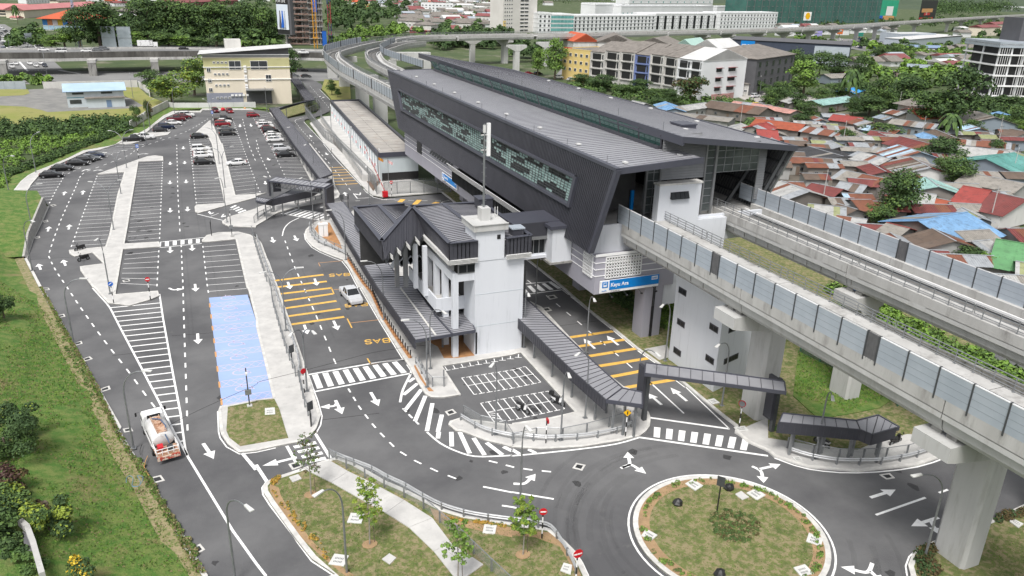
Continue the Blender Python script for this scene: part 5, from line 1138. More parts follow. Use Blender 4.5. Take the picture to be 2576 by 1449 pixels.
guardrail('galvanised guardrail along the bus road beside the blue bays',"11 10,960 60,1130 180,1449 21 230,160 420,700 430,900")
# bollards
random.seed(5)
bl=None; BA=GP("11 925,1160 1000,1280 1080,1400 21 1170,60 1260,260 1400,480 1555,705",.13)
nb=36
for i in range(nb):
    p=along(BA,i/(nb-1))
    if bl is None:
        bl=thing('bollard','black and orange banded bollard in the row along the bus bay kerb','bollard',p,0,'bollards along the bus bay')
        MB().tube([(0,0,0),(0,0,.42)],.075,8).build('lower_shaft',M_ora if 0 else mat('bollard_orange',(.30,.13,.05),(.25,.1,.04),sc=3),bl); MB().tube([(0,0,.42),(0,0,.95)],.075,8).build('upper_shaft',M_black,bl); MB().tube([(0,0,.95),(0,0,1.02)],.09,8).build('cap',M_steeld,bl)
    else: copy_tree(bl,loc=p)
# ================= STREET LAMPS =================
def depth(P): return (RM.transposed()@(Vector(P)-Vector((0,0,HC)))).z
def lamp(base,heads,label,z=7.9,group='street lamps',r=.09):
    b=G(T(base)[0],.1); t=thing('street_lamp',label,'street lamp',b,0,group)
    P_=MB(); P_.tube([(0,0,0),(0,0,z*.72)],r*1.05,7,r1=r*.8); P_.box(-.22,-.22,0,.22,.22,.06)
    pole=P_.build('pole',M_steel,t)
    for h in heads:
        q=G(T(h)[0],z)-b; q.z=z-.1; d=Vector((q.x,q.y,0)); L=min(d.length,3.4); d=d.normalized() if L>.1 else Vector((1,0,0)); L=max(L,.5)
        pts=[Vector((0,0,z*.72))]+[d*(L*.82*(1-math.cos(a)))+Vector((0,0,z*.72+(z*.28)*math.sin(a))) for a in [math.pi/2*k/6 for k in range(1,7)]]
        A=MB(); A.tube(pts,r*.72,6,r1=r*.5); A.build('arm',M_steel,t)
        H=MB(); e=pts[-1]; n=Vector((-d.y,d.x,0)); w_=.16
        H.add([e+n*w_*.6,e-n*w_*.6,e+d*.85-n*w_,e+d*.85+n*w_,e+n*w_*.6+Vector((0,0,.12)),e-n*w_*.6+Vector((0,0,.12)),e+d*.85-n*w_+Vector((0,0,.07)),e+d*.85+n*w_+Vector((0,0,.07))],[(3,2,1,0),(4,5,6,7),(0,1,5,4),(1,2,6,5),(2,3,7,6),(3,0,4,7)]); H.build('lamp_head',M_lamp,t)
    return t
for b,h,l in [("31 915,1420",["31 640,630"],"lamp standing on the planted island, its head over the first young tree"),("30 2370,1500",["30 2560,830"],"lamp at the bottom edge beside the long white lane line"),
 ("32 80,765",["22 130,1400"],"thin lamp rising from the road edge in front of the forecourt guardrail"),("30 1345,165",["20 1480,848"],"lamp on the slope kerb beside the tanker truck"),
 ("20 742,555",["10 845,1365"],"lamp on the slope kerb beside the top of the hatched gore"),("20 1110,60",["10 985,965"],"lamp on the triangular pavement above the blue keep-left sign"),
 ("10 1145,862",["10 905,387","10 1210,368"],"double lamp on the long median between the bay rows"),("10 1218,500",["10 1060,95","10 1245,72"],"double lamp halfway up the long median"),
 ("10 335,900",["10 395,410"],"lamp in front of the stone retaining wall"),("10 325,1275",["10 440,826"],"lamp at the kerb below the retaining wall"),("10 98,520",["10 155,132"],"lamp at the far left edge beside the creeper hedge"),
 ("10 362,285",["00 1085,1143"],"lamp behind the parked black cars by the hedge"),("10 1275,238",["00 1100,1320","00 1325,1312"],"double lamp at the head of the long median"),
 ("10 2265,438",["10 2125,45","10 2335,30"],"double lamp on the right-hand median near the white cars"),("10 2207,198",["00 2070,1290","00 2180,1300"],"double lamp on the right-hand median behind the white sedans"),("10 2285,788",["10 2205,350"],"lamp on the nose of the traffic island"),
 ("11 905,1165",["11 735,675"],"lamp at the lower tip of the orange planting strip"),("21 1287,318",["11 1090,1188"],"lamp over the long bus canopy next to the orange notice"),
 ("21 303,430",["11 75,1303","11 440,1255"],"double lamp on the railing beside the yellow rumble bars"),("21 515,1040",["21 240,622","21 735,606"],"double lamp next to the red round sign"),
 ("21 1722,998",["21 1505,335"],"left lamp of the pair at the forecourt tip"),("21 1756,812",["21 1935,288"],"right lamp of the pair at the forecourt tip"),
 ("31 2412,25",["21 2385,780"],"lamp in front of the motorcycle bays"),("22 735,1308",["22 660,682"],"lamp between the motorcycle park and the covered walkway"),("32 490,82",["22 572,893"],"lamp on the guardrail next to the white scooter"),
 ("22 120,598",["22 192,182"],"lamp at the lower right corner of the white lift tower"),("22 745,650",["22 910,350"],"lamp behind the covered walkway over the first rumble bars"),("22 1240,1248",["22 1475,695"],"lamp behind the bend of the covered walkway"),
 ("22 1540,732",["22 1430,270"],"lamp on the paved strip left of the stair tower"),("22 2110,1182",["22 1992,655"],"lamp on the verge behind the gateway canopy"),("33 472,262",["23 672,1285"],"lamp in front of the low covered walkway on the right"),
 ("33 1577,1265",["33 1480,455"],"bent lamp at the foot of the tall right-hand pier"),("22 238,192",["12 385,1392"],"small lamp under the station beside the zebra crossing"),("11 772,400",["11 845,150"],"lamp between the walkway roof and the ramp road"),
 ("11 590,355",["11 465,28"],"lamp beside the right-hand bays by the walkway"),("11 435,158",["01 325,1288"],"lamp behind the black saloon by the walkway"),("01 110,1115",["01 95,1000"],"lamp at the top corner of the car park near the tents"),
 ("11 1142,603",["11 1098,255"],"lamp at the razor-wire corner beside the red boom"),("11 577,745",["11 425,365"],"lamp on the zebra crossing by the truss canopy"),("11 22,742",["11 100,340"],"lamp left of the truss canopy"),
 ("00 1757,1140",["00 1785,880"],"lamp by the bright green tree at the lot corner"),("00 1512,1305",["00 1545,1000"],"lamp behind the white pickup on the lot edge"),("00 1475,1449",["00 1490,1213"],"lamp among the first row of cars"),
 ("00 2135,1300",["00 2010,992","00 2165,990"],"double lamp at the top of the right-hand median"),("00 945,495",["00 893,195"],"tall highway lamp behind the two grey hoardings"),("00 565,490",["00 548,365"],"highway lamp above the white van"),("00 482,805",["00 418,475"],"highway lamp at the junction below the flyover"),
 ("00 1340,985",["00 1330,600"],"thin lamp beside the blue-roofed shed"),("00 2265,372",["00 2240,222"],"lamp behind the cream building roof"),("01 795,450",["01 778,270"],"lamp at the bend of the outer viaduct"),("11 1235,400",["11 1320,210"],"lamp with two flags in the substation yard"),("11 960,140",["11 1040,5"],"lamp in the substation yard behind the razor wire"),("01 760,1340",["01 830,1255"],"lamp on the substation platform upper part"),("01 660,1230",["01 690,1190"],"lamp inside the razor-wire yard entrance"),
 ("02 2490,960",["02 2460,805"],"lamp beside the charcoal office block"),("03 1280,890",["03 1300,775"],"lamp among the kampung trees"),("00 40? ".replace('00 40? ','00 100,500'),["00 60,330"],"highway lamp left of the queueing traffic")]:
    lamp(b,h,l,z=7.9 if 'highway' not in l else 11)
# ================= SIGNS =================
M_signy=mat('sign_yellow',(.75,.42,.0),(.7,.38,.0),sc=2); M_kl=mat('sign_blue_round',(.01,.12,.50),(.01,.1,.45),sc=2)
def sign(base,z,label,kind,face=(0,-1,0),name='road_sign'):
    b=G(T(base)[0],.12); t=thing(name,label,'sign',b); rz=math.atan2(face[1],face[0])+math.pi/2
    p=MB(); 
    for k in range(5): p.tube([(0,0,z*k/5),(0,0,z*(k+1)/5)],.06,6,mi=k%2)
    p.build('post',[M_black,M_signw] if kind!='black' else [M_black,M_black],t)
    R4=Matrix.Rotation(rz,4,'Z')
    def face_(b_,n,m,o=0): b_.xf(Matrix.Translation((0,0,z))@R4@Matrix.Translation((0,-.08-o,0))); b_.build(n,m,t)
    if kind in('noentry','keepleft','backround'):
        m=MB().disc((0,0,0),(0,1,0),.31,.03,20); face_(m,'disc',{'noentry':M_red,'keepleft':M_kl,'backround':M_red}[kind])
        if kind=='noentry': face_(MB().box(-.22,-.01,-.055,.22,.01,.055),'white_bar',M_signw,.03)
        if kind=='keepleft': m=MB(); m.obox((-.17,0,-.13),(.17,0,.13),.02,.08); face_(m,'white_arrow',M_signw,.03)
        if kind=='backround': face_(MB().disc((0,0,0),(0,1,0),.22,.02,20),'disc_back',M_ora if 0 else M_red,.03)
    if kind=='stop':
        m=MB().disc((0,0,0),(0,1,0),.38,.03,8); m.xf(Matrix.Rotation(math.pi/8,4,'Y')); face_(m,'octagon',M_red)
        o=textmesh('BERHENTI',.135,M_signw,t,(0,0,0),(0,0,0),bold=.008); o.matrix_local=Matrix.Translation((0,0,z))@R4@Matrix.Translation((-.33,-.12,-.05))@Matrix.Rotation(math.pi/2,4,'X')
    if kind=='mirror': face_(MB().disc((0,0,0),(0,1,0),.36,.06,20),'mirror_rim',M_red); face_(MB().disc((0,0,0),(0,1,0),.29,.03,20),'mirror_glass',M_steel,.05)
    if kind=='yellow':
        m=MB(); m.add([(-.38,0,0),(0,0,-.38),(.38,0,0),(0,0,.38)],[(0,1,2,3)]); face_(m,'diamond',M_signy); face_(MB().box(-.04,-.01,-.18,.06,.01,.16),'symbol',M_black,.02)
    if kind=='parking':
        face_(MB().box(-.3,-.02,-.42,.3,.02,.42),'board',M_kl); m=MB(); m.box(-.2,-.01,-.3,-.1,.01,.3); m.box(-.2,-.01,.2,.2,.01,.3); m.box(.1,-.01,-.3,.2,.01,.3); face_(m,'symbol',M_signw,.02)
    if kind=='black': face_(MB().box(-.32,-.03,-.45,.32,.03,.45),'board',M_steeld)
    return t
for a in [("20 1515,118",2.9,"red no-entry disc on the pavement nose above the hatched gore",'noentry'),("20 1145,152",2.7,"blue round keep-left disc beside the lamp on the pavement nose",'keepleft'),("32 300,1075",2.6,"red no-entry disc on the planted island beside the yellow-green tree",'noentry',(-.3,-1)),
 ("32 637,1560",3.0,"red octagonal BERHENTI stop sign at the bottom edge by the roundabout",'stop'),("11 1365,528",2.9,"red no-entry disc beside the red barrier boom",'noentry'),("21 488,1052",2.5,"red round sign beside the end of the wide zebra crossing",'backround',(.5,-1)),
 ("22 2283,1405",2.7,"round traffic mirror with red rim on the verge by the zebra crossing",'mirror',(-.8,-.6)),("11 415,618",2.7,"round traffic mirror on the traffic island under the truss canopy",'mirror',(-1,-.4)),("32 1140,42",2.6,"yellow diamond warning sign at the forecourt corner",'yellow',(-.5,-1)),
 ("10 1395,137",2.7,"blue parking sign on the cap of the long median",'parking'),("00 2145,1230",2.9,"blue parking sign at the top of the lot",'parking'),("32 2063,792",2.9,"black sign seen from behind on the roundabout",'black',(-.8,-.6)),
 ("10 2130,922",2.4,"banded post sign seen edge-on at the crossing island",'black',(1,0)),("11 930,660",2.5,"black signal post beside the dark roof of the bus canopy",'black',(1,0)),("11 868,650",2.2,"small black sign in front of the exit arrow",'black'),("32 340,112",2.4,"sign seen edge-on in front of the motorcycle park",'noentry',(1,.05)),
 ("31 565? ".replace('31 565? ','21 555,1395'),2.3,"dark diamond sign seen from behind at the lower end of the railing",'black',(.6,-1)),("21 368,800",2.3,"dark diamond sign seen from behind above the red round sign",'black',(.6,-1))]:
    sign(*a[:4],*( [(*a[4],0)] if len(a)>4 else []))
def polecam(s,l):
    b=G(T(s)[0],.2); t=thing('camera_pole',l,'camera pole',b); MB().tube([(0,0,0),(0,0,4.2)],.06,6).build('pole',M_steeld,t); MB().box(-.3,-.15,1.3,.3,.1,1.8).build('control_box',M_steel,t); MB().box(-.1,-.45,3.6,.1,0,3.8).build('camera_body',M_lamp,t)
    MB().box(-.25,-.25,0,.25,.25,.1).build('foot',M_conc,t)
polecam("20 2512,1185","short grey camera pole at the end of the blue bays"); polecam("10 2335,925","pole with a pale box at the crossing island")
b=G(T("11 680,925")[0],.15); t=thing('cabinet','white electrical cabinet on the orange planting strip','cabinet',b); MB().box(-.7,-.45,0,.7,.45,2.).build('housing',M_signw,t); MB().box(-.78,-.5,2.,.78,.5,2.2).build('lid',M_signw,t); MB().box(-.04,-.47,.1,.0,-.45,1.9).build('door_gap',M_black,t)
b=G(T("11 1300,530")[0],.1); t=thing('barrier_boom','raised red and white lattice barrier boom leaning left over the yard fence','barrier',b); m=MB(); top=G(T("11 1145,10")[0],9)-b; top=Vector((-3.,3.,9.6)); m.tube([(0,0,1),top],.12,4); m.build('boom',mat('boom_red',(.32,.05,.05),(.55,.5,.48),sc=1.2,lo=.5,hi=.55),t); MB().box(-.5,-.4,0,.5,.4,1.1).build('motor_box',M_red,t)
for s,c,l in (("11 1238,395",((.6,.42,.02),(.5,.05,.05)),"yellow and red flag in the substation yard"),("11 1335,430",((.55,.1,.1),(.75,.75,.75)),"striped red and white flag in the substation yard")):
    b=G(T(s)[0],.1); t=thing('flag',l,'flag',b); MB().tube([(0,0,0),(0,0,6)],.05,5).build('flagpole',M_steel,t); m=MB(); 
    for i in range(6): m.add([(i*.18,.1*math.sin(i),5.-.1*i),((i+1)*.18,.1*math.sin(i+1),4.9-.1*i),((i+1)*.18,.1*math.sin(i+1),5.5-.1*i),(i*.18,.1*math.sin(i),5.6-.1*i)],[(0,1,2,3)],i%2)
    m.build('cloth',[mat(l[:12]+'_a',c[0],c[0]),mat(l[:12]+'_b',c[1],c[1])],t)
def strip(base,l,c):
    pass
# loose things
def rock(s,l,r=.45,mt=M_black):
    p=G(T(s)[0],.3); m=MB(); rs=random.Random(hash(s)%999); n=7; vs=[];fs=[]
    for i in range(5):
        for j in range(n): a=2*math.pi*j/n; ph=math.pi*(i+.5)/5; q=r*(.8+.4*rs.random()); vs.append((q*math.sin(ph)*math.cos(a),q*math.sin(ph)*math.sin(a)*.9,r*.8*math.cos(ph)+r*.5))
    fs=[(i*n+j,i*n+(j+1)%n,(i+1)*n+(j+1)%n,(i+1)*n+j) for i in range(4) for j in range(n)]+[tuple(range(n)),tuple(range(5*n-1,4*n-1,-1))]
    m.add(vs,fs); o=m.build('rubbish_bag',mt); o.location=(p.x,p.y,.15); tag(o,l,'bag')
rock("32 1670,715","black rubbish bag left of the sign on the roundabout"); rock("32 2185,565","black rubbish bag right of the sign on the roundabout"); rock("32 2095,1430","black rubbish bag at the bottom of the roundabout")
rock("00 2245,1105","red and white traffic barriers between the two red cars",.7,M_red); rock("00 2465,1090","orange cone cluster at the top of the lot",.4,M_ora)
# orange notice on canopy
q=G(T("21 1205,400".replace('21 1205,400','11 1205,1400'))[0],2.9); o=MB().box(-.05,-1.4,-.4,.05,1.4,.5).build('notice',M_red); o.location=(q.x,q.y,2.9); tag(o,'orange notice hung on the side of the long bus canopy','notice')
# rope / cable on ground
m=MB(); c=smoothl([G(p,.25) for p in T("20 1650,1430 1850,1360 2190,1240 2576,1100 21 60,1080 460,985 900,860 1170,770 1420,700 1500,650 1800,590")],4); 
for i,p in enumerate(c): p.z=.35+1.6*math.sin(math.pi*min(1,i/len(c)))
m.tube(c,.022,4); o=m.build('cable',M_black); tag(o,'thin black cable strung from the tanker truck across to the bus canopy','cable')
for l,s,mm in (("blue hose coil lying in the grass behind the tanker truck","30 1270,510 1275,460 1310,440 1340,470 1330,540 1400,540 1410,490 1380,440 1440,455 1400,540 1330,550",mat('hose_blue',(.12,.22,.28),(.10,.19,.25))),("orange hose running from the tanker truck to the verge","30 1485,240 1465,290 1450,340 1465,390 1500,440",M_ora),("black hose beside the tanker truck","30 1430,120 1410,180 1412,230",M_black),("white pipe lying on the grass slope","30 520,0 600,40 625,90 680,118 725,105",M_signw)):
    m=MB(); m.tube([(p.x,p.y,p.z) for p in smoothl(GP(s,.3 if 'slope' not in l and 'coil' not in l else 1.1),4)],.028,5); tag(m.build('hose',mm),l,'hose')
# ================= VEHICLES =================
def paint(name,c,metal=.35): return mat('paint_'+name,c,tuple(v*.95 for v in c),sc=2,rough=.28,metal=metal,spec=.6)
PC={'black':paint('black',(.018,.018,.02)),'white':paint('white',(.72,.72,.72),.0),'silver':paint('silver',(.60,.61,.63),.15),'red':paint('red',(.28,.02,.03)),'maroon':paint('maroon',(.14,.015,.025)),'grey':paint('grey',(.16,.17,.18),.5),'blue':paint('blue',(.02,.05,.16)),'yellow':paint('yellow',(.7,.5,.05)),'navy':paint('navy',(.015,.025,.06))}
KIND={ # L, W, stations: (x, zbelt, ztop, halfwidth)   x fraction from rear(0) to front(1); roof span (a,b,c,d)
 'sedan':(4.45,1.74,[(0,.62),(.04,.92),(.2,.98),(.7,.95),(.93,.78),(1,.55)],(.10,.24,.55,.74),1.46),
 'hatch':(3.8,1.68,[(0,.6),(.03,.95),(.2,1.0),(.72,.98),(.94,.8),(1,.55)],(.02,.12,.56,.78),1.5),
 'suv':(4.4,1.8,[(0,.65),(.02,1.05),(.2,1.1),(.72,1.08),(.95,.92),(1,.6)],(.02,.08,.58,.76),1.72),
 'van':(4.6,1.75,[(0,.65),(.02,1.05),(.3,1.1),(.86,1.05),(.97,.85),(1,.6)],(.01,.04,.78,.93),1.95),
 'pickup':(5.2,1.86,[(0,.7),(.01,1.05),(.3,1.08),(.74,1.1),(.95,.98),(1,.62)],(.34,.38,.6,.76),1.78)}
CARS={}
def car_proto(kind,col):
    if (kind,col) in CARS: return CARS[(kind,col)]
    L,W_,prof,(a,b,c,d),zr=KIND[kind]; hw=W_/2; z0=.28
    t=bpy.data.objects.new('car',None); COL.objects.link(t)
    m=MB(); rows=[]
    for x,zb in prof:
        X=(x-.5)*L; k=hw*(.86 if x in(0,1) else (.93 if x<.05 or x>.9 else 1.))
        rows.append([(X,-k*.9,z0),(X,-k,z0+.22),(X,-k,zb*.86),(X,-k*.93,zb),(X,k*.93,zb),(X,k,zb*.86),(X,k,z0+.22),(X,k*.9,z0)])
    vs=[v for r in rows for v in r]; n=8
    m.add(vs,[(i*n+j,(i+1)*n+j,(i+1)*n+(j+1)%n,i*n+(j+1)%n) for i in range(len(rows)-1) for j in range(n)]+[tuple(range(n)),tuple(range(len(vs)-1,len(vs)-n-1,-1))])
    if kind=='pickup': m.box((.02-.5)*L,-hw*.8,1.0,(.32-.5)*L,hw*.8,1.01)
    m.build('body',PC[col],t,False)
    zb=prof[2][1]-.02; g=MB(); top=zr-.06; kb=hw*.92; kt=hw*.74
    q=[((a-.5)*L,zb,kb),((b-.5)*L,top,kt),((c-.5)*L,top,kt),((d-.5)*L,zb,kb)]
    vs=[(x,-k,z) for x,z,k in q]+[(x,k,z) for x,z,k in q]
    g.add(vs,[(0,1,2,3),(7,6,5,4),(0,4,5,1),(2,6,7,3),(1,5,6,2)]); g.build('windows',M_cglass,t)
    r=MB(); x0_,x1_=(b-.5)*L-.05,(c-.5)*L+.05; r.add([(x0_,-kt-.02,top-.03),(x1_,-kt-.02,top-.03),(x1_,kt+.02,top-.03),(x0_,kt+.02,top-.03),(x0_+.1,-kt*.9,zr),(x1_-.12,-kt*.9,zr),(x1_-.12,kt*.9,zr),(x0_+.1,kt*.9,zr)],[(4,5,6,7),(0,1,5,4),(1,2,6,5),(2,3,7,6),(3,0,4,7)])
    for s in (-1,1):
        for (xa,za,ka),(xb,zb_,kb_) in ((q[0],q[1]),(q[3],q[2])): r.obox((xa,s*ka,za),(xb,s*kb_,zb_),.07,.03)
        mid=((b+c)/2-.5)*L; r.obox((mid,s*(kb+.005),zb),(mid,s*(kt+.01),top),.07,.03)
    r.build('roof',PC[col],t)
    wm=MB().tube([(0,-.11,0),(0,.11,0)],.32,12); wme=wm.mesh('wheel',M_tyre); rim=MB().tube([(0,-.12,0),(0,.12,0)],.18,8).mesh('rim',M_steel)
    for fx in (.18,.81):
        for s in (-1,1):
            w_=link('wheel',wme,t,Matrix.Translation(((fx-.5)*L,s*(hw-.1),.32))); link('rim',rim,w_)
    for s in (-1,1):
        MB().box(L/2-.16,s*hw*.72-.2,.62,L/2-.03,s*hw*.72+.2,.76).build('headlight',M_head,t); MB().box(-L/2+.0,s*hw*.75-.15,.72,-L/2+.1,s*hw*.75+.15,.9).build('taillight',M_tail,t)
    CARS[(kind,col)]=t; t.name={'pickup':'pickup_truck','van':'van'}.get(kind,'parked_car'); return t
used=set()
def car(p,kind,col,label,h=0,z=0,group=None,cat=None,V=False):
    pos=G(T(p)[0],z+.75); pr_o=car_proto(kind,col)
    if (kind,col) in used: o=copy_tree(pr_o)
    else: used.add((kind,col)); o=pr_o
    o.location=(pos.x,pos.y,z); o.rotation_euler=(0,0,math.radians(h))
    tag(o,label,cat or {'pickup':'pickup','van':'van'}.get(kind,'car'),group); return o
gp='cars parked in the park-and-ride bays'
for p,k,c,l,h in [("10 515,300",'sedan','black','black saloon nearest the empty bays on the left edge',0),("10 625,233",'sedan','black','black saloon second from the empty bays by the hedge',-3),("10 778,182",'sedan','black','black saloon third from the empty bays by the hedge',-3),
 ("10 855,150",'hatch','black','black hatchback fourth in the row by the hedge',-3),("10 900,132",'sedan','grey','dark grey saloon fifth in the row by the hedge',-3),("10 948,104",'sedan','navy','dark blue saloon last in the row by the hedge',-3),
 ("00 1345,1392",'pickup','black','black pickup next to a white pickup on the left edge of the lot',0),("00 1448,1372",'pickup','white','white pickup beside the black one on the left edge',0),("00 1612,1303",'hatch','black','black hatchback above the narrow pavement nub',0),
 ("00 1675,1270",'suv','navy','dark blue people carrier in front of a white saloon',0),("00 1742,1228",'sedan','white','white saloon behind the dark blue people carrier',0),("00 1772,1192",'pickup','maroon','maroon pickup in the far left row',0),("00 1850,1168",'sedan','maroon','dark red saloon past the maroon pickup',0),("00 1880,1150",'suv','white','white car at the far end of the left row',0),
 ("00 2166,1105",'hatch','maroon','dark red car facing out at the top kerb, left one',-80),("00 2310,1110",'hatch','red','red car facing out at the top kerb, right one',-80),
 ("00 2245,1192",'pickup','black','black pickup first in the right-hand median row',0),("00 2250,1215",'sedan','white','white saloon mostly hidden behind the red SUV',0),("00 2240,1242",'suv','red','bright red SUV on the right-hand median',0),("00 2280,1288",'sedan','grey','grey saloon below the red SUV',0),("00 2290,1335",'sedan','black','black saloon below the grey one on the right-hand median',0),
 ("00 2005,1363",'sedan','black','lone black saloon left of the right-hand median',0),("10 2020,42",'suv','white','white SUV top of the group of three whites',0),("10 2040,75",'sedan','white','white saloon middle of the group of three whites',0),("10 2042,106",'sedan','white','white saloon lowest of the group of three whites',0),("10 2052,172",'sedan','black','black saloon just below the three white cars',0),("10 2378,180",'sedan','white','lone white saloon right of the right-hand median',180),
 ("01 80,1230",'sedan','white','white car at the top of the rightmost row',0),("01 100,1262",'suv','white','white SUV second in the rightmost row',0),("01 125,1285",'hatch','maroon','maroon hatchback third in the rightmost row',0),("01 150,1312",'suv','black','black people carrier in the rightmost row',0),("01 168,1345",'sedan','white','white saloon below the black people carrier',0),("01 178,1370",'hatch','white','white hatchback second lowest of the white run',0),("01 190,1397",'sedan','white','white saloon lowest of the rightmost white run',0),
 ("11 258,38",'suv','silver','silver off-roader in the rightmost row',0),("11 298,98",'sedan','black','black saloon lowest in the rightmost row',0),("00 2545,1152",'hatch','red','red car beside the tents at the top right of the lot',0),
 ("21 955,60",'pickup','silver','silver pickup waiting in the bus bay',-84)]:
    car(p,k,c,l,h,group=gp if 'bus bay' not in l else None)
# motorbikes
def moto(p,h,label,col='black',z=0.):
    b=G(T(p)[0],z+.5); t=thing('motorcycle',label,'motorcycle',(b.x,b.y,z),math.radians(h)); wt=MB()
    wt.tube([(0,-.05,0),(0,.05,0)],.29,14); wme=wt.mesh('wheel',M_tyre); rm=MB().tube([(0,-.055,0),(0,.055,0)],.17,10).mesh('rim',M_steel)
    for x in (-.62,.62): link('rim',rm,link('wheel',wme,t,Matrix.Translation((x,0,.29))))
    m=MB(); m.add([(-.35,-.14,.35),(.25,-.14,.3),(.3,-.12,.7),(-.3,-.16,.72),(-.35,.14,.35),(.25,.14,.3),(.3,.12,.7),(-.3,.16,.72)],[(0,1,2,3),(7,6,5,4),(0,4,5,1),(1,5,6,2),(2,6,7,3),(3,7,4,0)]); m.build('engine_body',M_black,t)
    MB().prism([(-.75,-.13),(.1,-.12),(.18,0),(.1,.12),(-.75,.13)],.74,.86).build('seat',M_black,t)
    m=MB(); m.add([(.25,-.2,.45),(.5,-.16,.5),(.55,-.1,1.0),(.3,-.16,.95),(.25,.2,.45),(.5,.16,.5),(.55,.1,1.0),(.3,.16,.95)],[(0,1,2,3),(7,6,5,4),(0,4,5,1),(1,5,6,2),(2,6,7,3),(3,7,4,0)]); m.build('front_fairing',PC[col],t)
    m=MB(); m.add([(-.8,-.1,.6),(-.2,-.2,.45),(-.2,-.2,.72),(-.85,-.12,.76),(-.8,.1,.6),(-.2,.2,.45),(-.2,.2,.72),(-.85,.12,.76)],[(0,1,2,3),(7,6,5,4),(0,4,5,1),(1,5,6,2),(2,6,7,3),(3,7,4,0)]); m.build('rear_fairing',PC[col],t)
    m=MB(); m.tube([(.62,-.08,.29),(.42,-.07,1.0)],.03,5); m.tube([(.62,.08,.29),(.42,.07,1.0)],.03,5); m.build('fork',M_steel,t)
    m=MB(); m.tube([(.3,-.36,1.08),(.42,0,1.03),(.3,.36,1.08)],.025,5); m.build('handlebar',M_black,t); pass
    for s_ in (-1,1): m=MB(); m.tube([(.4,.3*s_,1.1),(.42,.34*s_,1.3)],.015,4); m.disc((.42,.34*s_,1.3),(1,0,0),.07); m.build('mirror',M_black,t)
    return t
moto("22 108,1205",-62,'white and black scooter in the middle of the motorcycle bays','white'); tb=moto("22 462,1130",-62,'black scooter with a top box in the last motorcycle bay','white'); MB().box(-1.05,-.2,.9,-.65,.2,1.25).build('top_box',M_black,tb)
moto("10 803,1042",215,'black motorcycle half hidden behind the pavement arm of the median'); moto("10 838,1142",210,'black motorcycle parked in the notch of the median','black'); moto("33 1288,78",8,'black motorcycle beyond the right end of the low walkway'); moto("33 545,92",100,'white scooter among shrubs behind the low walkway','white')
# tanker truck
f_=G(T("20 1535,1395")[0]); r_=G(T("30 1710,310")[0]); d=(f_-r_); LT=d.length; ang=math.atan2(d.y,d.x); c=(f_+r_)/2
print('truck len',LT)
k=LT/7.6; t=thing('tanker_truck','white tanker truck with rusty top and red hose reel, parked on the left lane','truck',(c.x,c.y,0),ang,sc=k)
M_tw=mat('truck_white',(.62,.62,.62),(.50,.49,.48),sc=1.5,rough=.45,stain=(2.5,(.26,.13,.07),.62,.72)); M_rust=mat('rusty_orange',(.30,.12,.05),(.55,.42,.32),sc=3,rough=.8)
m=MB(); rows=[]
for x,h0,h1,w_ in ((1.95,.75,2.3,.98),(2.1,.7,2.42,1.02),(3.1,.6,2.4,1.02),(3.55,.55,1.9,1.0),(3.72,.55,1.35,.96)): rows.append([(x,-w_,h0),(x,-w_,h1-.25),(x,-w_*.86,h1),(x,w_*.86,h1),(x,w_,h1-.25),(x,w_,h0)])
vs=[v for r in rows for v in r]; m.add(vs,[(i*6+j,(i+1)*6+j,(i+1)*6+(j+1)%6,i*6+(j+1)%6) for i in range(4) for j in range(6)]+[tuple(range(6)),tuple(range(29,23,-1))]); cab=m.build('cab',paint('cab',(.75,.75,.75),0),t)
m=MB(); m.add([(3.18,-.85,2.36),(3.52,-.9,1.85),(3.52,.9,1.85),(3.18,.85,2.36)],[(0,1,2,3)]); m.xf(Matrix.Translation((.04,0,.03))); m.build('windscreen',M_cglass,t); m=MB(); m.box(2.4,-1.035,1.55,3.2,-1.02,2.15); m.box(2.4,1.02,1.55,3.2,1.035,2.15); m.build('side_window',M_cglass,t)
m=MB(); m.box(1.9,-.6,2.0,2.0,.6,2.35); m.build('rear_window',M_black,t)
m=MB(); m.tube([(3.3,-1.05,2.2),(3.6,-1.35,2.1)],.02,4); m.box(3.55,-1.45,1.7,3.62,-1.28,2.1); m.build('mirror',M_black,t); m=MB(); m.tube([(3.3,1.05,2.2),(3.6,1.35,2.1)],.02,4); m.box(3.55,1.28,1.7,3.62,1.45,2.1); m.build('mirror',M_black,t)
m=MB(); 
ring=[]
for x,s in ((-2.15,.88),(-2.05,1),(1.55,1),(1.65,.88)): ring.append([(x,1.02*s*math.cos(a),1.62+.72*s*math.sin(a)) for a in [2*math.pi*i/18 for i in range(18)]])
vs=[v for r in ring for v in r]; m.add(vs,[(i*18+j,(i+1)*18+j,(i+1)*18+(j+1)%18,i*18+(j+1)%18) for i in range(3) for j in range(18)]+[tuple(range(18)),tuple(range(71,53,-1))]); tank=m.build('tank',M_tw,t,True)
m=MB(); m.box(-1.9,-.42,2.28,1.4,-.36,2.5); m.box(-1.9,.36,2.28,1.4,.42,2.5); m.box(-1.9,-.36,2.3,1.4,.36,2.38); m.build('rusty_walkway',M_rust,t); m=MB(); m.tube([(-.2,0,2.38),(-.2,0,2.55)],.28,12); m.tube([(.9,0,2.38),(.9,0,2.5)],.2,12); m.build('hatch_lid',M_rust,t)
m=MB(); m.box(-3.75,-.85,.75,2.,.85,.95); m.build('chassis',M_steeld,t); m=MB(); m.box(-3.8,-1.02,.9,-2.2,1.02,1.0); m.build('rear_deck',M_rust,t)
m=MB()
for y in (-1,1):
    for zz_ in (1.3,1.65): m.tube([(-3.78,y,zz_),(-2.2,y,zz_)],.035,5)
    for x in (-3.78,-3,-2.2): m.tube([(x,y,1),(x,y,1.68)],.035,5)
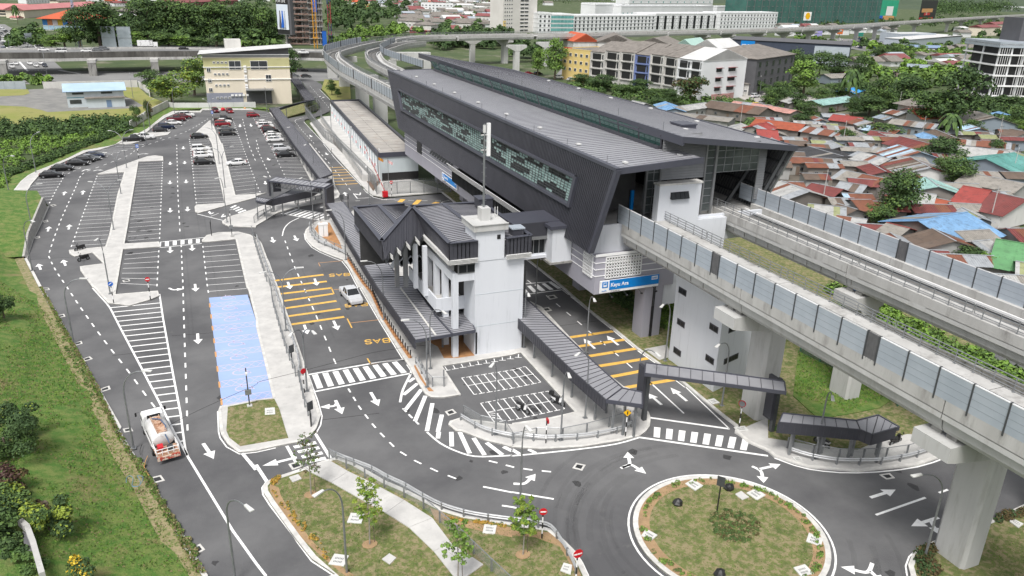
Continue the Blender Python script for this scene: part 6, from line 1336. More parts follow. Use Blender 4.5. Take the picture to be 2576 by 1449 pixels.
for zz_ in (1.3,1.65): m.tube([(-3.78,-1,zz_),(-3.78,1,zz_)],.035,5)
for y in (-.5,0,.5): m.tube([(-3.78,y,1),(-3.78,y,1.65)],.03,5)
m.build('rear_railing',M_signw,t); m=MB(); m.tube([(-2.9,.25,1.4),(-2.9,.75,1.4)],.33,14); m.build('hose_reel',M_red,t); m=MB(); m.box(-3.4,-.6,1.,-2.8,-.1,1.4); m.build('pump',M_steeld,t)
m=MB(); m.tube([(.9,.3,2.5),(.2,-.3,2.6),(-1.2,-.5,2.55),(-2.1,-.2,2.2),(-2.6,-.4,1.4)],.06,6); m.build('suction_hose',mat('blue_hose',(.08,.13,.22),(.06,.1,.18)),t); m=MB(); m.box(-3.9,-1.02,.5,-3.8,1.02,.9); m.build('rear_bumper',mat('hazard_board',(.4,.05,.03),(.6,.5,.4),sc=4,lo=.48,hi=.52),t)
m=MB(); m.box(-2.1,-1.08,.95,1.5,-.98,1.15); m.box(-2.1,.98,.95,1.5,1.08,1.15); m.build('side_rail',M_tw,t)
wme=MB().tube([(0,-.15,0),(0,.15,0)],.44,14).mesh('wheel',M_tyre); rm=MB().tube([(0,-.16,0),(0,.16,0)],.22,10).mesh('rim',M_steel)
for x,ys in ((2.8,(-.9,.9)),(-1.6,(-.95,-.6,.6,.95))):
    for y in ys: link('rim',rm,link('wheel',wme,t,Matrix.Translation((x,y,.44))))
# ================= VEGETATION =================
def leafmesh(name,blobs,n,ls,mats,wts,seed,flatb=.2):
    """many leaf-sized quads spread over and through lumpy blobs (cx,cy,cz,r)"""
    rg=np.random.default_rng(seed); B=np.array(blobs,float); pr=B[:,3]**2; pr/=pr.sum(); k=rg.choice(len(B),n,p=pr)
    d=rg.normal(size=(n,3)); d/=np.linalg.norm(d,axis=1)[:,None]; d[:,2]=np.where(d[:,2]<-flatb,-d[:,2]*.6,d[:,2])
    rad=B[k,3]*(.55+.5*rg.random(n)**.6); p=B[k,:3]+d*rad[:,None]
    nrm=d+rg.normal(size=(n,3))*.55; nrm[:,2]+=.3; nrm/=np.linalg.norm(nrm,axis=1)[:,None]
    a=np.cross(nrm,rg.normal(size=(n,3))); a/=np.linalg.norm(a,axis=1)[:,None]; b=np.cross(nrm,a)
    s=ls*(.6+.8*rg.random(n))[:,None]; v=np.stack([p-a*s-b*s*.5,p+a*s*.2-b*s*.75,p+a*s+b*s*.3,p-a*s*.1+b*s*.8],1).reshape(-1,3)
    me=bpy.data.meshes.new(name); me.vertices.add(4*n); me.vertices.foreach_set('co',v.ravel()); me.loops.add(4*n); me.loops.foreach_set('vertex_index',np.arange(4*n)); me.polygons.add(n)
    me.polygons.foreach_set('loop_start',np.arange(n)*4); me.polygons.foreach_set('loop_total',np.full(n,4))
    for m in mats: me.materials.append(m)
    bm_=rg.choice(len(mats),len(B),p=wts); mi=np.where(rg.random(n)<.55,bm_[k],rg.choice(len(mats),n,p=wts)); me.polygons.foreach_set('material_index',mi.astype(np.int32)); me.update(); me.validate(); return me
def blobs(rs,n,rx,rz,zc,r0,r1):
    out=[]
    for i in range(n):
        a=rs.random()*6.283; q=rs.random()**.5; z=rs.uniform(-1,1); w_=math.sqrt(max(0,1-z*z))
        out.append((rx*q*w_*math.cos(a),rx*q*w_*math.sin(a),zc+rz*z,rs.uniform(r0,r1)))
    return out
TM={}
rs=random.Random(4); L0,L1,L2,L3,L4,L5=M_leaf
def defcrown(key,n,nb,rx,rz,r0,r1,ls,mats,w,cnt=2): TM[key]=[leafmesh('crown',blobs(rs,nb+8,rx,rz+.04,.56,r0,r1)+[(0,0,.55,rx*.75),(0,0,.38,rx*.6)],n,ls,mats,w,i*7+len(TM)*31) for i in range(cnt)]
# unit crowns: total height 1, width about 1
defcrown('dark',3400,14,.36,.26,.13,.22,.021,[L0,L1,L2],[.7,.25,.05],3)
defcrown('mid',3400,14,.36,.26,.12,.22,.021,[L0,L1,L2],[.45,.4,.15],3)
defcrown('light',3200,15,.36,.28,.10,.19,.021,[L1,L2,L5],[.25,.45,.3],2)
defcrown('yellow',3000,12,.36,.28,.12,.2,.022,[L1,L2,L3],[.15,.4,.45],2)
defcrown('brown',3000,11,.33,.3,.14,.22,.022,[L1,L4,L0],[.25,.45,.3],1)
defcrown('round',5200,16,.30,.30,.16,.24,.019,[L0,L1,L2],[.45,.4,.15],2)
defcrown('tall',3000,16,.24,.36,.1,.16,.02,[L1,L2],[.55,.45],2)
def palm_mesh():
    m=MB()
    for i in range(15):
        a=i*2.4; e=.5-.06*i; d=Vector((math.cos(a),math.sin(a),0)); n=Vector((-d.y,d.x,0)); c=[Vector((0,0,.86))+d*(.34*t)+Vector((0,0,e*.42*t-.42*t*t)) for t in (0,.25,.5,.75,1)]
        for q in range(4):
            for s in (-1,1): m.add([c[q],c[q+1],c[q+1]+n*s*.055*(1-.2*q)-Vector((0,0,.05)),c[q]+n*s*.07-Vector((0,0,.03))],[(0,1,2,3)],q%2)
    return m.mesh('fronds',[L0,L1])
TM['palm']=[palm_mesh()]
trunkme=MB().tube([(0,0,0),(.01,0,.25),(-.01,.01,.5),(.02,0,.75)],.03,6,r1=.014)
for a in (0,2.1,4.2): trunkme.tube([(0,0,.4),(.12*math.cos(a),.12*math.sin(a),.6),(.24*math.cos(a),.24*math.sin(a),.72)],.013,5,r1=.006)
trunkme=trunkme.mesh('trunk',M_bark); ptrunk=MB().tube([(0,0,0),(.03,0,.3),(.02,0,.6),(0,0,.86)],.022,6,r1=.013).mesh('trunk',M_bark)
WORD={'dark':'dark green','mid':'mid green','light':'bright green','yellow':'yellow-green','brown':'brownish','round':'dense rounded','tall':'tall narrow','palm':'coconut palm'}
def tree_at(b,h,w,kind,label,group=None,name=None):
    t=thing(name or {'palm':'palm_tree'}.get(kind,'tree'),label,'palm' if kind=='palm' else 'tree',b,U(0,6.28),group)
    t.scale=(w*1.12,w*1.12,h)
    link('trunk',ptrunk if kind=='palm' else trunkme,t); link('crown',rs.choice(TM[kind]),t); return t
def tree(x,y,yt,wpx,kind,label,group=None,name=None):
    b=G((x,y)); h=zat(b.x,b.y,yt); w=wpx*depth(b)/F; return tree_at(b,h,w*1.3,kind,label,group,name)
def inpoly(p,P_):
    c=False; n=len(P_)
    for i in range(n):
        (x1,y1),(x2,y2)=P_[i],P_[i-1]
        if (y1>p[1])!=(y2>p[1]) and p[0]<(x2-x1)*(p[1]-y1)/(y2-y1)+x1: c=not c
    return c
def forest(s,n,hr,wr,kinds,label,group,name=None,world=False):
    P_=T(s); W_=[tuple(G(p)[:2]) for p in P_]; k=0;it=0; xs=[p[0] for p in W_];ys=[p[1] for p in W_]
    while k<n and it<20000:
        it+=1; q=(U(min(xs),max(xs)),U(min(ys),max(ys)))
        if inpoly(q,W_): k+=1; h=U(*hr); tree_at(Vector((*q,0)),h,h*U(*wr),rs.choice(kinds),label,group,name)
# main named trees (full-picture coordinates)
for a in [(255,124,3,105,'dark',"big dark tree left of the two grey hoardings"),(205,128,20,60,'dark',"tree between the orange-roofed school and the hoardings"),(375,118,-8,80,'dark',"dark tree with bare branches right of the grey hoardings"),(425,116,-2,80,'mid',"tree behind the ivy-clad one in the belt over the flyover"),
 (480,116,2,85,'mid',"broad tree in the middle of the belt over the flyover"),(545,118,4,90,'mid',"broad tree in front of the maroon roofs, right half of the belt"),(610,118,8,85,'dark',"tree left of the tall portrait billboard"),(660,120,8,70,'mid',"tree directly behind the cream building roof"),(700,120,45,50,'dark',"tree at the foot of the tall portrait billboard"),
 (165,124,68,70,'light',"bright green bushy tree under the steel mast"),(130,124,88,50,'light',"low bright tree beside the overhead road sign"),(350,124,78,50,'light',"bright bush right of the grey hoardings"),(400,124,78,75,'mid',"bushy tree behind the white flyover lorry"),(460,124,88,60,'light',"light bush in front of the tree belt, middle"),(510,124,92,60,'dark',"dark bush in front of the tree belt, right"),
 (435,262,185,95,'yellow',"bright yellow-green tree by the shed"),(490,240,140,75,'yellow',"tall bright green tree against the cream building"),(380,224,175,50,'mid',"darker green tree behind the shed corner"),(735,205,122,42,'dark',"dark tree between the cream building and the outer viaduct"),
 (1395,199,98,58,'light',"tall leafy street tree beside the yellow shop"),(1352,190,120,40,'light',"thinner street tree left of the tall leafy one"),(1735,260,192,80,'brown',"rounded brown-green tree in front of the white gable"),(1545,205,150,38,'tall',"feathery conifer before the shop row"),(1628,218,178,34,'brown',"small brownish tree by the blue-striped shop"),
 (1462,215,186,50,'dark',"dark tree above the station roof edge, first"),(1512,228,188,60,'dark',"dark tree above the station roof edge, second"),(1565,238,212,50,'mid',"bushy tree above the station roof edge, third"),(1610,240,198,55,'dark',"dark tree above the station roof edge, fourth"),(1650,250,222,45,'mid',"bush above the station roof edge, fifth"),(1680,262,222,50,'dark',"dark bush left of the brown rounded tree"),(1655,276,245,50,'dark',"dark tree against the white and blue tin roofs"),
 (2250,560,432,108,'round',"big round dark tree among the tin roofs, the lower one"),(2198,565,515,80,'mid',"bushy lower tree left of the big round one"),(2387,478,390,85,'round',"big round dark tree up from the lower one"),(2365,420,345,90,'dark',"dark tree behind the upper round tree"),(2335,540,492,58,'mid',"small tree between the two round dark trees"),
 (2400,330,170,110,'dark',"largest dark tree at the right, above the grey asbestos roof"),(2280,280,190,90,'dark',"dark tree beside the bright blue tarpaulin"),(2210,285,195,70,'mid',"tree left of the bright blue tarpaulin, front"),(2185,290,240,80,'dark',"dark spreading tree above the red long roofs"),(2330,320,225,80,'mid',"mid green tree left of the largest dark tree"),
 (1990,210,122,60,'mid',"tree right of the charcoal office block"),(2020,205,135,60,'mid',"tree second right of the charcoal office block"),(2060,190,128,50,'mid',"tree in front of the black warehouse"),(2020,240,150,85,'light',"large light tree right of the charcoal office block"),(2100,200,135,60,'dark',"dark round tree before the black warehouse end"),(2160,205,140,48,'dark',"dark round tree beyond the palms"),
 (1960,255,205,60,'mid',"tree right of the small white house, upper"),(2110,255,205,60,'mid',"tree by the lamp among the kampung trees"),(2030,300,255,60,'dark',"dark tree right of the white shed roof"),(2530,290,240,90,'dark',"dark tree under the white parking building"),(2560,330,265,60,'mid',"tree at the right frame edge under the parking building"),
 (2440,345,300,60,'mid',"tree beside the lone palm"),(2560,340,300,60,'light',"light tree near the right frame edge"),(2215,355,310,90,'mid',"low tree between the red long roof and the patched roof"),(2085,308,290,45,'mid',"small round tree over the red-brown roofs"),(2375,650,605,75,'mid',"spreading low tree behind the far noise panels, left of the green roof"),(2430,675,618,85,'dark',"spreading dark tree behind the far noise panels, below the green roof"),(2490,700,640,80,'light',"lighter leafy tree behind the far noise panels near the frame edge"),(2120,370,325,48,'dark',"dark tree rising between the light red and silver roofs"),(2495,395,350,52,'dark',"dark tree above the teal roof near the right edge"),(2010,330,285,44,'dark',"dark tree at the end of the pale pink roof"),(2300,415,372,44,'mid',"tree beside the pale blue roof at the top of the cluster")]:
    if a[5]: tree(*a)
for a in [(2130,265,160,50,"palm"),(2382,360,275,60,"palm"),(2310,200,172,45,"palm"),(1885,330,290,40,"palm"),(1528,225,200,30,"palm"),(45,62,5,20,"palm"),(2395,215,175,38,"palm"),(1150,90,60,20,'palm')]:
    tree(*a[:4],'palm',["tall coconut palm with hanging fronds in front of the beige ruin","short coconut palm by the grey asbestos roof","coconut palm beyond the beige house","small palm by the brown warehouse gable","small palm in the garden before the shop row","palm in front of the pink school roof","palm between the big tree and the metal sheds","palm in the far green belt left of the houses"][[2130,2382,2310,1885,1528,45,2395,1150].index(a[0])])
forest("V 2130,160 2350,155 2576,175 2576,130 2450,120 2200,135",34,(5,9),(.9,1.5),['mid','light','dark'],"bushy garden tree between the blue-grey sheds and the metal roofs",'garden trees of the upper kampung')
forest("V 1960,300 2300,300 2450,330 2500,290 2350,230 1900,230",16,(5,8),(.9,1.4),['mid','dark'],"low tree in the gardens above the tin roofs",'garden trees above the tin roofs')
M_gr0=mat('dry_stalk',(.30,.25,.13),(.22,.19,.09),sc=2)
# green thickets: stuff
def thicket(name,s,n,hh,ls,mats,w,z=0.,lab=None,tall=None,q_=26000,den=70):
    P_=T(s); Wp=[tuple(G(p)[:2]) for p in P_]; xs=[p[0] for p in Wp];ys=[p[1] for p in Wp]; bl_=[]; it=0
    while len(bl_)<n and it<50000:
        it+=1
        if tall:
            pq=(U(min(p[0] for p in P_),max(p[0] for p in P_)),U(min(p[1] for p in P_),max(p[1] for p in P_)))
            if not inpoly(pq,P_) or ray(pq).z>-8: continue
            g_=G(pq); dd=g_.length
            if dd>2600: continue
            r=U(*hh)*max(1,dd/1000); bl_.append((g_.x,g_.y,U(.25,.8)*U(*tall)*max(1,dd/1600),r)); continue
        q=(U(min(xs),max(xs)),U(min(ys),max(ys)))
        if inpoly(q,Wp): r=U(*hh); bl_.append((q[0],q[1],(U(.25,.8)*U(*tall)) if tall else z+r*.3,r))
    o=link(name,leafmesh(name,bl_,int(min(q_,n*den)),ls,mats,w,n)); tag(o,lab,kind='stuff'); return o
MD,MM,ML=([L0,L1],[.8,.2]),([L0,L1,L2],[.55,.35,.1]),([L1,L2,L5],[.3,.4,.3])
for s_,n,hh,tl,(mt,w_),q_ in (("V 820,100 900,80 1010,60 1030,20 960,-8 830,10",150,(3,5),(9,17),MD,15000),("V 830,114 990,94 1080,85 1060,60 900,85",110,(1.8,3.2),(3,8),ML,9000),("V 1090,85 1260,76 1260,20 1100,15",34,(2.5,4),(4,9),MM,3400),
  ("V 200,22 700,45 700,-5 200,-20",90,(3,5.5),(10,18),MD,9000),("V 235,122 700,126 735,100 735,40 235,40",300,(3,5.5),(4,13),MM,34000),("V 2350,46 2576,34 2576,-2 2350,0",140,(5,8),(10,22),MD,9000),("V 1350,-8 2000,-20 2576,-8 2350,12 1900,-2 1300,6",330,(6,10),(8,20),MD,14000),
  ("V 0,-2 1300,2 1300,-22 0,-25",330,(5,9),(8,18),MM,12000),("V 840,60 1300,10 1300,-5 840,-5",60,(4,7),(8,14),MM,4000),("V 1280,152 1470,152 1560,162 1560,112 1300,118",60,(2.5,4),(3,8),MD,7000),("V 10,122 110,124 110,80 60,70",26,(2,3.2),(3,7),MM,3000),
  ("V 1100,20 1260,18 1900,2 1900,-6 1100,-4",60,(4,7),(5,12),MM,3000),("V 2100,130 2576,110 2576,60 2430,60 2350,100",60,(2,4),(2,7),MM,6000),("V 1095,126 1290,122 1290,92 1180,90 1090,100",170,(2.5,4.5),(4,11),MD,15000),("V 1990,95 2480,62 2576,50 2350,50 2000,70",120,(2.5,4),(3,8),MM,6000),("V 840,122 1000,98 1090,96 1100,104 960,110 870,128",60,(1.2,2.2),(2,4),ML,5000),("V 1990,120 2150,130 2250,150 2480,150 2480,125 2350,128 2150,118 2000,100",70,(2,3.6),(2,6),ML,9000),("V 2110,215 2576,235 2576,160 2480,150 2360,160 2200,165",130,(1.8,3.4),(2,6),ML,15000),("V 2480,260 2576,275 2576,330 2300,320 2200,290 2320,270",60,(1.5,2.6),(2,5),MM,7000),("V 0,215 130,210 130,196 0,200",14,(1,1.6),(1,2),ML,1200)):
    thicket('wood',s_,n,hh,1.0 if n<100 or hh[0]<3 else 1.3,mt,w_,tall=tl,q_=q_,den=200)
thicket('undergrowth',"V 0,480 65,395 170,372 330,322 330,300 210,310 0,345",420,(.5,1.0),.2,[L5,L2,L1],[.55,.3,.15])
thicket('undergrowth',"00 0,1449 1300,1340 1310,1250 1200,1220 0,1270",150,(1.0,2.4),.3,[L0,L1],[.6,.4])
thicket('hedge',"10 0,345 200,290 520,165 900,10 1180,-90 1160,-130 880,-10 500,140 180,270 0,310",260,(.8,1.2),.2,[L0,L1,L2],[.6,.3,.1])
thicket('undergrowth',"23 560,0 1100,560 1900,900 2576,1200 2576,900 1700,500 1000,60",240,(.6,1.3),.2,[L1,L5,L2],[.3,.4,.3])
thicket('undergrowth',"22 1500,0 1620,20 1610,200 1570,420 1500,380 1480,100",60,(.6,1.2),.16,[L1,L5,L2],[.3,.4,.3])
thicket('undergrowth',"22 960,80 1230,60 1230,230 1200,260",60,(.4,.8),.14,[L0,L1],[.5,.5])
thicket('undergrowth',"V 2080,160 2300,155 2300,135 2200,130",60,(1.5,3),.5,[L2,L5,L1],[.4,.3,.3])
thicket('undergrowth',"V 1370,220 1480,240 1800,280 1900,262 1700,245 1500,205",120,(1.2,2.4),.4,[L1,L2,L0],[.4,.3,.3])
thicket('undergrowth',"V 1950,330 2560,330 2560,250 1900,230",90,(1.2,2.2),.4,[L1,L2,L0],[.4,.2,.4])
thicket('shrub_row',"23 30,1440 860,1530 860,1500 60,1380",26,(.3,.55),.09,[L0,L1],[.6,.4])
thicket('weeds',"30 1330,260 1420,300 1560,560 1760,880 1990,1230 1960,1270 1680,900 1480,560",150,(.1,.24),.07,[L1,L2,M_gr0],[.3,.4,.3],z=.1)
thicket('weeds',"20 560,330 640,420 830,780 1080,1220 1110,1280 1000,1240 800,900 620,540",150,(.1,.24),.07,[L1,L2,M_gr0],[.3,.4,.3],z=.15)
thicket('shrub_row',"33 1500,1200 1640,1180 1700,1449 1520,1449",34,(.3,.6),.09,[L0,L4],[.5,.5],z=.1)
thicket('shrub_row',"33 2280,860 2576,800 2576,850 2300,930",16,(.25,.45),.08,[L4,L0],[.6,.4],z=.1)
thicket('ground_cover',"32 1980,850 2160,790 2400,850 2520,980 2420,1100 2200,1150 2010,1030",260,(.08,.17),.045,[L1,L4,M_gr0],[.6,.3,.1],z=.15)
# seedlings round the roundabout (ring of young plants)
bl_=[]; 
for i in range(150):
    a=U(0,6.283); r=RR*U(.86,.93); 
    if -1.0<a-math.pi*1.0<.1 and rnd()<.4: continue
    bl_.append((RC.x+r*math.cos(a),RC.y+r*math.sin(a),.25,U(.13,.26)))
tag(link('seedlings',leafmesh('seedlings',bl_,4200,.055,[L5,L2,L1],[.45,.35,.2],5)),kind='stuff')
for s,c in (("31 150,520 240,450 250,480 170,560",1),("31 150,560 210,600 330,740 560,1010 760,1300 700,1300 480,1050 280,790 150,640",1),("31 2000,880 2576,960 2576,990 1900,890",0)):
    W_=[G(p) for p in T(s)]; P2_=[tuple(p[:2]) for p in W_]; xs=[p[0] for p in P2_];ys=[p[1] for p in P2_]; b_=[]
    while len(b_)<45:
        q=(U(min(xs),max(xs)),U(min(ys),max(ys)))
        if inpoly(q,P2_): b_.append((q[0],q[1],.24,U(.08,.18)))
    tag(link('seedlings',leafmesh('seedlings',b_,1100,.05,[mat('flower_orange',(.45,.22,.03),(.40,.28,.05),sc=3),L2],[.7,.3],len(b_))),kind='stuff')
# grass tufts on the near lawns
def tufts(s,n,h,mats,w,z,seed):
    rg=random.Random(seed); P_=T(s); Wp=[tuple(G(p)[:2]) for p in P_]; xs=[p[0] for p in Wp];ys=[p[1] for p in Wp]; v=[];mi=[];k=0
    while k<n:
        q=(rg.uniform(min(xs),max(xs)),rg.uniform(min(ys),max(ys)))
        if not inpoly(q,Wp): continue
        k+=1; a=rg.random()*6.28; l=h*rg.uniform(.5,1.3); dx,dy=math.cos(a)*l*.55,math.sin(a)*l*.55; zz_=z(q) if callable(z) else z
        v+=[(q[0]-dx,q[1]-dy,zz_),(q[0]+dx,q[1]+dy,zz_),(q[0]+dx*.8+rg.uniform(-.1,.1)*l,q[1]+dy*.8,zz_+l),(q[0]-dx*.8,q[1]-dy*.8,zz_+l*.8)]; mi.append(rg.choices(range(len(mats)),w)[0])
    m=MB(); m.v=v; m.f=[(4*i,4*i+1,4*i+2,4*i+3) for i in range(n)]; m.m=mi; tag(m.build('grass_tufts',mats),kind='stuff')
M_gr=[mat('blade_green',(.13,.24,.035),(.17,.27,.05),sc=.5,rough=.9),mat('blade_dry',(.22,.19,.09),(.28,.23,.12),sc=.5,rough=.9),mat('blade_dark',(.09,.15,.03),(.07,.12,.025),sc=.5,rough=.9)]
tufts("31 230,540 420,420 480,470 760,640 1010,780 1320,930 1540,1080 1780,1320 1900,1449 V 1150,1500 900,1500 31 900,1449 560,1150 330,800",3500,.06,M_gr,[.35,.4,.25],.17,1)
tufts("32 1400,680 1600,540 1900,490 2300,520 2576,640 33 300,860 480,1100 560,1330 500,1500 32 1900,1449 1500,1150 1390,900",3500,.06,M_gr,[.25,.5,.25],.17,2)
tufts("31 1800,820 2100,900 2576,980 32 240,1020 420,1080 540,1250 620,1449 31 2576,1449 2300,1280",1800,.06,M_gr,[.35,.4,.25],.17,3)
tufts("20 2310,1220 2576,1170 21 180,1145 230,1250 290,1440 31 0,120 30 2420,140 2330,60",800,.055,M_gr,[.2,.6,.2],.21,4)
tufts("33 2200,1449 2250,1100 2576,960 V 2600,1500 2150,1500",1000,.06,M_gr,[.4,.4,.2],.15,6)
tufts("23 250,1090 310,660 1200,1110 780,1270",2500,.14,M_gr,[.7,.1,.2],.22,7)
def slope_z(q): # height of the grass slope
    best=min(base,key=lambda p:(p.x-q[0])**2+(p.y-q[1])**2); d=math.hypot(best.x-q[0],best.y-q[1]); return .14+(max(0,d-1.)*.31 if d<14 else 3.87+(d-14)*.05)
tufts("30 2000,1449 1750,1000 1500,620 1300,300 20 1150,1330 950,1080 700,620 500,250 0,0 V -60,900 -60,1500",11000,.13,M_gr,[.62,.22,.16],slope_z,8)
tufts("30 2080,1449 1640,700 1380,290 1200,0 20 1000,1020 740,560 430,10 400,10 690,560 940,1020 30 1140,0 1320,300 1570,700 1980,1449",3500,.16,[M_gr[0],M_gr[1],M_gr[2],M_gr0],[.35,.3,.15,.2],.25,11)
# young trees on the planted island
def young(base_,ytop,wpx,mats,w,label,n=900,sticks=1):
    b=G(T(base_)[0],.17); h=zat(b.x,b.y,T('31 0,%g'%ytop)[0][1])-.1; wd=wpx/4*depth(b)/F; r_=random.Random(n)
    t=thing('young_tree',label,'young tree',b); MB().tube([(0,0,0),(.05,0,h*.4),(-.03,.03,h*.75),(0,0,h*.95)],.06,6,r1=.015).build('trunk',mat('pale_bark',(.32,.29,.26),(.22,.2,.18),sc=4),t)
    bl2=[]; br=MB()
    for i in range(10):
        z=h*(.42+.55*i/10); a=i*2.4; L_=wd*.5*(1-abs(i/10-.35)*.9); e=(L_*math.cos(a),L_*math.sin(a),z+.2); br.tube([(0,0,z-.2),e],.018,4,r1=.006)
        for q in (.35,.55,.75,.9,1.08): bl2+=[(e[0]*q+r_.uniform(-.14,.14)*wd,e[1]*q+r_.uniform(-.14,.14)*wd,z+.2*q+r_.uniform(-.1,.14)*h,wd*r_.uniform(.04,.11)) for _ in (0,1)]
    br.build('branches',M_bark,t); link('crown',leafmesh('crown',bl2,n,.062,mats,w,n),t)
    if sticks: m=MB(); m.tube([(.4,.1,0),(.35,.1,1.6)],.025,4); m.build('stake',M_bark,t)
    MB().prism([(.6*math.cos(i*.7),.5*math.sin(i*.7)) for i in range(9)],.0,.04).build('soil_mound',M_soil,t)
young("31 555,630",60,230,[L1,L4,L2],[.4,.35,.25],"sparse brownish young tree in front of the small zebra crossing",1100)
young("31 1145,1130",530,290,[L3,L2,L5],[.6,.2,.2],"yellow-leaved young tree in the middle of the planted island",3000)
young("32 110,1235",720,280,[L2,L5,L3],[.4,.3,.3],"bushy green young tree next to the red no-entry disc",5000)
young("31 2030,1520",950,290,[L5,L2],[.6,.4],"bright green young tree overlapping the footpath at the bottom edge",2600)
for a in [(345,320,265,24,'mid',"sapling on the verge behind the first parked pickups"),(378,320,252,18,'brown',"thin sapling by the dirty boundary wall"),(835,240,200,22,'mid',"sapling on the lawn beside the ramp road, left"),(850,245,222,16,'mid',"sapling on the lawn beside the ramp road, right")]: tree(*a[:5],a[5],name='sapling')
# trees and bushes of the lower left corner
def bush(s,rpx,label,mats,w,n=2600,z=None,hgt=1.,ls=.1):
    p=T(s)[0]; z=3.2 if z is None else z; b=G(p,z); r=rpx/4*depth(b)/F; r_=random.Random(n); 
    bb_=[(r*.75*U(-1,1),r*.75*U(-1,1),r*hgt*U(.1,1.2),r*U(.3,.5)) for _ in range(12)]
    t=thing('bush',label,'bush',(b.x,b.y,z-.8)); link('crown',leafmesh('crown',bb_,n,ls,mats,w,n),t); MB().tube([(0,0,-.5),(0,0,r*.8)],.09,6).build('trunk',M_bark,t)
bush("30 60,180",300,"dark tree at the left frame edge above the grass slope",[L0,L1],[.75,.25],4200); bush("20 160,1370",190,"dark rounded bush on the slope left of the tanker truck",[L0,L1,L3],[.8,.15,.05],3000)
bush("30 60,560",210,"brown-leaved bush at the left frame edge",[L4,mat('leaf_maroon',(.06,.025,.02),(.05,.02,.015)),L1],[.3,.5,.2],2600); bush("30 90,760",230,"green and yellow bush at the left frame edge",[L1,L0,L3],[.4,.35,.25],3000)
bush("30 60,1020",250,"dark green bush at the lower left edge",[L0,L1,L2],[.5,.35,.15],3000); bush("30 400,760",120,"bare brown twiggy bush in the lower left",[L4,M_bark],[.5,.5],900); bush("30 480,900",200,"tall bush with yellow-green leaves in the lower left",[L0,L1,L3],[.5,.25,.25],3400,hgt=1.4)
bush("30 830,1400",160,"bush covered in yellow flowers at the bottom edge",[L0,mat('flower_yellow',(.65,.45,.03),(.6,.42,.03),sc=3),L1],[.4,.35,.25],1800,ls=.08); bush("30 300,1360",160,"low green bush in the lower left corner",[L1,L2],[.5,.5],1800); bush("20 20,200",130,"dark tree on the far left frame edge",[L0,L1],[.8,.2],2400)
bush("10 1180? ".replace('10 1180? ','30 130,1200'),160,"low dark shrub in the lower left corner",[L0,L1],[.6,.4],1600)
m=MB(); c=[Vector((p.x,p.y,3.4)) for p in GP("30 220,960 290,1020 350,1180 380,1290 440,1500",3.2)]; 
for a,b in zip(c,c[1:]): m.obox(a,b,.35,.5)
tag(m.build('drain_wall',M_conc),'curved concrete drain edge between the bushes in the lower left','drain wall')
m=MB(); m.poly([(p.x,p.y,3.35) for p in GP("30 230,1000 290,1040 350,1200 370,1310 300,1250 240,1120",3.3)]); struct('drain_bed',m,mat('wet_concrete',(.16,.15,.16),(.10,.10,.11),sc=.8))
# ================= BACKGROUND BUILDINGS =================
M_pane=mat('window_dark',(.03,.035,.04),(.05,.055,.06),sc=.4,rough=.2)
M_hot=mat('hotel_white',(.70,.71,.72),(.62,.63,.64),sc=.1,rough=.7); M_crm=mat('cream_wall',(.68,.61,.50),(.62,.56,.46),sc=.2,rough=.85,stain=(.8,(.40,.36,.28),.6,.85,1),stretch=(1,1,.2)); M_ylw=mat('yellow_tile_wall',(.47,.45,.24),(.42,.40,.21),sc=.3,rough=.7)
M_beigy=mat('yellow_paint_wall',(.66,.50,.20),(.60,.45,.18),sc=.2,rough=.8); M_mix=mat('weathered_white_wall',(.58,.57,.54),(.46,.45,.43),sc=.3,rough=.9,stain=(.7,(.22,.21,.20),.58,.8,1),stretch=(1,1,.2))
M_char=mat('charcoal_wall',(.085,.085,.092),(.10,.10,.108),sc=.3,rough=.7); M_tile=mat('old_tile_roof',(.22,.20,.18),(.15,.135,.12),sc=.5,rough=.95,stain=(.6,(.09,.085,.08),.55,.75)); M_net=mat('green_netting',(.03,.10,.085),(.05,.15,.125),sc=.08,rough=.9,stain=(.4,(.09,.11,.11),.5,.75))
M_wroof=mat('white_metal_roof',(.62,.62,.61),(.50,.50,.49),sc=.2,rough=.5)
def wall_mat(c): n='wall_%d_%d_%d'%tuple(int(v*100) for v in c); return mat(n,c,tuple(v*.86 for v in c),sc=.25,rough=.85,stain=(.8,tuple(v*.6 for v in c),.62,.85,1),stretch=(1,1,.2))
WM={}
def wmesh(w,h,fr=M_signw,gl=None,d=.12,key=None):
    k=(round(w,2),round(h,2),fr.name,(gl or M_pane).name)
    if k not in WM:
        m=MB(); m.box(-w/2,-d,0,w/2,.05,h,0); m.box(-w/2+.1,-d-.03,.1,-.04,-d+.02,h-.1,1); m.box(.04,-d-.03,.1,w/2-.1,-d+.02,h-.1,1); WM[k]=m.mesh('window',[fr,gl or M_pane])
    return WM[k]
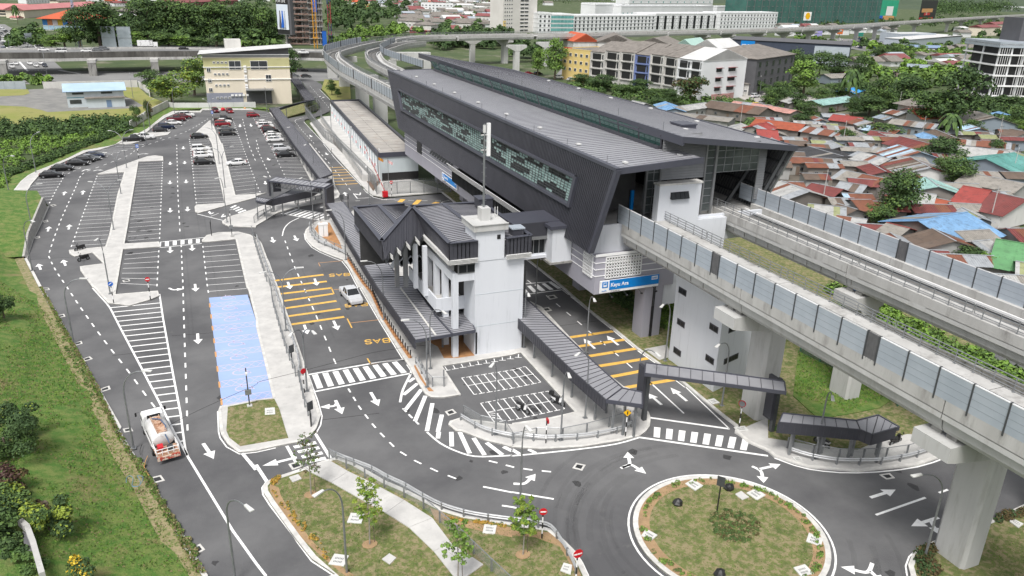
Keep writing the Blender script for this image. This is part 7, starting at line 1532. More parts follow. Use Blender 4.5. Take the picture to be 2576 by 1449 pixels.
def block(label,s,ytop,depth_,wall,fl=0,cols=0,side=0,win=(1.2,1.2),roof='flat',rm=M_wroof,z0=0,h=None,fr=M_signw,gl=None,over=.5,name='building',cat='building',rise=1.5,first=.8,bands=None,par=.4,ends=(0,1),group=None,dpar=None):
    A,B=GP(s)[:2]; h=h if h else zat(A.x,A.y,ytop); u=(B-A); W_=u.length; u.normalize(); ang=math.atan2(u.y,u.x)
    t=thing(name,label,cat,A,ang,group)
    MB().box(0,0,-.5,W_,depth_,h).build('wall',wall,t)
    if roof=='flat':
        MB().box(.15,.15,h-.02,W_-.15,depth_-.15,h+.06).build('roof',rm,t)
        m=MB(); m.box(-.05,-.05,h,W_+.05,.15,h+par); m.box(-.05,depth_-.15,h,W_+.05,depth_+.05,h+par); m.box(-.05,.15,h,.15,depth_-.15,h+par); m.box(W_-.15,.15,h,W_+.05,depth_-.15,h+par); m.build('parapet',dpar or wall,t)
    else:
        o=over; m=MB(); y=depth_/2
        if roof=='gable': v=[(-o,-o,h),(W_+o,-o,h),(W_+o,depth_+o,h),(-o,depth_+o,h),(-o,y,h+rise),(W_+o,y,h+rise)]; f=[(0,1,5,4),(3,4,5,2),(0,4,3),(1,2,5)]
        elif roof=='gabley': x=W_/2; v=[(-o,-o,h),(W_+o,-o,h),(W_+o,depth_+o,h),(-o,depth_+o,h),(x,-o,h+rise),(x,depth_+o,h+rise)]; f=[(0,4,5,3),(1,2,5,4),(0,1,4),(3,5,2)]
        elif roof=='hip': r=min(W_,depth_)*.45; v=[(-o,-o,h),(W_+o,-o,h),(W_+o,depth_+o,h),(-o,depth_+o,h),(min(r,W_/2),y,h+rise),(max(W_-r,W_/2),y,h+rise)]; f=[(0,1,5,4),(3,4,5,2),(0,4,3),(1,2,5)]
        elif roof=='mono': v=[(-o,-o,h),(W_+o,-o,h+.0),(W_+o,depth_+o,h+rise),(-o,depth_+o,h+rise)]; f=[(0,1,2,3)]; m.add([(0,0,h),(W_,0,h),(W_,depth_,h+rise),(0,depth_,h+rise),(0,depth_,h),(W_,depth_,h)],[(0,4,3),(1,2,5),(3,4,5,2)],0)
        elif roof=='monox': v=[(-o,-o,h),(W_+o,-o,h+rise),(W_+o,depth_+o,h+rise),(-o,depth_+o,h)]; f=[(0,1,2,3)]; m2=MB(); m2.add([(0,0,h),(W_,0,h),(W_,0,h+rise),(0,depth_,h),(W_,depth_,h),(W_,depth_,h+rise)],[(0,1,2),(3,5,4),(1,4,5,2)]); m2.build('gable_wall',M_char,t)
        m.add(v,f); m.add([(x,y_,z+.18) for x,y_,z in v],f); m.build('roof',rm,t)
    me=wmesh(*win,fr,gl)
    for k in range(fl):
        z=first+(h-first)*(k)/max(fl,1)+.3
        for c in range(cols): link('window',me,t,Matrix.Translation((W_*(c+.5)/cols,0,z)))
        for c in range(side):
            if ends[0]: link('window',me,t,Matrix.Translation((0,depth_*(c+.5)/side,z))@Matrix.Rotation(-math.pi/2,4,'Z'))
            if ends[1]: link('window',me,t,Matrix.Translation((W_,depth_*(c+.5)/side,z))@Matrix.Rotation(math.pi/2,4,'Z'))
    if bands:
        m=MB()
        for k in range(1,fl+1): z=first+(h-first)*k/fl-.15; m.box(-.25,-.3,z,W_+.25,depth_+.2,z+.22)
        m.build('floor_band',bands,t)
    return t,W_,h
# cream building by the flyover
t,W_,h=block("cream four-storey office with tilted white metal roof beside the flyover","V 523,262 735,258",137,13,M_crm,3,0,0,roof='monox',rm=M_wroof,rise=2.2,over=1.4,bands=M_signw,first=4)
m=MB(); m.box(-.05,-.06,h-4.8,W_+.05,13.05,h-1.2); m.build('yellow_tiled_band',M_ylw,t); MB().box(-.08,-.1,h-.9,W_+.08,13.1,h).build('dark_clerestory',M_louv,t); MB().box(-.07,-.08,-.2,W_*.42,13,3.6).build('blue_grey_base',mat('blue_grey_wall',(.20,.21,.27),(.25,.26,.31),sc=.4),t)
for x,z,w_,hh in [(.34,h-4.8,3.8,2.8),(.62,h-4.8,5.5,2.8),(.72,7.2,1.8,2.2)]: link('window',wmesh(w_,hh),t,Matrix.Translation((W_*x+ .5,-.08,z)))
for z in (h-2.9,h-6.6,h-10.2,1.6):
    for k in range(4): link('window',wmesh(.8,.7),t,Matrix.Translation((3.3+k*1.25,-.08,z)))
for z in (4,7,10.4): link('window',wmesh(1.2,1.3),t,Matrix.Translation((1.4,-.08,z)))
m=MB()
for z in (4.2,7.2,10.2):
    for k in range(3): m.box(W_*.455,-.5,z+k*.8,W_*.455+.9,-.1,z+k*.8+.6)
for k in range(5): m.box(W_*.28+k*1.2,-.5,2.5,W_*.28+k*1.2+.8,-.1,3.1)
m.build('aircon_units',M_signw,t); MB().box(W_*.46,-4,4.6,W_*.78,0,4.9).build('porch_roof',M_louv,t); MB().box(W_*.46,-.3,0,W_*.76,-.05,4.4).build('shopfront',M_char,t)
p=G((585,115),17.5); o=MB().box(-2.6,-2.5,-3,2.6,2.5,2.2).build('roof_house',M_mix,t); o.parent=None; o.location=p; tag(o,'stained white stair head on the cream office roof','stair head')
# shed
t,W_,h=block("pale blue-roofed single-storey shed in the yellow lawn","00 690,1085 1262,1062",232,12,M_pale,0,0,0,roof='gable',rm=mat('pale_blue_roof',(.33,.45,.56),(.40,.52,.62),sc=.2,rough=.5),rise=1.8,over=.9)
for x in (.14,.62,.88): link('window',wmesh(3.2 if x<.2 else 2,1.2,M_pane),t,Matrix.Translation((W_*x,0,1.2)))
for x in (.2,.7): link('window',wmesh(3.2,.6,M_pane),t,Matrix.Translation((W_*x,0,4.)))
MB().box(W_*.3,-3.2,2.9,W_*1.01,0,3.15).build('lean_to_roof',M_tile,t); MB().box(W_*.34,-2.6,0,W_,0,2.9).build('lean_to',M_pale,t); MB().box(W_*.67,-2.66,0,W_*.76,-2.6,2.3).build('door',mat('blue_door',(.15,.22,.34),(.13,.2,.3)),t); MB().box(-.03,-.05,2.95,W_*.33,0,3.15).build('teal_band',mat('teal',(.05,.18,.25),(.05,.16,.22)),t)
# flyover
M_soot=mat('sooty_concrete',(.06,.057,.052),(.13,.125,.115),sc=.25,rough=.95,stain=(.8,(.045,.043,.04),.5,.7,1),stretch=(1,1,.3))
def flyover(label,nearp,farp,z,ns):
    N_=GP(nearp,z);F_=GP(farp,z); o=Vector((N_[0].x,N_[0].y,0)); t=thing('flyover',label,'flyover',o)
    m=MB(); 
    for i in range(len(N_)-1):
        q=[N_[i]-o,N_[i+1]-o,F_[i+1]-o,F_[i]-o]; m.prism(q,z-1.6,z)
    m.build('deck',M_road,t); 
    for E_,nm in ((N_,'near_parapet'),(F_,'far_parapet')):
        m=MB(); 
        for a,b in zip(E_,E_[1:]): m.obox(a-o-Vector((0,0,1.7)),b-o-Vector((0,0,1.7)),.5,2.4)
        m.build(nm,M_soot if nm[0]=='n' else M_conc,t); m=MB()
        for k in (.3,): 
            for a,b in zip(E_,E_[1:]): m.obox(a-o+Vector((0,0,1.0)),b-o+Vector((0,0,1.0)),.1,.08)
        for i in range(ns): p=along(E_,i/(ns-1))-o; m.box(p.x-.05,p.y-.05,z+.8,p.x+.05,p.y+.05,z+1.1)
        m.build('parapet_rail',M_steel,t)
    m=MB(); 
    for a,b in zip(N_,N_[1:]): m.obox(a-o-Vector((0,0,2.9)),b-o-Vector((0,0,2.9)),.8,1.15)
    m.build('edge_beam',M_conc,t); return t
flyover("long stained concrete flyover carrying light traffic across the upper left","V -60,137 150,136 340,133 500,132 600,134 740,134 830,137","V -60,126 150,124 340,122 500,123 600,125 740,127 830,129",8.2,50)
flyover("second length of the flyover seen behind the station roof and street trees","V 1440,140 1510,143 1700,150 1760,160","V 1440,136 1510,138 1700,143 1760,150",5.5,24)
for x,y,l in ((10,193,'leftmost'),(235,190,'second from the left'),(392,187,'third from the left')):
    b=G((x,y)); t=thing('flyover_pier','%s stained pier under the long flyover'%l,'pier',b,0,'flyover piers'); MB().box(-1.5,0,-.4,1.5,3,5.2).build('column',M_concd,t); MB().box(-1.6,-.1,5.0,1.6,12,6.2).build('crosshead',M_conc,t)
# far roads
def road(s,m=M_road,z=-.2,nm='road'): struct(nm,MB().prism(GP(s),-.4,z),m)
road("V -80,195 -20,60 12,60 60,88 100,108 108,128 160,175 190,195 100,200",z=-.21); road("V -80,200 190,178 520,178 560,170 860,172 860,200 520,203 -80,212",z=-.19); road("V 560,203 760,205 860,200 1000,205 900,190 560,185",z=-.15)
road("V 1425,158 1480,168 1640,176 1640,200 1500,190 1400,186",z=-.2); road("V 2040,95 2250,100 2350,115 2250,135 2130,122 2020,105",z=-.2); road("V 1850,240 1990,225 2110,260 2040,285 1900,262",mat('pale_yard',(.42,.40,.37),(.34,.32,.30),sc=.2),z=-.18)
m=MB()
for a,b in (("20,206","130,200"),("150,176","175,184")): pass
for i in range(12): ribbon(m,[G((22+i*8,176.5)),G((26+i*8,176.3))],.8,-.17)
ribbon(m,GP("V 60,88 100,128"),.8,-.2); ribbon(m,GP("V -5,95 70,178"),.8,-.2); ribbon(m,GP("V 150,176 200,184"),2,-.17); struct('road_marking',m,M_white)
# traffic
gt='cars queueing on the highway beyond the flyover'; gcol=['white','silver','black','white','grey','white','blue']
tq=[(2,68),(8,74),(15,79),(22,84),(28,89),(34,95),(38,87),(45,94),(52,101),(60,107),(70,114),(3,84),(10,91),(18,97),(25,100),(35,102),(0,100),(10,102),(8,109),(30,121),(10,122),(3,130),(42,127),(-4,92)]
for i,(x,y) in enumerate(tq): car('V %g,%g'%(x,y),('sedan','hatch','suv')[i%3],gcol[i%7],'%s car number-less in the dense traffic queue at the far left'%gcol[i%7] if 0 else '%s %s in the dense traffic queue at the far left edge'%(gcol[i%7],('saloon','hatchback','SUV')[i%3]),-62,0,gt)
for i,(x,y,k,c,l) in enumerate([(30,166,'suv','white','white SUV first at the stop line under the flyover'),(39,158,'sedan','white','white saloon behind the first SUV under the flyover'),(75,158,'suv','white','white SUV left lane waiting below the flyover'),(90,163,'sedan','white','white saloon in the middle lane below the flyover'),(102,157,'sedan','white','white saloon behind the dark blue one below the flyover'),(112,163,'sedan','navy','dark blue saloon at the stop line below the flyover')]): car('V %g,%g'%(x,y),k,c,l,-75)
for x,y,k,c,l,h_,z in [(154,128,'van','white','white van on the flyover',180,8.2),(217,127,'suv','white','white SUV behind the van on the flyover',180,8.2),(462,121,'sedan','black','black saloon on the flyover near the cream office roof',0,8.2),(262,122,'suv','grey','grey people carrier on the far lane of the flyover',0,8.2),(245,124,'sedan','grey','dark saloon on the far lane of the flyover',0,8.2),(762,131,'pickup','white','white pickup on the flyover right of the cream office',0,8.2),(110+0,124,'sedan','white','white car at the left of the flyover',0,8.2),
  (762,175,'sedan','black','black saloon passing below the flyover by the outer viaduct',0,0),(770,190,'sedan','black','black saloon on the ramp below the flyover',0,0),(740,189,'sedan','grey','dark saloon beside the first one below the flyover',0,0),(1576,144,'suv','white','white SUV on the flyover behind the street trees',0,5.5),(1600,143,'sedan','silver','silver saloon on the flyover behind the station roof',0,5.5),(1655,147,'sedan','white','white saloon on the flyover near the viaduct pier',0,5.5),
  (1710-60,0,'sedan','white','',0,0)]:
    if l: car('V %g,%g'%(x,y),k,c,l,h_,z)
b=G((374,121),8.2); t=thing('box_lorry','white refrigerated lorry with black drawings on the flyover','lorry',b); MB().box(-4.5,-1.2,1,2,1.2,3.4).build('cargo_box',mat('printed_box',(.7,.7,.7),(.08,.08,.08),sc=.9,lo=.56,hi=.6),t); MB().box(2.2,-1.1,.6,4,1.1,2.6).build('cab',M_signw,t); MB().box(-4.4,-1,.5,4,1,1).build('chassis',M_black,t)
wl_=MB().tube([(0,-.2,0),(0,.2,0)],.5,10).mesh('wheel',M_tyre)
for x_ in (-3,3): 
    for y_ in (-1,1): link('wheel',wl_,t,Matrix.Translation((x_,y_,.5)))
# car parks further away
gk='cars in the crowded yard beyond the background viaduct'
for i in range(70):
    x=U(2095,2300); y=U(96,120)+ (x-2095)*.0; car('V %g,%g'%(x,y),('sedan','suv','hatch')[i%3],gcol[i%7],'%s %s in the crowded yard by the blue-grey sheds'%(gcol[i%7],('saloon','SUV','hatchback')[i%3]),U(0,180) if i%5==0 else 90,0,gk)
for i,(x,y,c,l) in enumerate([(1955,258,'white','white car by the pink wall, left'),(1965,252,'white','white car by the pink wall, right'),(1905,264,'yellow','yellow-green taxi in the pale yard'),(1920,258,'silver','silver car beside the taxi in the pale yard'),(1900,240,'silver','silver SUV in front of the charcoal office block'),(1935,252,'white','white car in the pale yard before the garden'),(1354,185,'black','dark car under the leafy street tree'),(1330,183,'red','red car by the background viaduct pier'),(1405,193,'white','white car beside the tall street tree'),(1438,198,'silver','silver car in front of the yellow shop'),(2405,270+2,'silver','silver car between the big tree and asbestos roof'),(1300+2357-1600+600-600,0,'white','')]):
    if l: car('V %g,%g'%(x,y),'sedan' if i%2 else 'suv',c,l,U(-20,20))
for x,y,l in [(2268,545,'black car under the big round tree'),(2395,527,'white car beside the white brick house')]: car('V %g,%g'%(x,y),'sedan',l.split()[0],l,20)
# boundary walls
def lwall(s,h,label,m,th=.25,panels=0):
    P_=GP(s); o=Vector((P_[0].x,P_[0].y,0)); t=thing('boundary_wall',label,'wall',o)
    for a,b in zip(P_,P_[1:]):
        n=max(1,int((b-a).length/3.2)) if panels else 1
        for i in range(n):
            q=MB(); q.obox(a.lerp(b,i/n)-o-Vector((0,0,.3)),a.lerp(b,(i+.985)/n)-o-Vector((0,0,.3)),th,h+.3); q.build('wall_panel',m,t)
    return t
lwall("00 1315,1300 1500,1180 1700,1075",2.2,"mottled white boundary wall between the lawn and the car park",M_mix); lwall("00 1690,1075 1745,1085 2130,1085 2576,1075",1.6,"white corrugated hoarding at the foot of the cream office",M_wroof,panels=1)
lwall("00 -60,895 265,890",2.6,"grey-blue sheet hoarding at the far left behind the lawn",M_panel,panels=1); lwall("00 440,892 1400,872",2.4,"pale mural-painted wall behind the shed",M_mix); lwall("00 1400,872 1500,935 1510,980",2,"low white wall behind the bright green tree",M_wroof)
lwall("02 1860,990 1950,1000",1.8,"white garden wall left of the pink one",M_mix); lwall("02 1955,1000 2180,985 2280,965",1.8,"faded pink garden wall by the white gable",mat('pink_wall',(.45,.24,.22),(.36,.19,.18),sc=.4,stain=(.8,(.5,.45,.42),.55,.75)))
lwall("23 900,470 1500,790 2100,1080 2576,1290 33 2576,300 ".replace(' 33 2576,300',''),3.2,"dirty grey retaining wall with weeds below the far viaduct",M_concd,.4)
# school with coloured panels
t,W_,h=block("orange hip-roofed school hall with multicoloured wall panels",'00 440,300 900,310',47,30,M_mix,0,0,0,roof='hip',rm=mat('orange_roof',(.50,.10,.04),(.42,.085,.035),sc=.15),rise=6,over=3)
for i in range(9): c=[(.05,.2,.5),(.5,.2,.1),(.6,.55,.6),(.55,.38,.05),(.05,.18,.5),(.35,.12,.13),(.45,.6,.7),(.3,.28,.3),(.5,.2,.05)][i]; MB().box(W_*i/9+.1,-.2,h*.45,W_*(i+1)/9-.1,-.05,h*.93).build('wall_panel',wall_mat(c),t)
for i in range(8): MB().box(W_*i/8+.2,-.2,.3,W_*(i+1)/8-.3,-.05,h*.38).build('mural_panel',wall_mat(((.35,.5,.6),(.3,.45,.6))[i%2]),t)
M_pink=mat('pink_roof',(.50,.20,.20),(.44,.17,.17),sc=.1); M_mar=mat('maroon_roof',(.22,.07,.07),(.18,.055,.055),sc=.1)
block("long pink-roofed school block behind the orange hall",'00 -40,160 250,165',24,18,M_crm,2,14,0,(1.8,1.3),'gable',M_pink,rise=5,over=1.5,fr=M_pane); block("pink-roofed wing running right behind the orange hall",'00 250,180 1000,120',26,16,M_crm,0,0,0,roof='gable',rm=M_pink,rise=4,over=1.5); block("small red-roofed shelter at the school's left end",'00 100,190 170,195',44,6,M_crm,roof='gable',rm=M_pink)
t,W_,h=block("black-fronted garage with grey roof among the trees",'00 1210,270 1400,280',28,20,M_char,0,0,0,roof='gable',rm=M_tile,rise=3,over=1.); textmesh('TO LA',h*.28,M_louv,t,(W_*.12,-.1,h*.42),(math.pi/2,0,0)); MB().box(-.5,-.4,h*.72,W_+.5,0,h*.85).build('white_band',M_signw,t)
block("white house row with brown roof at the top left",'00 1150,62 1360,62',8,14,M_hot,1,8,0,roof='gable',rm=M_mar,rise=2.5); block("long maroon roof at the top edge, left of the portrait billboard",'00 1760,75 2400,40',8,22,M_mar,roof='gable',rm=M_mar,rise=4); block("orange-roofed house behind the maroon roofs",'00 1080,40 1200,40',3,10,M_crm,roof='hip',rm=mat('orange_roof',(0,0,0)),rise=3); block("grey-roofed house at the top left corner",'00 590,40 820,32',3,12,M_crm,1,6,0,roof='gable',rm=M_tile,rise=2.5); block("white flats at the very top left",'00 270,35 560,30',-3,14,M_hot,2,10,0,roof='flat')
# hoardings
def hoard(label,s,yt,m,th=.6,legs=2,z0=.25,name='hoarding',cat='billboard',lean=0):
    A,B=GP(s)[:2]; h=zat(A.x,A.y,yt); u=B-A; W_=u.length; t=thing(name,label,cat,A,math.atan2(u.y,u.x))
    MB().box(0,0,h*z0,W_,th,h).build('board',m,t); m_=MB()
    for i in range(legs): x=W_*(i+.5)/legs; m_.box(x-.25,th,-.3,x+.25,th+.4,h*.9)
    m_.build('support_frame',M_steeld,t); MB().box(-.1,-.12,h*z0,W_+.1,-.02,h*z0+.15).build('board_edge',M_louv,t); MB().box(0,-.12,h*(z0+1)/2-.08,W_,-.02,h*(z0+1)/2+.08).build('panel_joint',M_louv,t); return t,W_,h
hoard("left of two tall blank grey corrugated hoardings behind the flyover",'00 1040,500 1180,500',66,M_panel,z0=.02); hoard("pale road sign board seen from behind beside the traffic queue",'00 265,440 370,435',84,M_panel,z0=.45)
hoard("right of two tall blank grey corrugated hoardings behind the flyover",'00 1200,500 1338,500',67,M_panel,z0=.02)
t,W_,h=hoard("tall portrait advertising screen with blue figures before the building site",'V 705,150 735,153',-6,M_black,legs=1,z0=.42,th=2.); MB().box(.3,-.2,h*.5,W_-.3,-.12,h*.9).build('poster',mat('poster_pale',(.55,.62,.72),(.65,.68,.72),sc=.3),t)
for i,(x,w_) in enumerate(((.3,.12),(.5,.14),(.68,.1))): m=MB(); m.tube([(W_*x,-.25,h*.53),(W_*x+.1,-.25,h*.66),(W_*x,-.25,h*.80)],W_*w_*.7,6,r1=W_*w_*.25); m.build('printed_figure',(M_char,M_kl,M_panel)[i],t)
textmesh('FOR LIFE',W_*.2,M_signw,t,(W_*.04,-.3,h*.93),(math.pi/2,0,0)); MB().box(W_+.05,-.1,h*.42,W_+1.5,2,h).build('side_screen',M_char,t)
# building site
t=thing('building_site','half-built concrete tower with scaffolding, rust and debris beside the portrait screen','building site',G((790,112)))
o=t.location*1; A,B=G((735,118)),G((815,112)); sx=(B.x-A.x)
for k in range(9): MB().box(A.x-o.x+k*.5,-2,k*3.6,B.x-o.x-1+k*.2,14,k*3.6+.35).build('floor_slab',M_conc,t)
for i in range(6):
    for j in range(2): MB().box(A.x-o.x+1+i*(sx-2)/5,j*9-1,0,A.x-o.x+1.6+i*(sx-2)/5,j*9-.2,32).build('column',M_concd,t)
for i in range(3): MB().box(B.x-o.x-4+i*1.6,0,0,B.x-o.x-3+i*1.6,9,40).build('lift_core',M_conc,t)
MB().box(A.x-o.x+.5,9,0,(A.x+B.x)/2-o.x,15,27).build('rear_wall',M_concd,t); MB().box((A.x+B.x)/2-o.x,4,0,B.x-o.x-1,14,44).build('core_wall',M_conc,t)
for k in range(9): MB().box(A.x-o.x+.3,-2.2,k*3.6+.35,(A.x+B.x)/2-o.x+2,-2.0,k*3.6+1.2).build('edge_board',mat('rust_debris',(.25,.10,.06),(.30,.27,.25),sc=2,rough=.9),t)
m=MB(); random.seed(9)
for i in range(260): x=U(A.x-o.x,B.x-o.x);y=U(-4,-2);z=U(0,26); m.obox((x,y,z),(x+U(-2,2),y+U(-.5,.5),z+U(-.6,1.5)),.12,.12)
tag(m.build('scaffold_debris',mat('rust_debris',(.25,.10,.06),(.30,.27,.25),sc=2,rough=.9),t),kind='stuff'); MB().box(B.x-o.x-6,-2.2,20,B.x-o.x-3.5,-2,30).build('blue_sheet',M_kl,t)
def crane(x,y,yt,m_,label):
    b=G((x,y)); h=zat(b.x,b.y,yt); t=thing('tower_crane',label,'crane',b); m=MB()
    for sx_ in (-.9,.9):
        for sy_ in (-.9,.9): m.box(sx_-.12,sy_-.12,0,sx_+.12,sy_+.12,h)
    m.build('mast_legs',m_,t); m=MB(); k=int(h/2)
    for i in range(k):
        z=i*2; s_=1 if i%2 else -1; m.obox((-.9*s_,-.9,z),(.9*s_,-.9,z+2),.14,.14); m.obox((-.9,-.9*s_,z),(-.9,.9*s_,z+2),.14,.14); m.obox((.9,-.9*s_,z),(.9,.9*s_,z+2),.14,.14)
    m.build('lattice_bracing',m_,t); MB().box(-1.6,-1.6,h*.2,1.6,1.6,h*.2+.5).build('collar',m_,t)
crane(795,122,-8,mat('crane_yellow',(.55,.26,.02),(.5,.24,.02),sc=2),'yellow lattice tower crane in front of the building site'); crane(832,112,-8,mat('crane_navy',(.03,.05,.14),(.3,.05,.05),sc=.08,lo=.52,hi=.54),'dark blue and red lattice crane right of the building site')
b=G((817,115)); t=thing('site_lift','blue site hoist at the corner of the building site','hoist',b); MB().box(-1.2,-1.2,0,1.2,1.2,9).build('cage',M_kl,t); MB().box(-1.3,-1.3,9,1.3,1.3,9.3).build('lid',M_steeld,t)
b=G((200,122)); h=zat(b.x,b.y,-10); t=thing('lattice_mast','tall blue-grey lattice mast in front of the coloured school hall','mast',b); m=MB()
for s in (-1,1): m.obox((s*1.6,0,0),(s*.3,0,h),.28,.28); m.obox((0,s*1.6,0),(0,s*.3,h),.28,.28)
m.build('legs',M_panel,t); m=MB()
for i in range(14): z=i*h/14; w_=1.6-1.3*i/14; m.obox((-w_,0,z),(w_,0,z+h/14),.15,.15); m.obox((w_,0,z),(-w_,0,z+h/14),.15,.15)
m.build('bracing',M_kl,t)
# white houses & flats, centre top
block("long white four-storey block with scattered windows, top centre",'V 1059,30 1140,32',8,20,M_hot,3,9,0,(2.4,1.6),'flat')
RH=[(1001,78,1045,80,52,'grey hip-roofed bungalow right of the wooded belt'),(1040,82,1085,84,62,'second grey hip roof with white walls'),(1075,62,1130,64,52,'long grey house behind the bungalows'),(1146,72,1188,73,58,'hip-roofed villa left of the small white cube'),(1010,40,1060,42,33,'low grey roof below the long white block'),(1115,50,1160,50,43,'shallow grey roof beyond the villas'),(1195,60,1240,62,40,'white gable house with red-brown roof by the apartment tower'),(1150,20,1195,21,13,'white-roofed shed top centre'),(1200,28,1260,29,13,'grey barn-roofed shed beside the apartment tower'),(1030,82,1082,84,76,'low maroon sheet roof beyond the viaduct rail'),(1118,82,1160,82,73,'maroon panelled cabin beyond the viaduct rail'),(1180,76,1196,77,66,'small white cube house'),(890,20,925,22,12,'yellow house in the wooded belt'),(1165,45,1210,46,36,'brown hip roof among trees')]
for i,(a,b_,c,d_,yt,l) in enumerate(RH): block(l,'V %g,%g %g,%g'%(a,b_,c,d_),yt,16,M_mar if 'maroon' in l else (mat('orange_roof',(0,0,0)) if 'yellow' in l else M_mix),1 if i%2 else 2,5,0,(1.6,1.2),'hip' if 'hip' in l or 'villa' in l else 'gable',M_mar if 'brown' in l or 'maroon' in l else (M_beigy if 'yellow' in l else M_tile) if 'white-roof' not in l else M_wroof,rise=2.6,name='house',cat='house')
for i in range(46): # scatter of far roofs on the skyline
    x=U(840,2350); y=U(2,14) if x<1900 else U(0,4); c=rs.choice([(M_tile,'grey'),(M_mar,'maroon'),(M_wroof,'white'),(M_pink,'pink'),(mat('orange_roof',(0,0,0)),'orange')])
    block('far %s-roofed house among skyline trees'%c[1],'V %g,%g %g,%g'%(x,y,x+U(14,26),y+.4),y-U(4,7),14,M_hot,0,0,0,roof='gable',rm=c[0],rise=3,name='house',cat='house',group='far %s-roofed houses'%c[1])
TB=MB(); rt=random.Random(8)
def town(poly,n,hr):
    P_=T(poly); W_=[tuple(G(p)[:2]) for p in P_]; xs=[p[0] for p in W_];ys=[p[1] for p in W_]; k=0
    for _ in range(n*30):
        pq=(rt.uniform(min(p[0] for p in P_),max(p[0] for p in P_)),rt.uniform(min(p[1] for p in P_),max(p[1] for p in P_)))
        if k>=n: break
        if not inpoly(pq,P_) or ray(pq).z>-8: continue
        q=G(pq)[:2]
        if q[1]>2600: continue
        k+=1; w_,d_,h_=rt.uniform(8,22),rt.uniform(8,14),rt.uniform(*hr); x,y=q; c_=rt.choice((1,1,2,3,4,1)); TB.box(x,y,-1,x+w_,y+d_,h_,0); r_=h_+rt.uniform(1.5,3)
        TB.add([(x-1,y-1,h_),(x+w_+1,y-1,h_),(x+w_+1,y+d_+1,h_),(x-1,y+d_+1,h_),(x-1,y+d_/2,r_),(x+w_+1,y+d_/2,r_)],[(0,1,5,4),(3,4,5,2),(0,4,3),(1,2,5)],c_)
town('V 980,75 1262,70 1262,22 1000,30',90,(3,7)); town('V 900,18 1262,20 1262,-4 900,-4',140,(3,9)); town('V 1340,0 2360,-4 2360,-16 1340,-16',420,(3,14)); town('V 0,2 700,6 700,-14 0,-14',120,(4,9))
town('V 2090,165 2480,185 2470,165 2400,150 2110,150',12,(2.5,3.5)); town('V 1960,90 2240,88 2240,76 1960,78',30,(3,6)); town('V 2380,100 2560,72 2560,60 2400,80',10,(3,5))
tag(TB.build('distant_town',[M_hot,M_tile,M_mar,M_wroof,M_panel]),kind='stuff')
# apartment tower
t,W_,h=block("tall pale apartment block with stepped stair openings, cut by the top edge",'V 1265,82 1349,80',-60,18,mat('apartment_wall',(.62,.60,.57),(.56,.54,.51),sc=.1),0,0,0)
for k in range(16):
    for c in range(4): link('window',wmesh(1.6,1.1),t,Matrix.Translation((2+c*2.6,0,1+k*3.1)))
    for c in range(2): MB().box(W_*.5+c*5.2,-.35,1.2+k*3.1,W_*.5+c*5.2+4,-.05,2.2+k*3.1).build('stair_opening',M_pane,t)
    MB().box(W_*.5,-.4,2.3+k*3.1,W_*.5+9.4,-.05,2.55+k*3.1).build('floor_band',M_signw,t)
for c in (0,W_*.9): MB().box(c,-.1,0,c+W_*.08,0,h*.25).build('ochre_panel',M_beigy,t)
# hotel
M_tealg=mat('teal_glass',(.10,.28,.27),(.14,.34,.33),sc=.1,rough=.2)
def hotel(label,s,yt,dp,fl,cols,side=0,win=(2,2.2),gl=None,**k): return block(label,s,yt,dp,M_hot,fl,cols,side,win,'flat',M_wroof,bands=M_signw,gl=gl,fr=M_hot,par=1.,name='hotel_wing',cat='hotel',**k)
hotel("left wing of the white office complex with rounded teal corner",'V 1353,82 1385,82',34,22,4,3,0); hotel("teal-glazed corner pavilion of the white complex",'V 1386,82 1440,82',37,22,4,6,gl=M_tealg,win=(5,2.6)); hotel("long gridded white wing of the complex, left of the dark-striped block",'V 1441,81 1645,76',41,24,4,21,win=(2.2,2.4))
t,W_,h=hotel("tall dark-striped white block in the middle of the complex",'V 1646,76 1806,72',36,30,4,22,win=(.9,1.6))
for i in range(9): MB().box(W_*(.02+i*.112),-.4,1,W_*(.02+i*.112)+3.4,-.15,h*.9).build('glass_strip',M_glassd,t)
hotel("right gridded wing of the white complex",'V 1808,73 1952,70',33,24,4,18,win=(2.2,2.2))
for l,s,yt,dp,fl,c in (("upper rear storey of the white complex, left",'V 1495,62 1560,60',12,20,1,6),("curved upper block of the white complex with teal glazing",'V 1560,62 1790,56',16,26,2,24),("tallest rear block of the white complex, cut by the top edge",'V 1580,40 1790,36',-8,24,3,12),("small rear block of the white complex, right",'V 1800,55 1850,54',17,18,1,5),("left rear box of the white complex",'V 1480,50 1570,50',9,16,1,6)): hotel(l,s,yt,dp,fl,c,win=(3,2.4),gl=M_tealg)
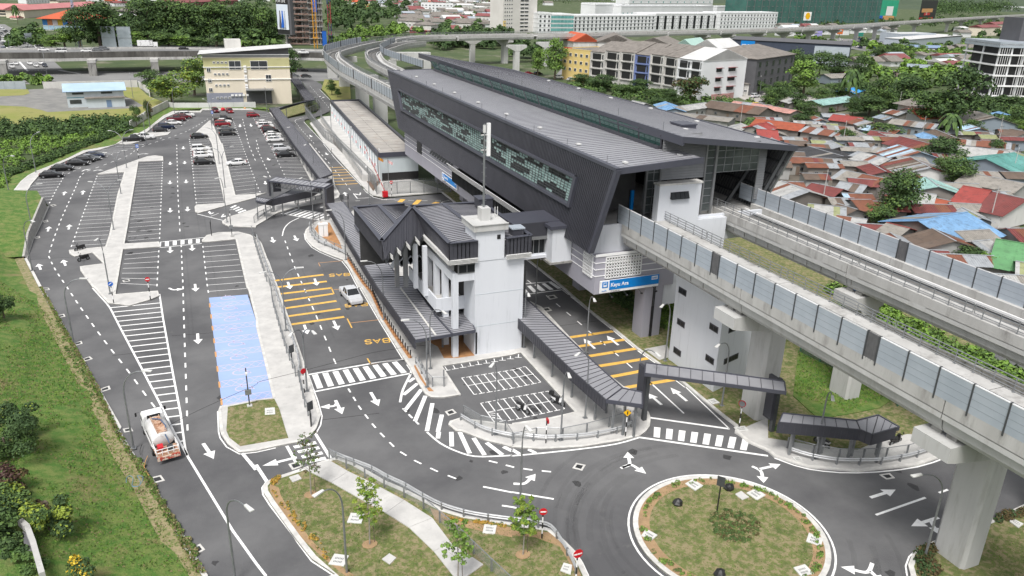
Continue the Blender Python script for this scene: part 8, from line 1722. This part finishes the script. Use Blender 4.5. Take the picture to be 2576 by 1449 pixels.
# netted building
t,W_,h=block("long building wrapped in green construction netting at the top right",'V 1872,64 2210,56',-12,30,M_net,5,34,0,(5,1.3),'flat',fr=M_net,gl=mat('netting_gap',(.10,.12,.12),(.14,.16,.16)),name='netted_building'); 
for i in range(22): MB().box(W_*i/22,-.6,0,W_*i/22+.5,-.3,h).build('scaffold_pole',M_louv,t)
t2,w2_,h2=hoard("bright green hoarding with a white arch shape on the netted building",'V 2205,56 2252,55',0,mat('bright_green_net',(.02,.32,.18),(.03,.38,.22),sc=.1),z0=.25); m=MB(); m.prism([(w2_*.4,-.3),(w2_*.75,-.3),(w2_*.75,-.15),(w2_*.4,-.15)],h2*.3,h2*.72); m.build('white_arch',M_signw,t2)
t,w_,h=hoard("black LED screen with glowing red lettering at the upper right",'V 2310,54 2350,52',0,M_black,z0=.1)
for i,(a,b_,c,d_,mm) in enumerate(((.08,.42,.75,.60,M_ora),(.25,.28,.62,.40,M_red),(.0,.08,.85,.18,M_red))): MB().box(w_*a,-.3,h*b_,w_*c,-.15,h*d_).build('glowing_text',mm,t)
textmesh('5G',h*.2,M_signw,t,(w_*.35,-.4,h*.30),(math.pi/2,0,0))
for l,s,yt,m_,sym in (("small white square fuel sign with a yellow round emblem",'V 2019,66 2037,66',30,M_signw,1),("blue and orange tiled billboard under the netted building, left",'V 2178,56 2218,56',39,M_kl,2),("orange billboard beside the blue one",'V 2219,56 2246,56',40,M_ora,0),("lilac billboard under the background viaduct",'V 2048,105 2065,105',75,mat('lilac',(.35,.32,.6),(.3,.28,.55)),0),("orange-red sign tower under the background viaduct",'V 2105,96 2118,96',72,mat('orange_sign',(.6,.15,.03),(.55,.14,.03)),0),("green sign under the background viaduct",'V 2155,98 2170,98',82,mat('green_sign',(.02,.28,.2),(.02,.25,.18)),0),("white sign with a black emblem before the far car park",'V 2286-0,106 2294,106'.replace('2286-0','2286'),85,M_signw,0)):
    t,w_,h=hoard(l,s,yt,m_,legs=1,z0=.4)
    if sym==1: MB().disc((w_/2,-.2,h*.72),(0,1,0),w_*.32,.1).build('emblem',M_signy,t)
    if sym==2: MB().box(w_*.05,-.3,h*.5,w_*.35,-.15,h*.95).build('shield',M_ora,t)
# shop row
block("yellow corner shop with a red and white rooftop sign",'V 1413,196 1480,206',122,22,M_beigy,3,5,4,(1.6,1.4),'flat',M_tile,first=3.5); 
b=atY((1419,127),G((1413,196)).y-.3); t=thing('shop_sign','red and white OYO sign high on the yellow corner shop','sign',b,math.atan2(*(list((G((1480,206))-G((1413,196)))[:2])[::-1])))
MB().box(0,-.2,-.6,5.2,0,1.6).build('sign_board',M_red,t); textmesh('OYO',1.5,M_signw,t,(.25,-.25,0),(math.pi/2,0,0),bold=.03)
SR=[(1483,209,1518,214),(1519,214,1556,220),(1557,220,1592,225),(1593,225,1630,230),(1631,230,1664,236),(1665,236,1698,242),(1699,242,1760,252)]
cn=[('dark green-banded',M_mix),('peeling white',M_mix),('plain white',M_mix),('blue-painted',wall_mat((.17,.22,.42))),('pinkish-white',M_mix),('rust-streaked white',M_mix),('clean white end',M_hot)]
for i,(a,b_,c,d_) in enumerate(SR):
    x0_,y0_=a,b_; l=cn[i][0]; yt=[130,128,131,137,137,142,147][i]
    t,W_,h=block('%s four-storey shophouse in the row behind the station'%l,'V %g,%g %g,%g'%(a,b_,c,d_),yt,26,cn[i][1],0,0,0,roof='gable' if i<6 else 'gable',rm=M_tile if i not in(6,) else M_wroof,rise=4,over=.2,name='shophouse',cat='shophouse')
    nb_=2 if i==6 else 1
    for k in range(1,4):
        for c_ in range(nb_): bw=W_/nb_; MB().box(bw*c_+bw*.14,-.25,h*k/4+.5,bw*c_+bw*.72,.02,h*(k+1)/4-.5).build('balcony_recess',M_black,t); MB().box(bw*c_+bw*.8,-.2,h*k/4+.6,bw*c_+bw*.92,.02,h*(k+1)/4-.8).build('window',M_pane,t)
        MB().box(0,-.6,h*k/4-.15,W_,.0,h*k/4+.25).build('floor_band',cn[i][1],t)
    for x in (0,W_-.5): MB().box(x,-.55,0,x+.45,.0,h).build('party_pier',cn[i][1],t)
    if i==6:
        for k in range(3):
            for c_,n in ((.3,1),(.58,2)): 
                MB().box(W_,26*c_,3+k*3.6,W_+.12,26*c_+2.2+n,4.3+k*3.6).build('window',M_pane,t); MB().box(W_,26*c_-.2,4.4+k*3.6,W_+1.1,26*c_+2.5+n,4.55+k*3.6).build('awning',M_mar,t)
        textmesh('PERSATUAN',1.1,M_char,t,(W_*.08,-.3,h-1.4),(math.pi/2,0,0))
block("narrow peach office left of the charcoal block",'V 1838,214 1862,222',138,10,wall_mat((.50,.40,.30)),3,3,0,(1,.9),'gable',M_tile,rise=3); 
t,W_,h=block("charcoal office block with hipped tile roof",'V 1893,240 1988,219',150,26,M_char,3,6,5,(2.6,2.2),'hip',M_tile,fr=M_char,rise=4,first=3.4)
for l,s,yt,c in (("red-roofed shophouse behind the yellow one",'V 1440,160 1500,160',105,mat('orange_roof',(0,0,0))),("second row of tiled shophouse roofs, left",'V 1500,162 1590,165',106,M_tile),("second row of tiled shophouse roofs, middle",'V 1590,165 1690,172',112,M_tile),("second row shophouse with pale green roof",'V 1690,176 1740,180',118,mat('pale_green_roof',(.35,.50,.44),(.3,.44,.4))),("second row shophouse with white roof",'V 1740,180 1800,186',118,M_wroof)): block(l,s,yt,24,M_mix,0,0,0,roof='gabley',rm=c,rise=4,name='shophouse',cat='shophouse')
t,W_,h=block("black warehouse with a blue name board, behind the charcoal office",'V 1830,150 2130,168',99,30,mat('navy_cladding',(.03,.04,.065),(.04,.05,.08),sc=.2),0,0,0,roof='mono',rm=M_char,rise=.5)
MB().box(W_*.10,-.3,h*.50,W_*.22,-.1,h*.98).build('name_board',M_blueS,t); textmesh('PROTON',h*.22,M_signw,t,(W_*.11,-.45,h*.66),(math.pi/2,0,0),bold=.02); MB().box(W_*.72,-.15,0,W_+.1,-.02,h*.9).build('grey_cladding',M_panel,t)
block("small grey house with flat roof beside the pink wall",'02 2070,950 2380,955',211,9,M_mix,1,4,0,(1.4,1),'gable',M_tile,rise=1.2,name='house',cat='house')
# sheds & houses right
block("blue-grey two-level shed with white roof in the far yard, upper",'V 2262,112 2350,110',86,20,M_panel,1,8,0,(1.4,1),'flat'); block("wide white-roofed lower shed beside the blue-grey one",'V 2285,122 2415,112',100,20,M_panel,0,0,0,roof='monox',rm=M_wroof,rise=1)
block("white two-storey house with blue roof and dark windows",'V 2295,140 2370,142',120,12,M_hot,1,6,2,(1.8,1.7),'gable',mat('slate_blue_roof',(.17,.24,.36),(.2,.27,.4)),first=3.2,rise=1.5,name='house',cat='house')
for l,s,yt,r_ in (("cream house with terracotta roof at the upper right",'V 2466,90 2515,88',70,M_mar),("terracotta row house roofs at the right edge",'V 2500,82 2576,76',62,M_mar),("grey-roofed white bungalow right of the blue-roofed house",'V 2415,135 2470,136',122,M_tile),("beige sloping shed right of the white two-storey house",'V 2370,142 2412,140',128,M_tile)): block(l,s,yt,14,M_crm,1,5,0,(1.4,1.2),'gable',r_,rise=2.5,name='house',cat='house')
# white parking building at the right edge
A=G((2480,268)); t=thing('parking_building','white multi-level frame building with open floors at the right edge','building',A,-.35); hT_=zat(A.x,A.y,108)
for k in range(7): z=hT_*(k)/6.2+ (0 if k else .2); MB().box(-.8,-.8,z,26,22,z+.45).build('floor_slab',M_signw,t)
for x in range(0,27,5):
    for y in (0,10,21): MB().box(x,y,0,x+.5,y+.5,hT_*.97).build('column',M_hot,t)
for k in range(1,6):
    z=hT_*k/6.2; m=MB()
    for i in range(28):
        if i%9<6: m.box(i*.9,-.6,z+.4,i*.9+.12,-.45,z+hT_/6.2)
    m.build('fin_screen',M_signw,t); MB().box(2,2,z+.4,24,20,z+hT_/6.2-.1).build('dark_interior',M_int,t)
MB().box(-.8,-.8,hT_*.93,26,22,hT_+.4).build('top_parapet',M_panel,t); MB().box(12,8,hT_,26,20,hT_+9).build('rear_block',M_char,t)
# spiral ramp top right
c=G((2600,20),12); t=thing('spiral_ramp','curving elevated road ramp in the top right corner','ramp',(c.x,c.y,0)); m=MB(); P_=[Vector((70*math.cos(a),70*math.sin(a),0)) for a in [2*math.pi*i/40 for i in range(41)]]; sweep(m,P_,[(0,14),(0,12),(10,12),(10,14),(9.6,14),(9.6,13),(.4,13),(.4,14)]); m.build('deck',M_hot,t); m=MB()
for p in P_[::5]: m.box(p.x-1,p.y-1,0,p.x+1,p.y+1,12)
m.build('ramp_column',M_conc,t)
# hill
random.seed(2); m=MB(); vs=[]; nx_,ny_=60,14
for j in range(ny_):
    for i in range(nx_):
        a=-.75+1.9*i/(nx_-1); r=2600+j*260; hh=max(0,(35+22*math.sin(i*.35)+16*math.sin(i*.9+j))*(j/5 if j<5 else 1)); vs.append((r*math.sin(a),r*math.cos(a),hh-3))
m.add(vs,[(j*nx_+i,j*nx_+i+1,(j+1)*nx_+i+1,(j+1)*nx_+i) for j in range(ny_-1) for i in range(nx_-1)]); struct('wooded_hills',m,mat('hill_forest',(.035,.06,.03),(.06,.085,.045),sc=.02,rough=1,bump=1,bsc=.08))
# ================= TIN-ROOF HOUSES =================
RC_={'red':(.33,.065,.055),'terracotta':(.36,.09,.045),'maroon':(.20,.055,.05),'rust':(.22,.085,.05),'brown':(.15,.11,.085),'grey':(.30,.28,.25),'tin':(.34,.36,.38),'white':(.43,.43,.42),'blue':(.20,.36,.56),'pale blue':(.42,.56,.68),'teal':(.13,.34,.31),'pale teal':(.32,.50,.47),'green':(.12,.30,.13),'pink':(.52,.28,.24),'charcoal':(.07,.07,.075),'mossy':(.30,.32,.16),'bright blue':(.06,.36,.72),'steel':(.28,.33,.38)}
RMt={k:mat('sheet_'+k.replace(' ','_'),v,tuple(x*.8 for x in v),sc=.5,rough=.6,stain=(1.1,tuple(x*.42+.02 for x in v),.50,.72)) for k,v in RC_.items()}
PATCH={'rust':['rust','maroon','rust','tin','brown','grey'],'tin':['tin','grey','rust','tin','rust','white'],'white':['white','tin','grey','rust','white'],'maroon':['maroon','rust','maroon'],'pale blue':['pale blue','tin','white','rust'],'mossy':['mossy','tin','white'],'grey':['grey','grey','brown'],'brown':['brown','rust','brown']}
HL=[]
def house(p,q,hw,col,label,z=None,h=2.9,wall=None,pf=None,group=None,slope=.28,hw2=None,flat_=False):
    hw2=hw2 or hw; zr=h+hw*slope; A=G(p,zr);B=G(q,zr); u=B-A; L=u.length
    if L<.5: return
    u.normalize(); n=Vector((-u.y,u.x,0)); n=n if n.y>0 else -n; ang=math.atan2(u.y,u.x); c=(A+B)/2; c.z=0
    t=thing('shack',label,'house',c,ang,group); sgn=1 if (Matrix.Rotation(ang,3,'Z')@Vector((0,1,0))).dot(n)>0 else -1
    wm=wall or wall_mat(rs.choice([(.30,.29,.27),(.24,.22,.20),(.17,.155,.14),(.36,.36,.35),(.22,.26,.30)]))
    a=L/2-.5; b1,b2=hw-.5,hw2-.5; pts=[(-b1,0),(-b1,h-.05),(0,zr-.2),(b2,h-.05),(b2,0)]
    m=MB(); m.add([(-a,sgn*y,z_) for y,z_ in pts]+[(a,sgn*y,z_) for y,z_ in pts],[(0,1,2,3,4),(9,8,7,6,5),(0,5,6,1),(4,3,8,9)]); m.build('wall',wm,t)
    pal=PATCH.get(col,[col]*5+['tin','tin','grey']) if pf is None else pf; ns=max(3,min(14,int(L/1.1)))
    for s_,w_ in ((-1,hw),(1,hw2)):
        if s_==1 and w_<.6: continue
        k=0
        while k<ns:
            st=rs.choice((1,1,2,3)); st=min(st,ns-k); x0_,x1_=-L/2+L*k/ns,-L/2+L*(k+st)/ns; k+=st; dz=rs.uniform(0,.05)
            cc=rs.choice(pal) if rs.random()<(.9 if col in('rust','tin','mossy','pale blue') else .30) else col
            y0,y1=0,sgn*s_*w_; z0_,z1_=zr+dz,h+dz-rs.uniform(0,.08); e=[(x0_,y0,z0_),(x1_+.02,y0,z0_),(x1_+.02,y1*rs.uniform(.97,1.04),z1_),(x0_,y1*rs.uniform(.97,1.04),z1_)]
            q_=MB(); q_.add(e+[(x,y,z_-.06) for x,y,z_ in e],[(0,1,2,3),(7,6,5,4),(0,4,5,1),(1,5,6,2),(2,6,7,3),(3,7,4,0)])
            nr=int((x1_-x0_)/.35)
            if L*F/c.y>60:
                for r_ in range(nr): xx=x0_+(r_+.5)*(x1_-x0_)/nr; q_.obox((xx,0,z0_),(xx,y1*.98,z1_),.07,.05)
            q_.build('roof_sheet',RMt[cc],t)
    MB().box(-L/2,-.15,zr+.04,L/2,.15,zr+.1).build('ridge_cap',RMt['tin'] if col not in('red','blue','teal','green') else RMt[col],t)
    for f in (.25,.65): link('window',wmesh(.9,.8,M_louv),t,Matrix.Translation((-a+2*a*f,-b1 if sgn>0 else -b2,1.1)))
    MB().box(-a*.1,-(b1 if sgn>0 else b2)-.06,0,-a*.1+.9,-(b1 if sgn>0 else b2)+.02,2).build('door',wall_mat((.16,.12,.09)),t)
    HL.append((c,col,hw,L)); return t
for s,hw,col,l in [("03 650,1150 960,1185",4.5,'red',"light red long roof left of the patched tin one"),("03 -120,1190 380,1250",5,'terracotta',"terracotta long roof behind the bright red hip"),("03 -120,1300 100,1312",7,'red',"bright red roof nearest the station roof tip"),("03 385,1268 840,1340",4,'tin',"silver tin roof with rusty streaks above the yellow wall"),("03 -60,1050 290,1110",3.2,'pink',"long pale pink roof beside the brown warehouse"),("03 200,975 320,1010",4,'white',"small white house above the pink roof"),
 ("03 440,1010 800,965",4.5,'pale teal',"pale cyan roof partly under trees"),("03 770,905 890,870",4,'bright blue',"bright blue tarpaulin roof in the trees"),("03 1400,1090 1660,1090",8,'terracotta',"wide orange roof below the grey pavilion"),("03 1230,1100 1390,1130",3.5,'pale blue',"pale blue roof left of the wide orange one"),("03 1130,1150 1260,1180",3,'steel',"steel-blue low roof under the pale blue one"),("03 2010,1090 2290,1180",9.5,'grey',"large grey asbestos roof at the right"),
 ("03 1250,1192 1720,1250",4,'rust',"long rust and white patched roof below the orange one"),("03 900,1190 1050,1230",4,'tin',"tin patched roof at the end of the light red roof"),("03 960,1255 1330,1310",3.4,'pale blue',"blue and white streaked roof in the middle row"),("03 1030,1312 1240,1340",3,'maroon',"maroon low roof under the streaked blue roof"),("03 1330,1370 1640,1449",6,'maroon',"maroon roof with white gable wall"),("03 1680,1300 1900,1390",4.5,'brown',"brown roof right of the maroon gable"),("03 1560,1330 1740,1390",3,'blue',"blue strip roof beside the brown roof"),
 ("03 560,745 900,735",5,'grey',"grey roof among trees left of the coconut palm"),("03 1160,705 1280,720",4.5,'brown',"brown roof of the beige ruin, left"),("03 1290,735 1470,745",5,'brown',"brown roof of the beige ruin, right"),("03 1850,655 2240,680",6,'steel',"long steel-blue shed roof at the right"),("03 1400,640 1660,655",5,'steel',"grey-blue shed roof left of the long one"),("03 680,705 800,722",4,'maroon',"small maroon roof beyond the grey one"),("03 1890,745 2060,790",5,'white',"white tarpaulin roof below the long shed"),("03 2060,765 2210,790",4.5,'blue',"blue tarpaulin roof, right of the white one"),("03 1980,815 2190,835",4,'pale blue',"pale blue tarpaulin roof, lowest"),
 ("03 2320,1120 2440,1160",3,'blue',"small blue roof at the right in the trees"),("03 2440,1295 2620,1330",5,'brown',"dark brown roof at the right edge"),("03 2150,1410 2450,1440",4,'rust',"rusty pink roof near the right edge"),("03 2020,1250 2140,1290",4,'pale blue',"pale streaked roof below the asbestos one"),("03 1900,1395 2150,1420",3.5,'tin',"tin roof between the palm and the rusty pink roof"),
 ("13 410,25 760,125",6.5,'charcoal',"charcoal flat-looking roof above the blue-clad shack"),("13 900,72 1240,150",4.5,'pale blue',"white and pale blue roof over the long white wall"),("13 1420,125 1640,240",7,'rust',"broad rust-brown roof right of the long white wall"),("13 740,258 1170,345",4.5,'rust',"rust and blue striped roof left of the big round tree"),("13 800,340 1110,365",3,'maroon',"dark maroon ridge roof in the middle"),("13 440,390 760,455",3.6,'maroon',"maroon roof beside the silver one"),("13 130,370 420,480",5.5,'white',"silver-white roof with red stripes nearest the noise panels"),
 ("13 720,375 1000,420",3.4,'rust',"rust and white roof behind the maroon ridge"),("13 740,495 1050,505",3,'pale blue',"pale tin roof left of the big round tree"),("13 830,560 1040,560",4,'rust',"rust and sky-blue roof under the big tree"),("13 400,600 790,640",4,'mossy',"mossy yellow and white roof behind the panels"),("13 700,600 900,660",3.4,'brown',"brown tiled roof right of the mossy one"),("13 690,715 1000,760",3.4,'white',"white roof touching the noise panels"),("13 2190,150 2480,85",9,'teal',"large teal roof at the right edge"),
 ("13 2000,285 2600,400",5,'grey',"long grey asbestos roof below the teal one"),("13 1960,420 2250,470",8.5,'red',"large red roof right of the upper round tree"),("13 2260,480 2620,560",8,'maroon',"maroon roof over the white block wall"),("13 1590,330 1720,430",5.5,'pale teal',"pale teal roof between the round trees"),("13 1480,480 1700,510",4.5,'pale blue',"white corrugated roof right of the big round tree"),("13 1700,545 1840,575",3,'terracotta',"small orange lean-to roof beside the red roof"),("13 1510,775 2010,685",7.5,'blue',"large sky-blue roof in the lower right"),
 ("13 1190,790 1430,850",4.2,'red',"small red and white roof nearest the blue one"),("13 1650,850 1890,980",5.5,'brown',"brown and white striped roof below the blue one"),("13 1880,880 2230,860",3.6,'grey',"grey patched roof under the blue one"),("13 2290,955 2620,1010",8,'green',"bright green roof at the right edge"),("13 2400,850 2620,850",4,'maroon',"maroon strip roof above the green one"),("13 2490,1180 2620,1200",5,'mossy',"mossy roof under the green one"),("13 2050,985 2240,965",3.5,'white',"white sheet roof left of the green one"),
 ("13 1300,5 1540,80",6.5,'pale blue',"pale blue roof at the top of the cluster"),("13 1900,10 2430,75",5.5,'white',"long white and teal roof above the teal one"),("13 2130,135 2220,150",4,'steel',"slate gable roof left of the teal roof"),("13 1060,20 1290,60",3.5,'tin',"small tin roof beside the pale blue one"),("02 1210,1010 1350,1040",3.5,'white',"white and rust roof above the station edge"),("02 1540,1020 1640,1090",4,'blue',"bright blue folded roof near the dark trees"),("02 1640,1075 1950,1030",3.5,'white',"white sheet roof before the brown warehouse"),
 ("02 2000,1010 2576,1085",6,'brown',"long dark brown warehouse roof"),("02 1640,1130 2230,1190",5,'grey',"flat stained grey roof in front of the brown warehouse"),("02 2230,1015 2620,1060",3,'pink',"pink strip roof behind the brown warehouse"),("02 2420,1270 2576,1225",4,'red',"red roof at the palm beside the station roof"),("02 2200,1290 2310,1240",2.5,'white',"white shack by the palm")]:
    p,q=T(s)[:2]; house(p,q,hw,col,l,wall=wall_mat((.62,.62,.60)) if 'white' in l and 'wall' in l else None,slope=.1 if 'flat' in l else .28)
o_=G(T("03 1450,1050")[0],5); t=thing('pavilion','grey hip-roofed pavilion on the wide orange roof','pavilion',(o_.x,o_.y,0)); MB().add([(-5,-4,5),(5,-4,5),(5,4,5),(-5,4,5),(0,0,7.2)],[(0,1,4),(1,2,4),(2,3,4),(3,0,4)]).build('roof',M_tile,t); MB().box(-3.4,-2.6,0,3.4,2.6,5).build('wall',M_mix,t)
nm_={}
KP=T("V 1950,480 1945,420 1900,300 2100,290 2330,330 2576,330 2576,720 2400,690 2200,590 2050,530"); tries=0;added=0; KW=[tuple(G(p,3)[:2]) for p in KP]; xs=[p[0] for p in KW];ys=[p[1] for p in KW]
while added<62 and tries<4000:
    tries+=1; q=Vector((U(min(xs),max(xs)),U(min(ys),max(ys)),0))
    if not inpoly(q,KW) or any((q-c).length<max(3.2,.42*(hw_+L_)) for c,_,hw_,L_ in HL): continue
    a=rs.choice((.45,.5,.4,2.0)); L_=U(5,9); d=Vector((math.cos(a),-math.sin(a),0))*L_/2; hw_=U(2,3.2); zr=2.9+hw_*.28
    def px(P): c_=RM.transposed()@(P-Vector((0,0,HC))); return (CX+F*c_.x/c_.z,CY+F*c_.y/c_.z)
    near=min(HL[:75],key=lambda h_:(h_[0]-q).length*(.7+.6*rs.random())); dx=px(q)[0]-px(near[0])[0]; dy=px(q)[1]-px(near[0])[1]; wd='right' if abs(dx)>abs(dy)*1.3 and dx>0 else 'left' if abs(dx)>abs(dy)*1.3 else 'below' if dy>0 else 'above'
    col=rs.choice(('rust','tin','brown','grey','rust','maroon','rust','mossy')); a_=q-d;b_=q+d; a_.z=b_.z=zr
    lab='small %s-roofed shack just %s the %s roof'%(col,wd+' of' if wd in('left','right') else wd,near[1]); k_=nm_.get(lab,0); nm_[lab]=k_+1
    if k_: continue
    house(px(a_),px(b_),hw_,col,lab); added+=1
g=MB(); g.prism([Vector((x,y,0)) for x,y in KW],-.3,-.1); struct('village_ground',g,mat('village_soil',(.10,.085,.07),(.16,.14,.11),sc=.2,rough=.95))
# poles in the village
for i,(s,yt) in enumerate([("03 1300,1150",265),("02 2290,1300",273),("13 740,60",345),("13 535,660",500),("13 2440,380",435),("13 2215,850",535),("03 2300,1449",338),("13 2290,100",362),("03 1530,1449",330),("12 2520,560",440)]):
    b=G(T(s)[0]); t=thing('utility_pole','thin grey utility pole %s in the tin-roof village'%['by the orange roof','beside the palm','above the long white wall','behind the mossy roof','by the asbestos roof','next to the sky-blue roof','near the right edge','above the teal roof','in front of the maroon gable','beside the station edge'][i],'pole',b); MB().tube([(0,0,0),(0,0,8.)],.1,5,r1=.07).build('pole_shaft',M_conc,t); MB().box(-.7,-.05,7.4,.7,.05,7.5).build('crossarm',M_steeld,t)
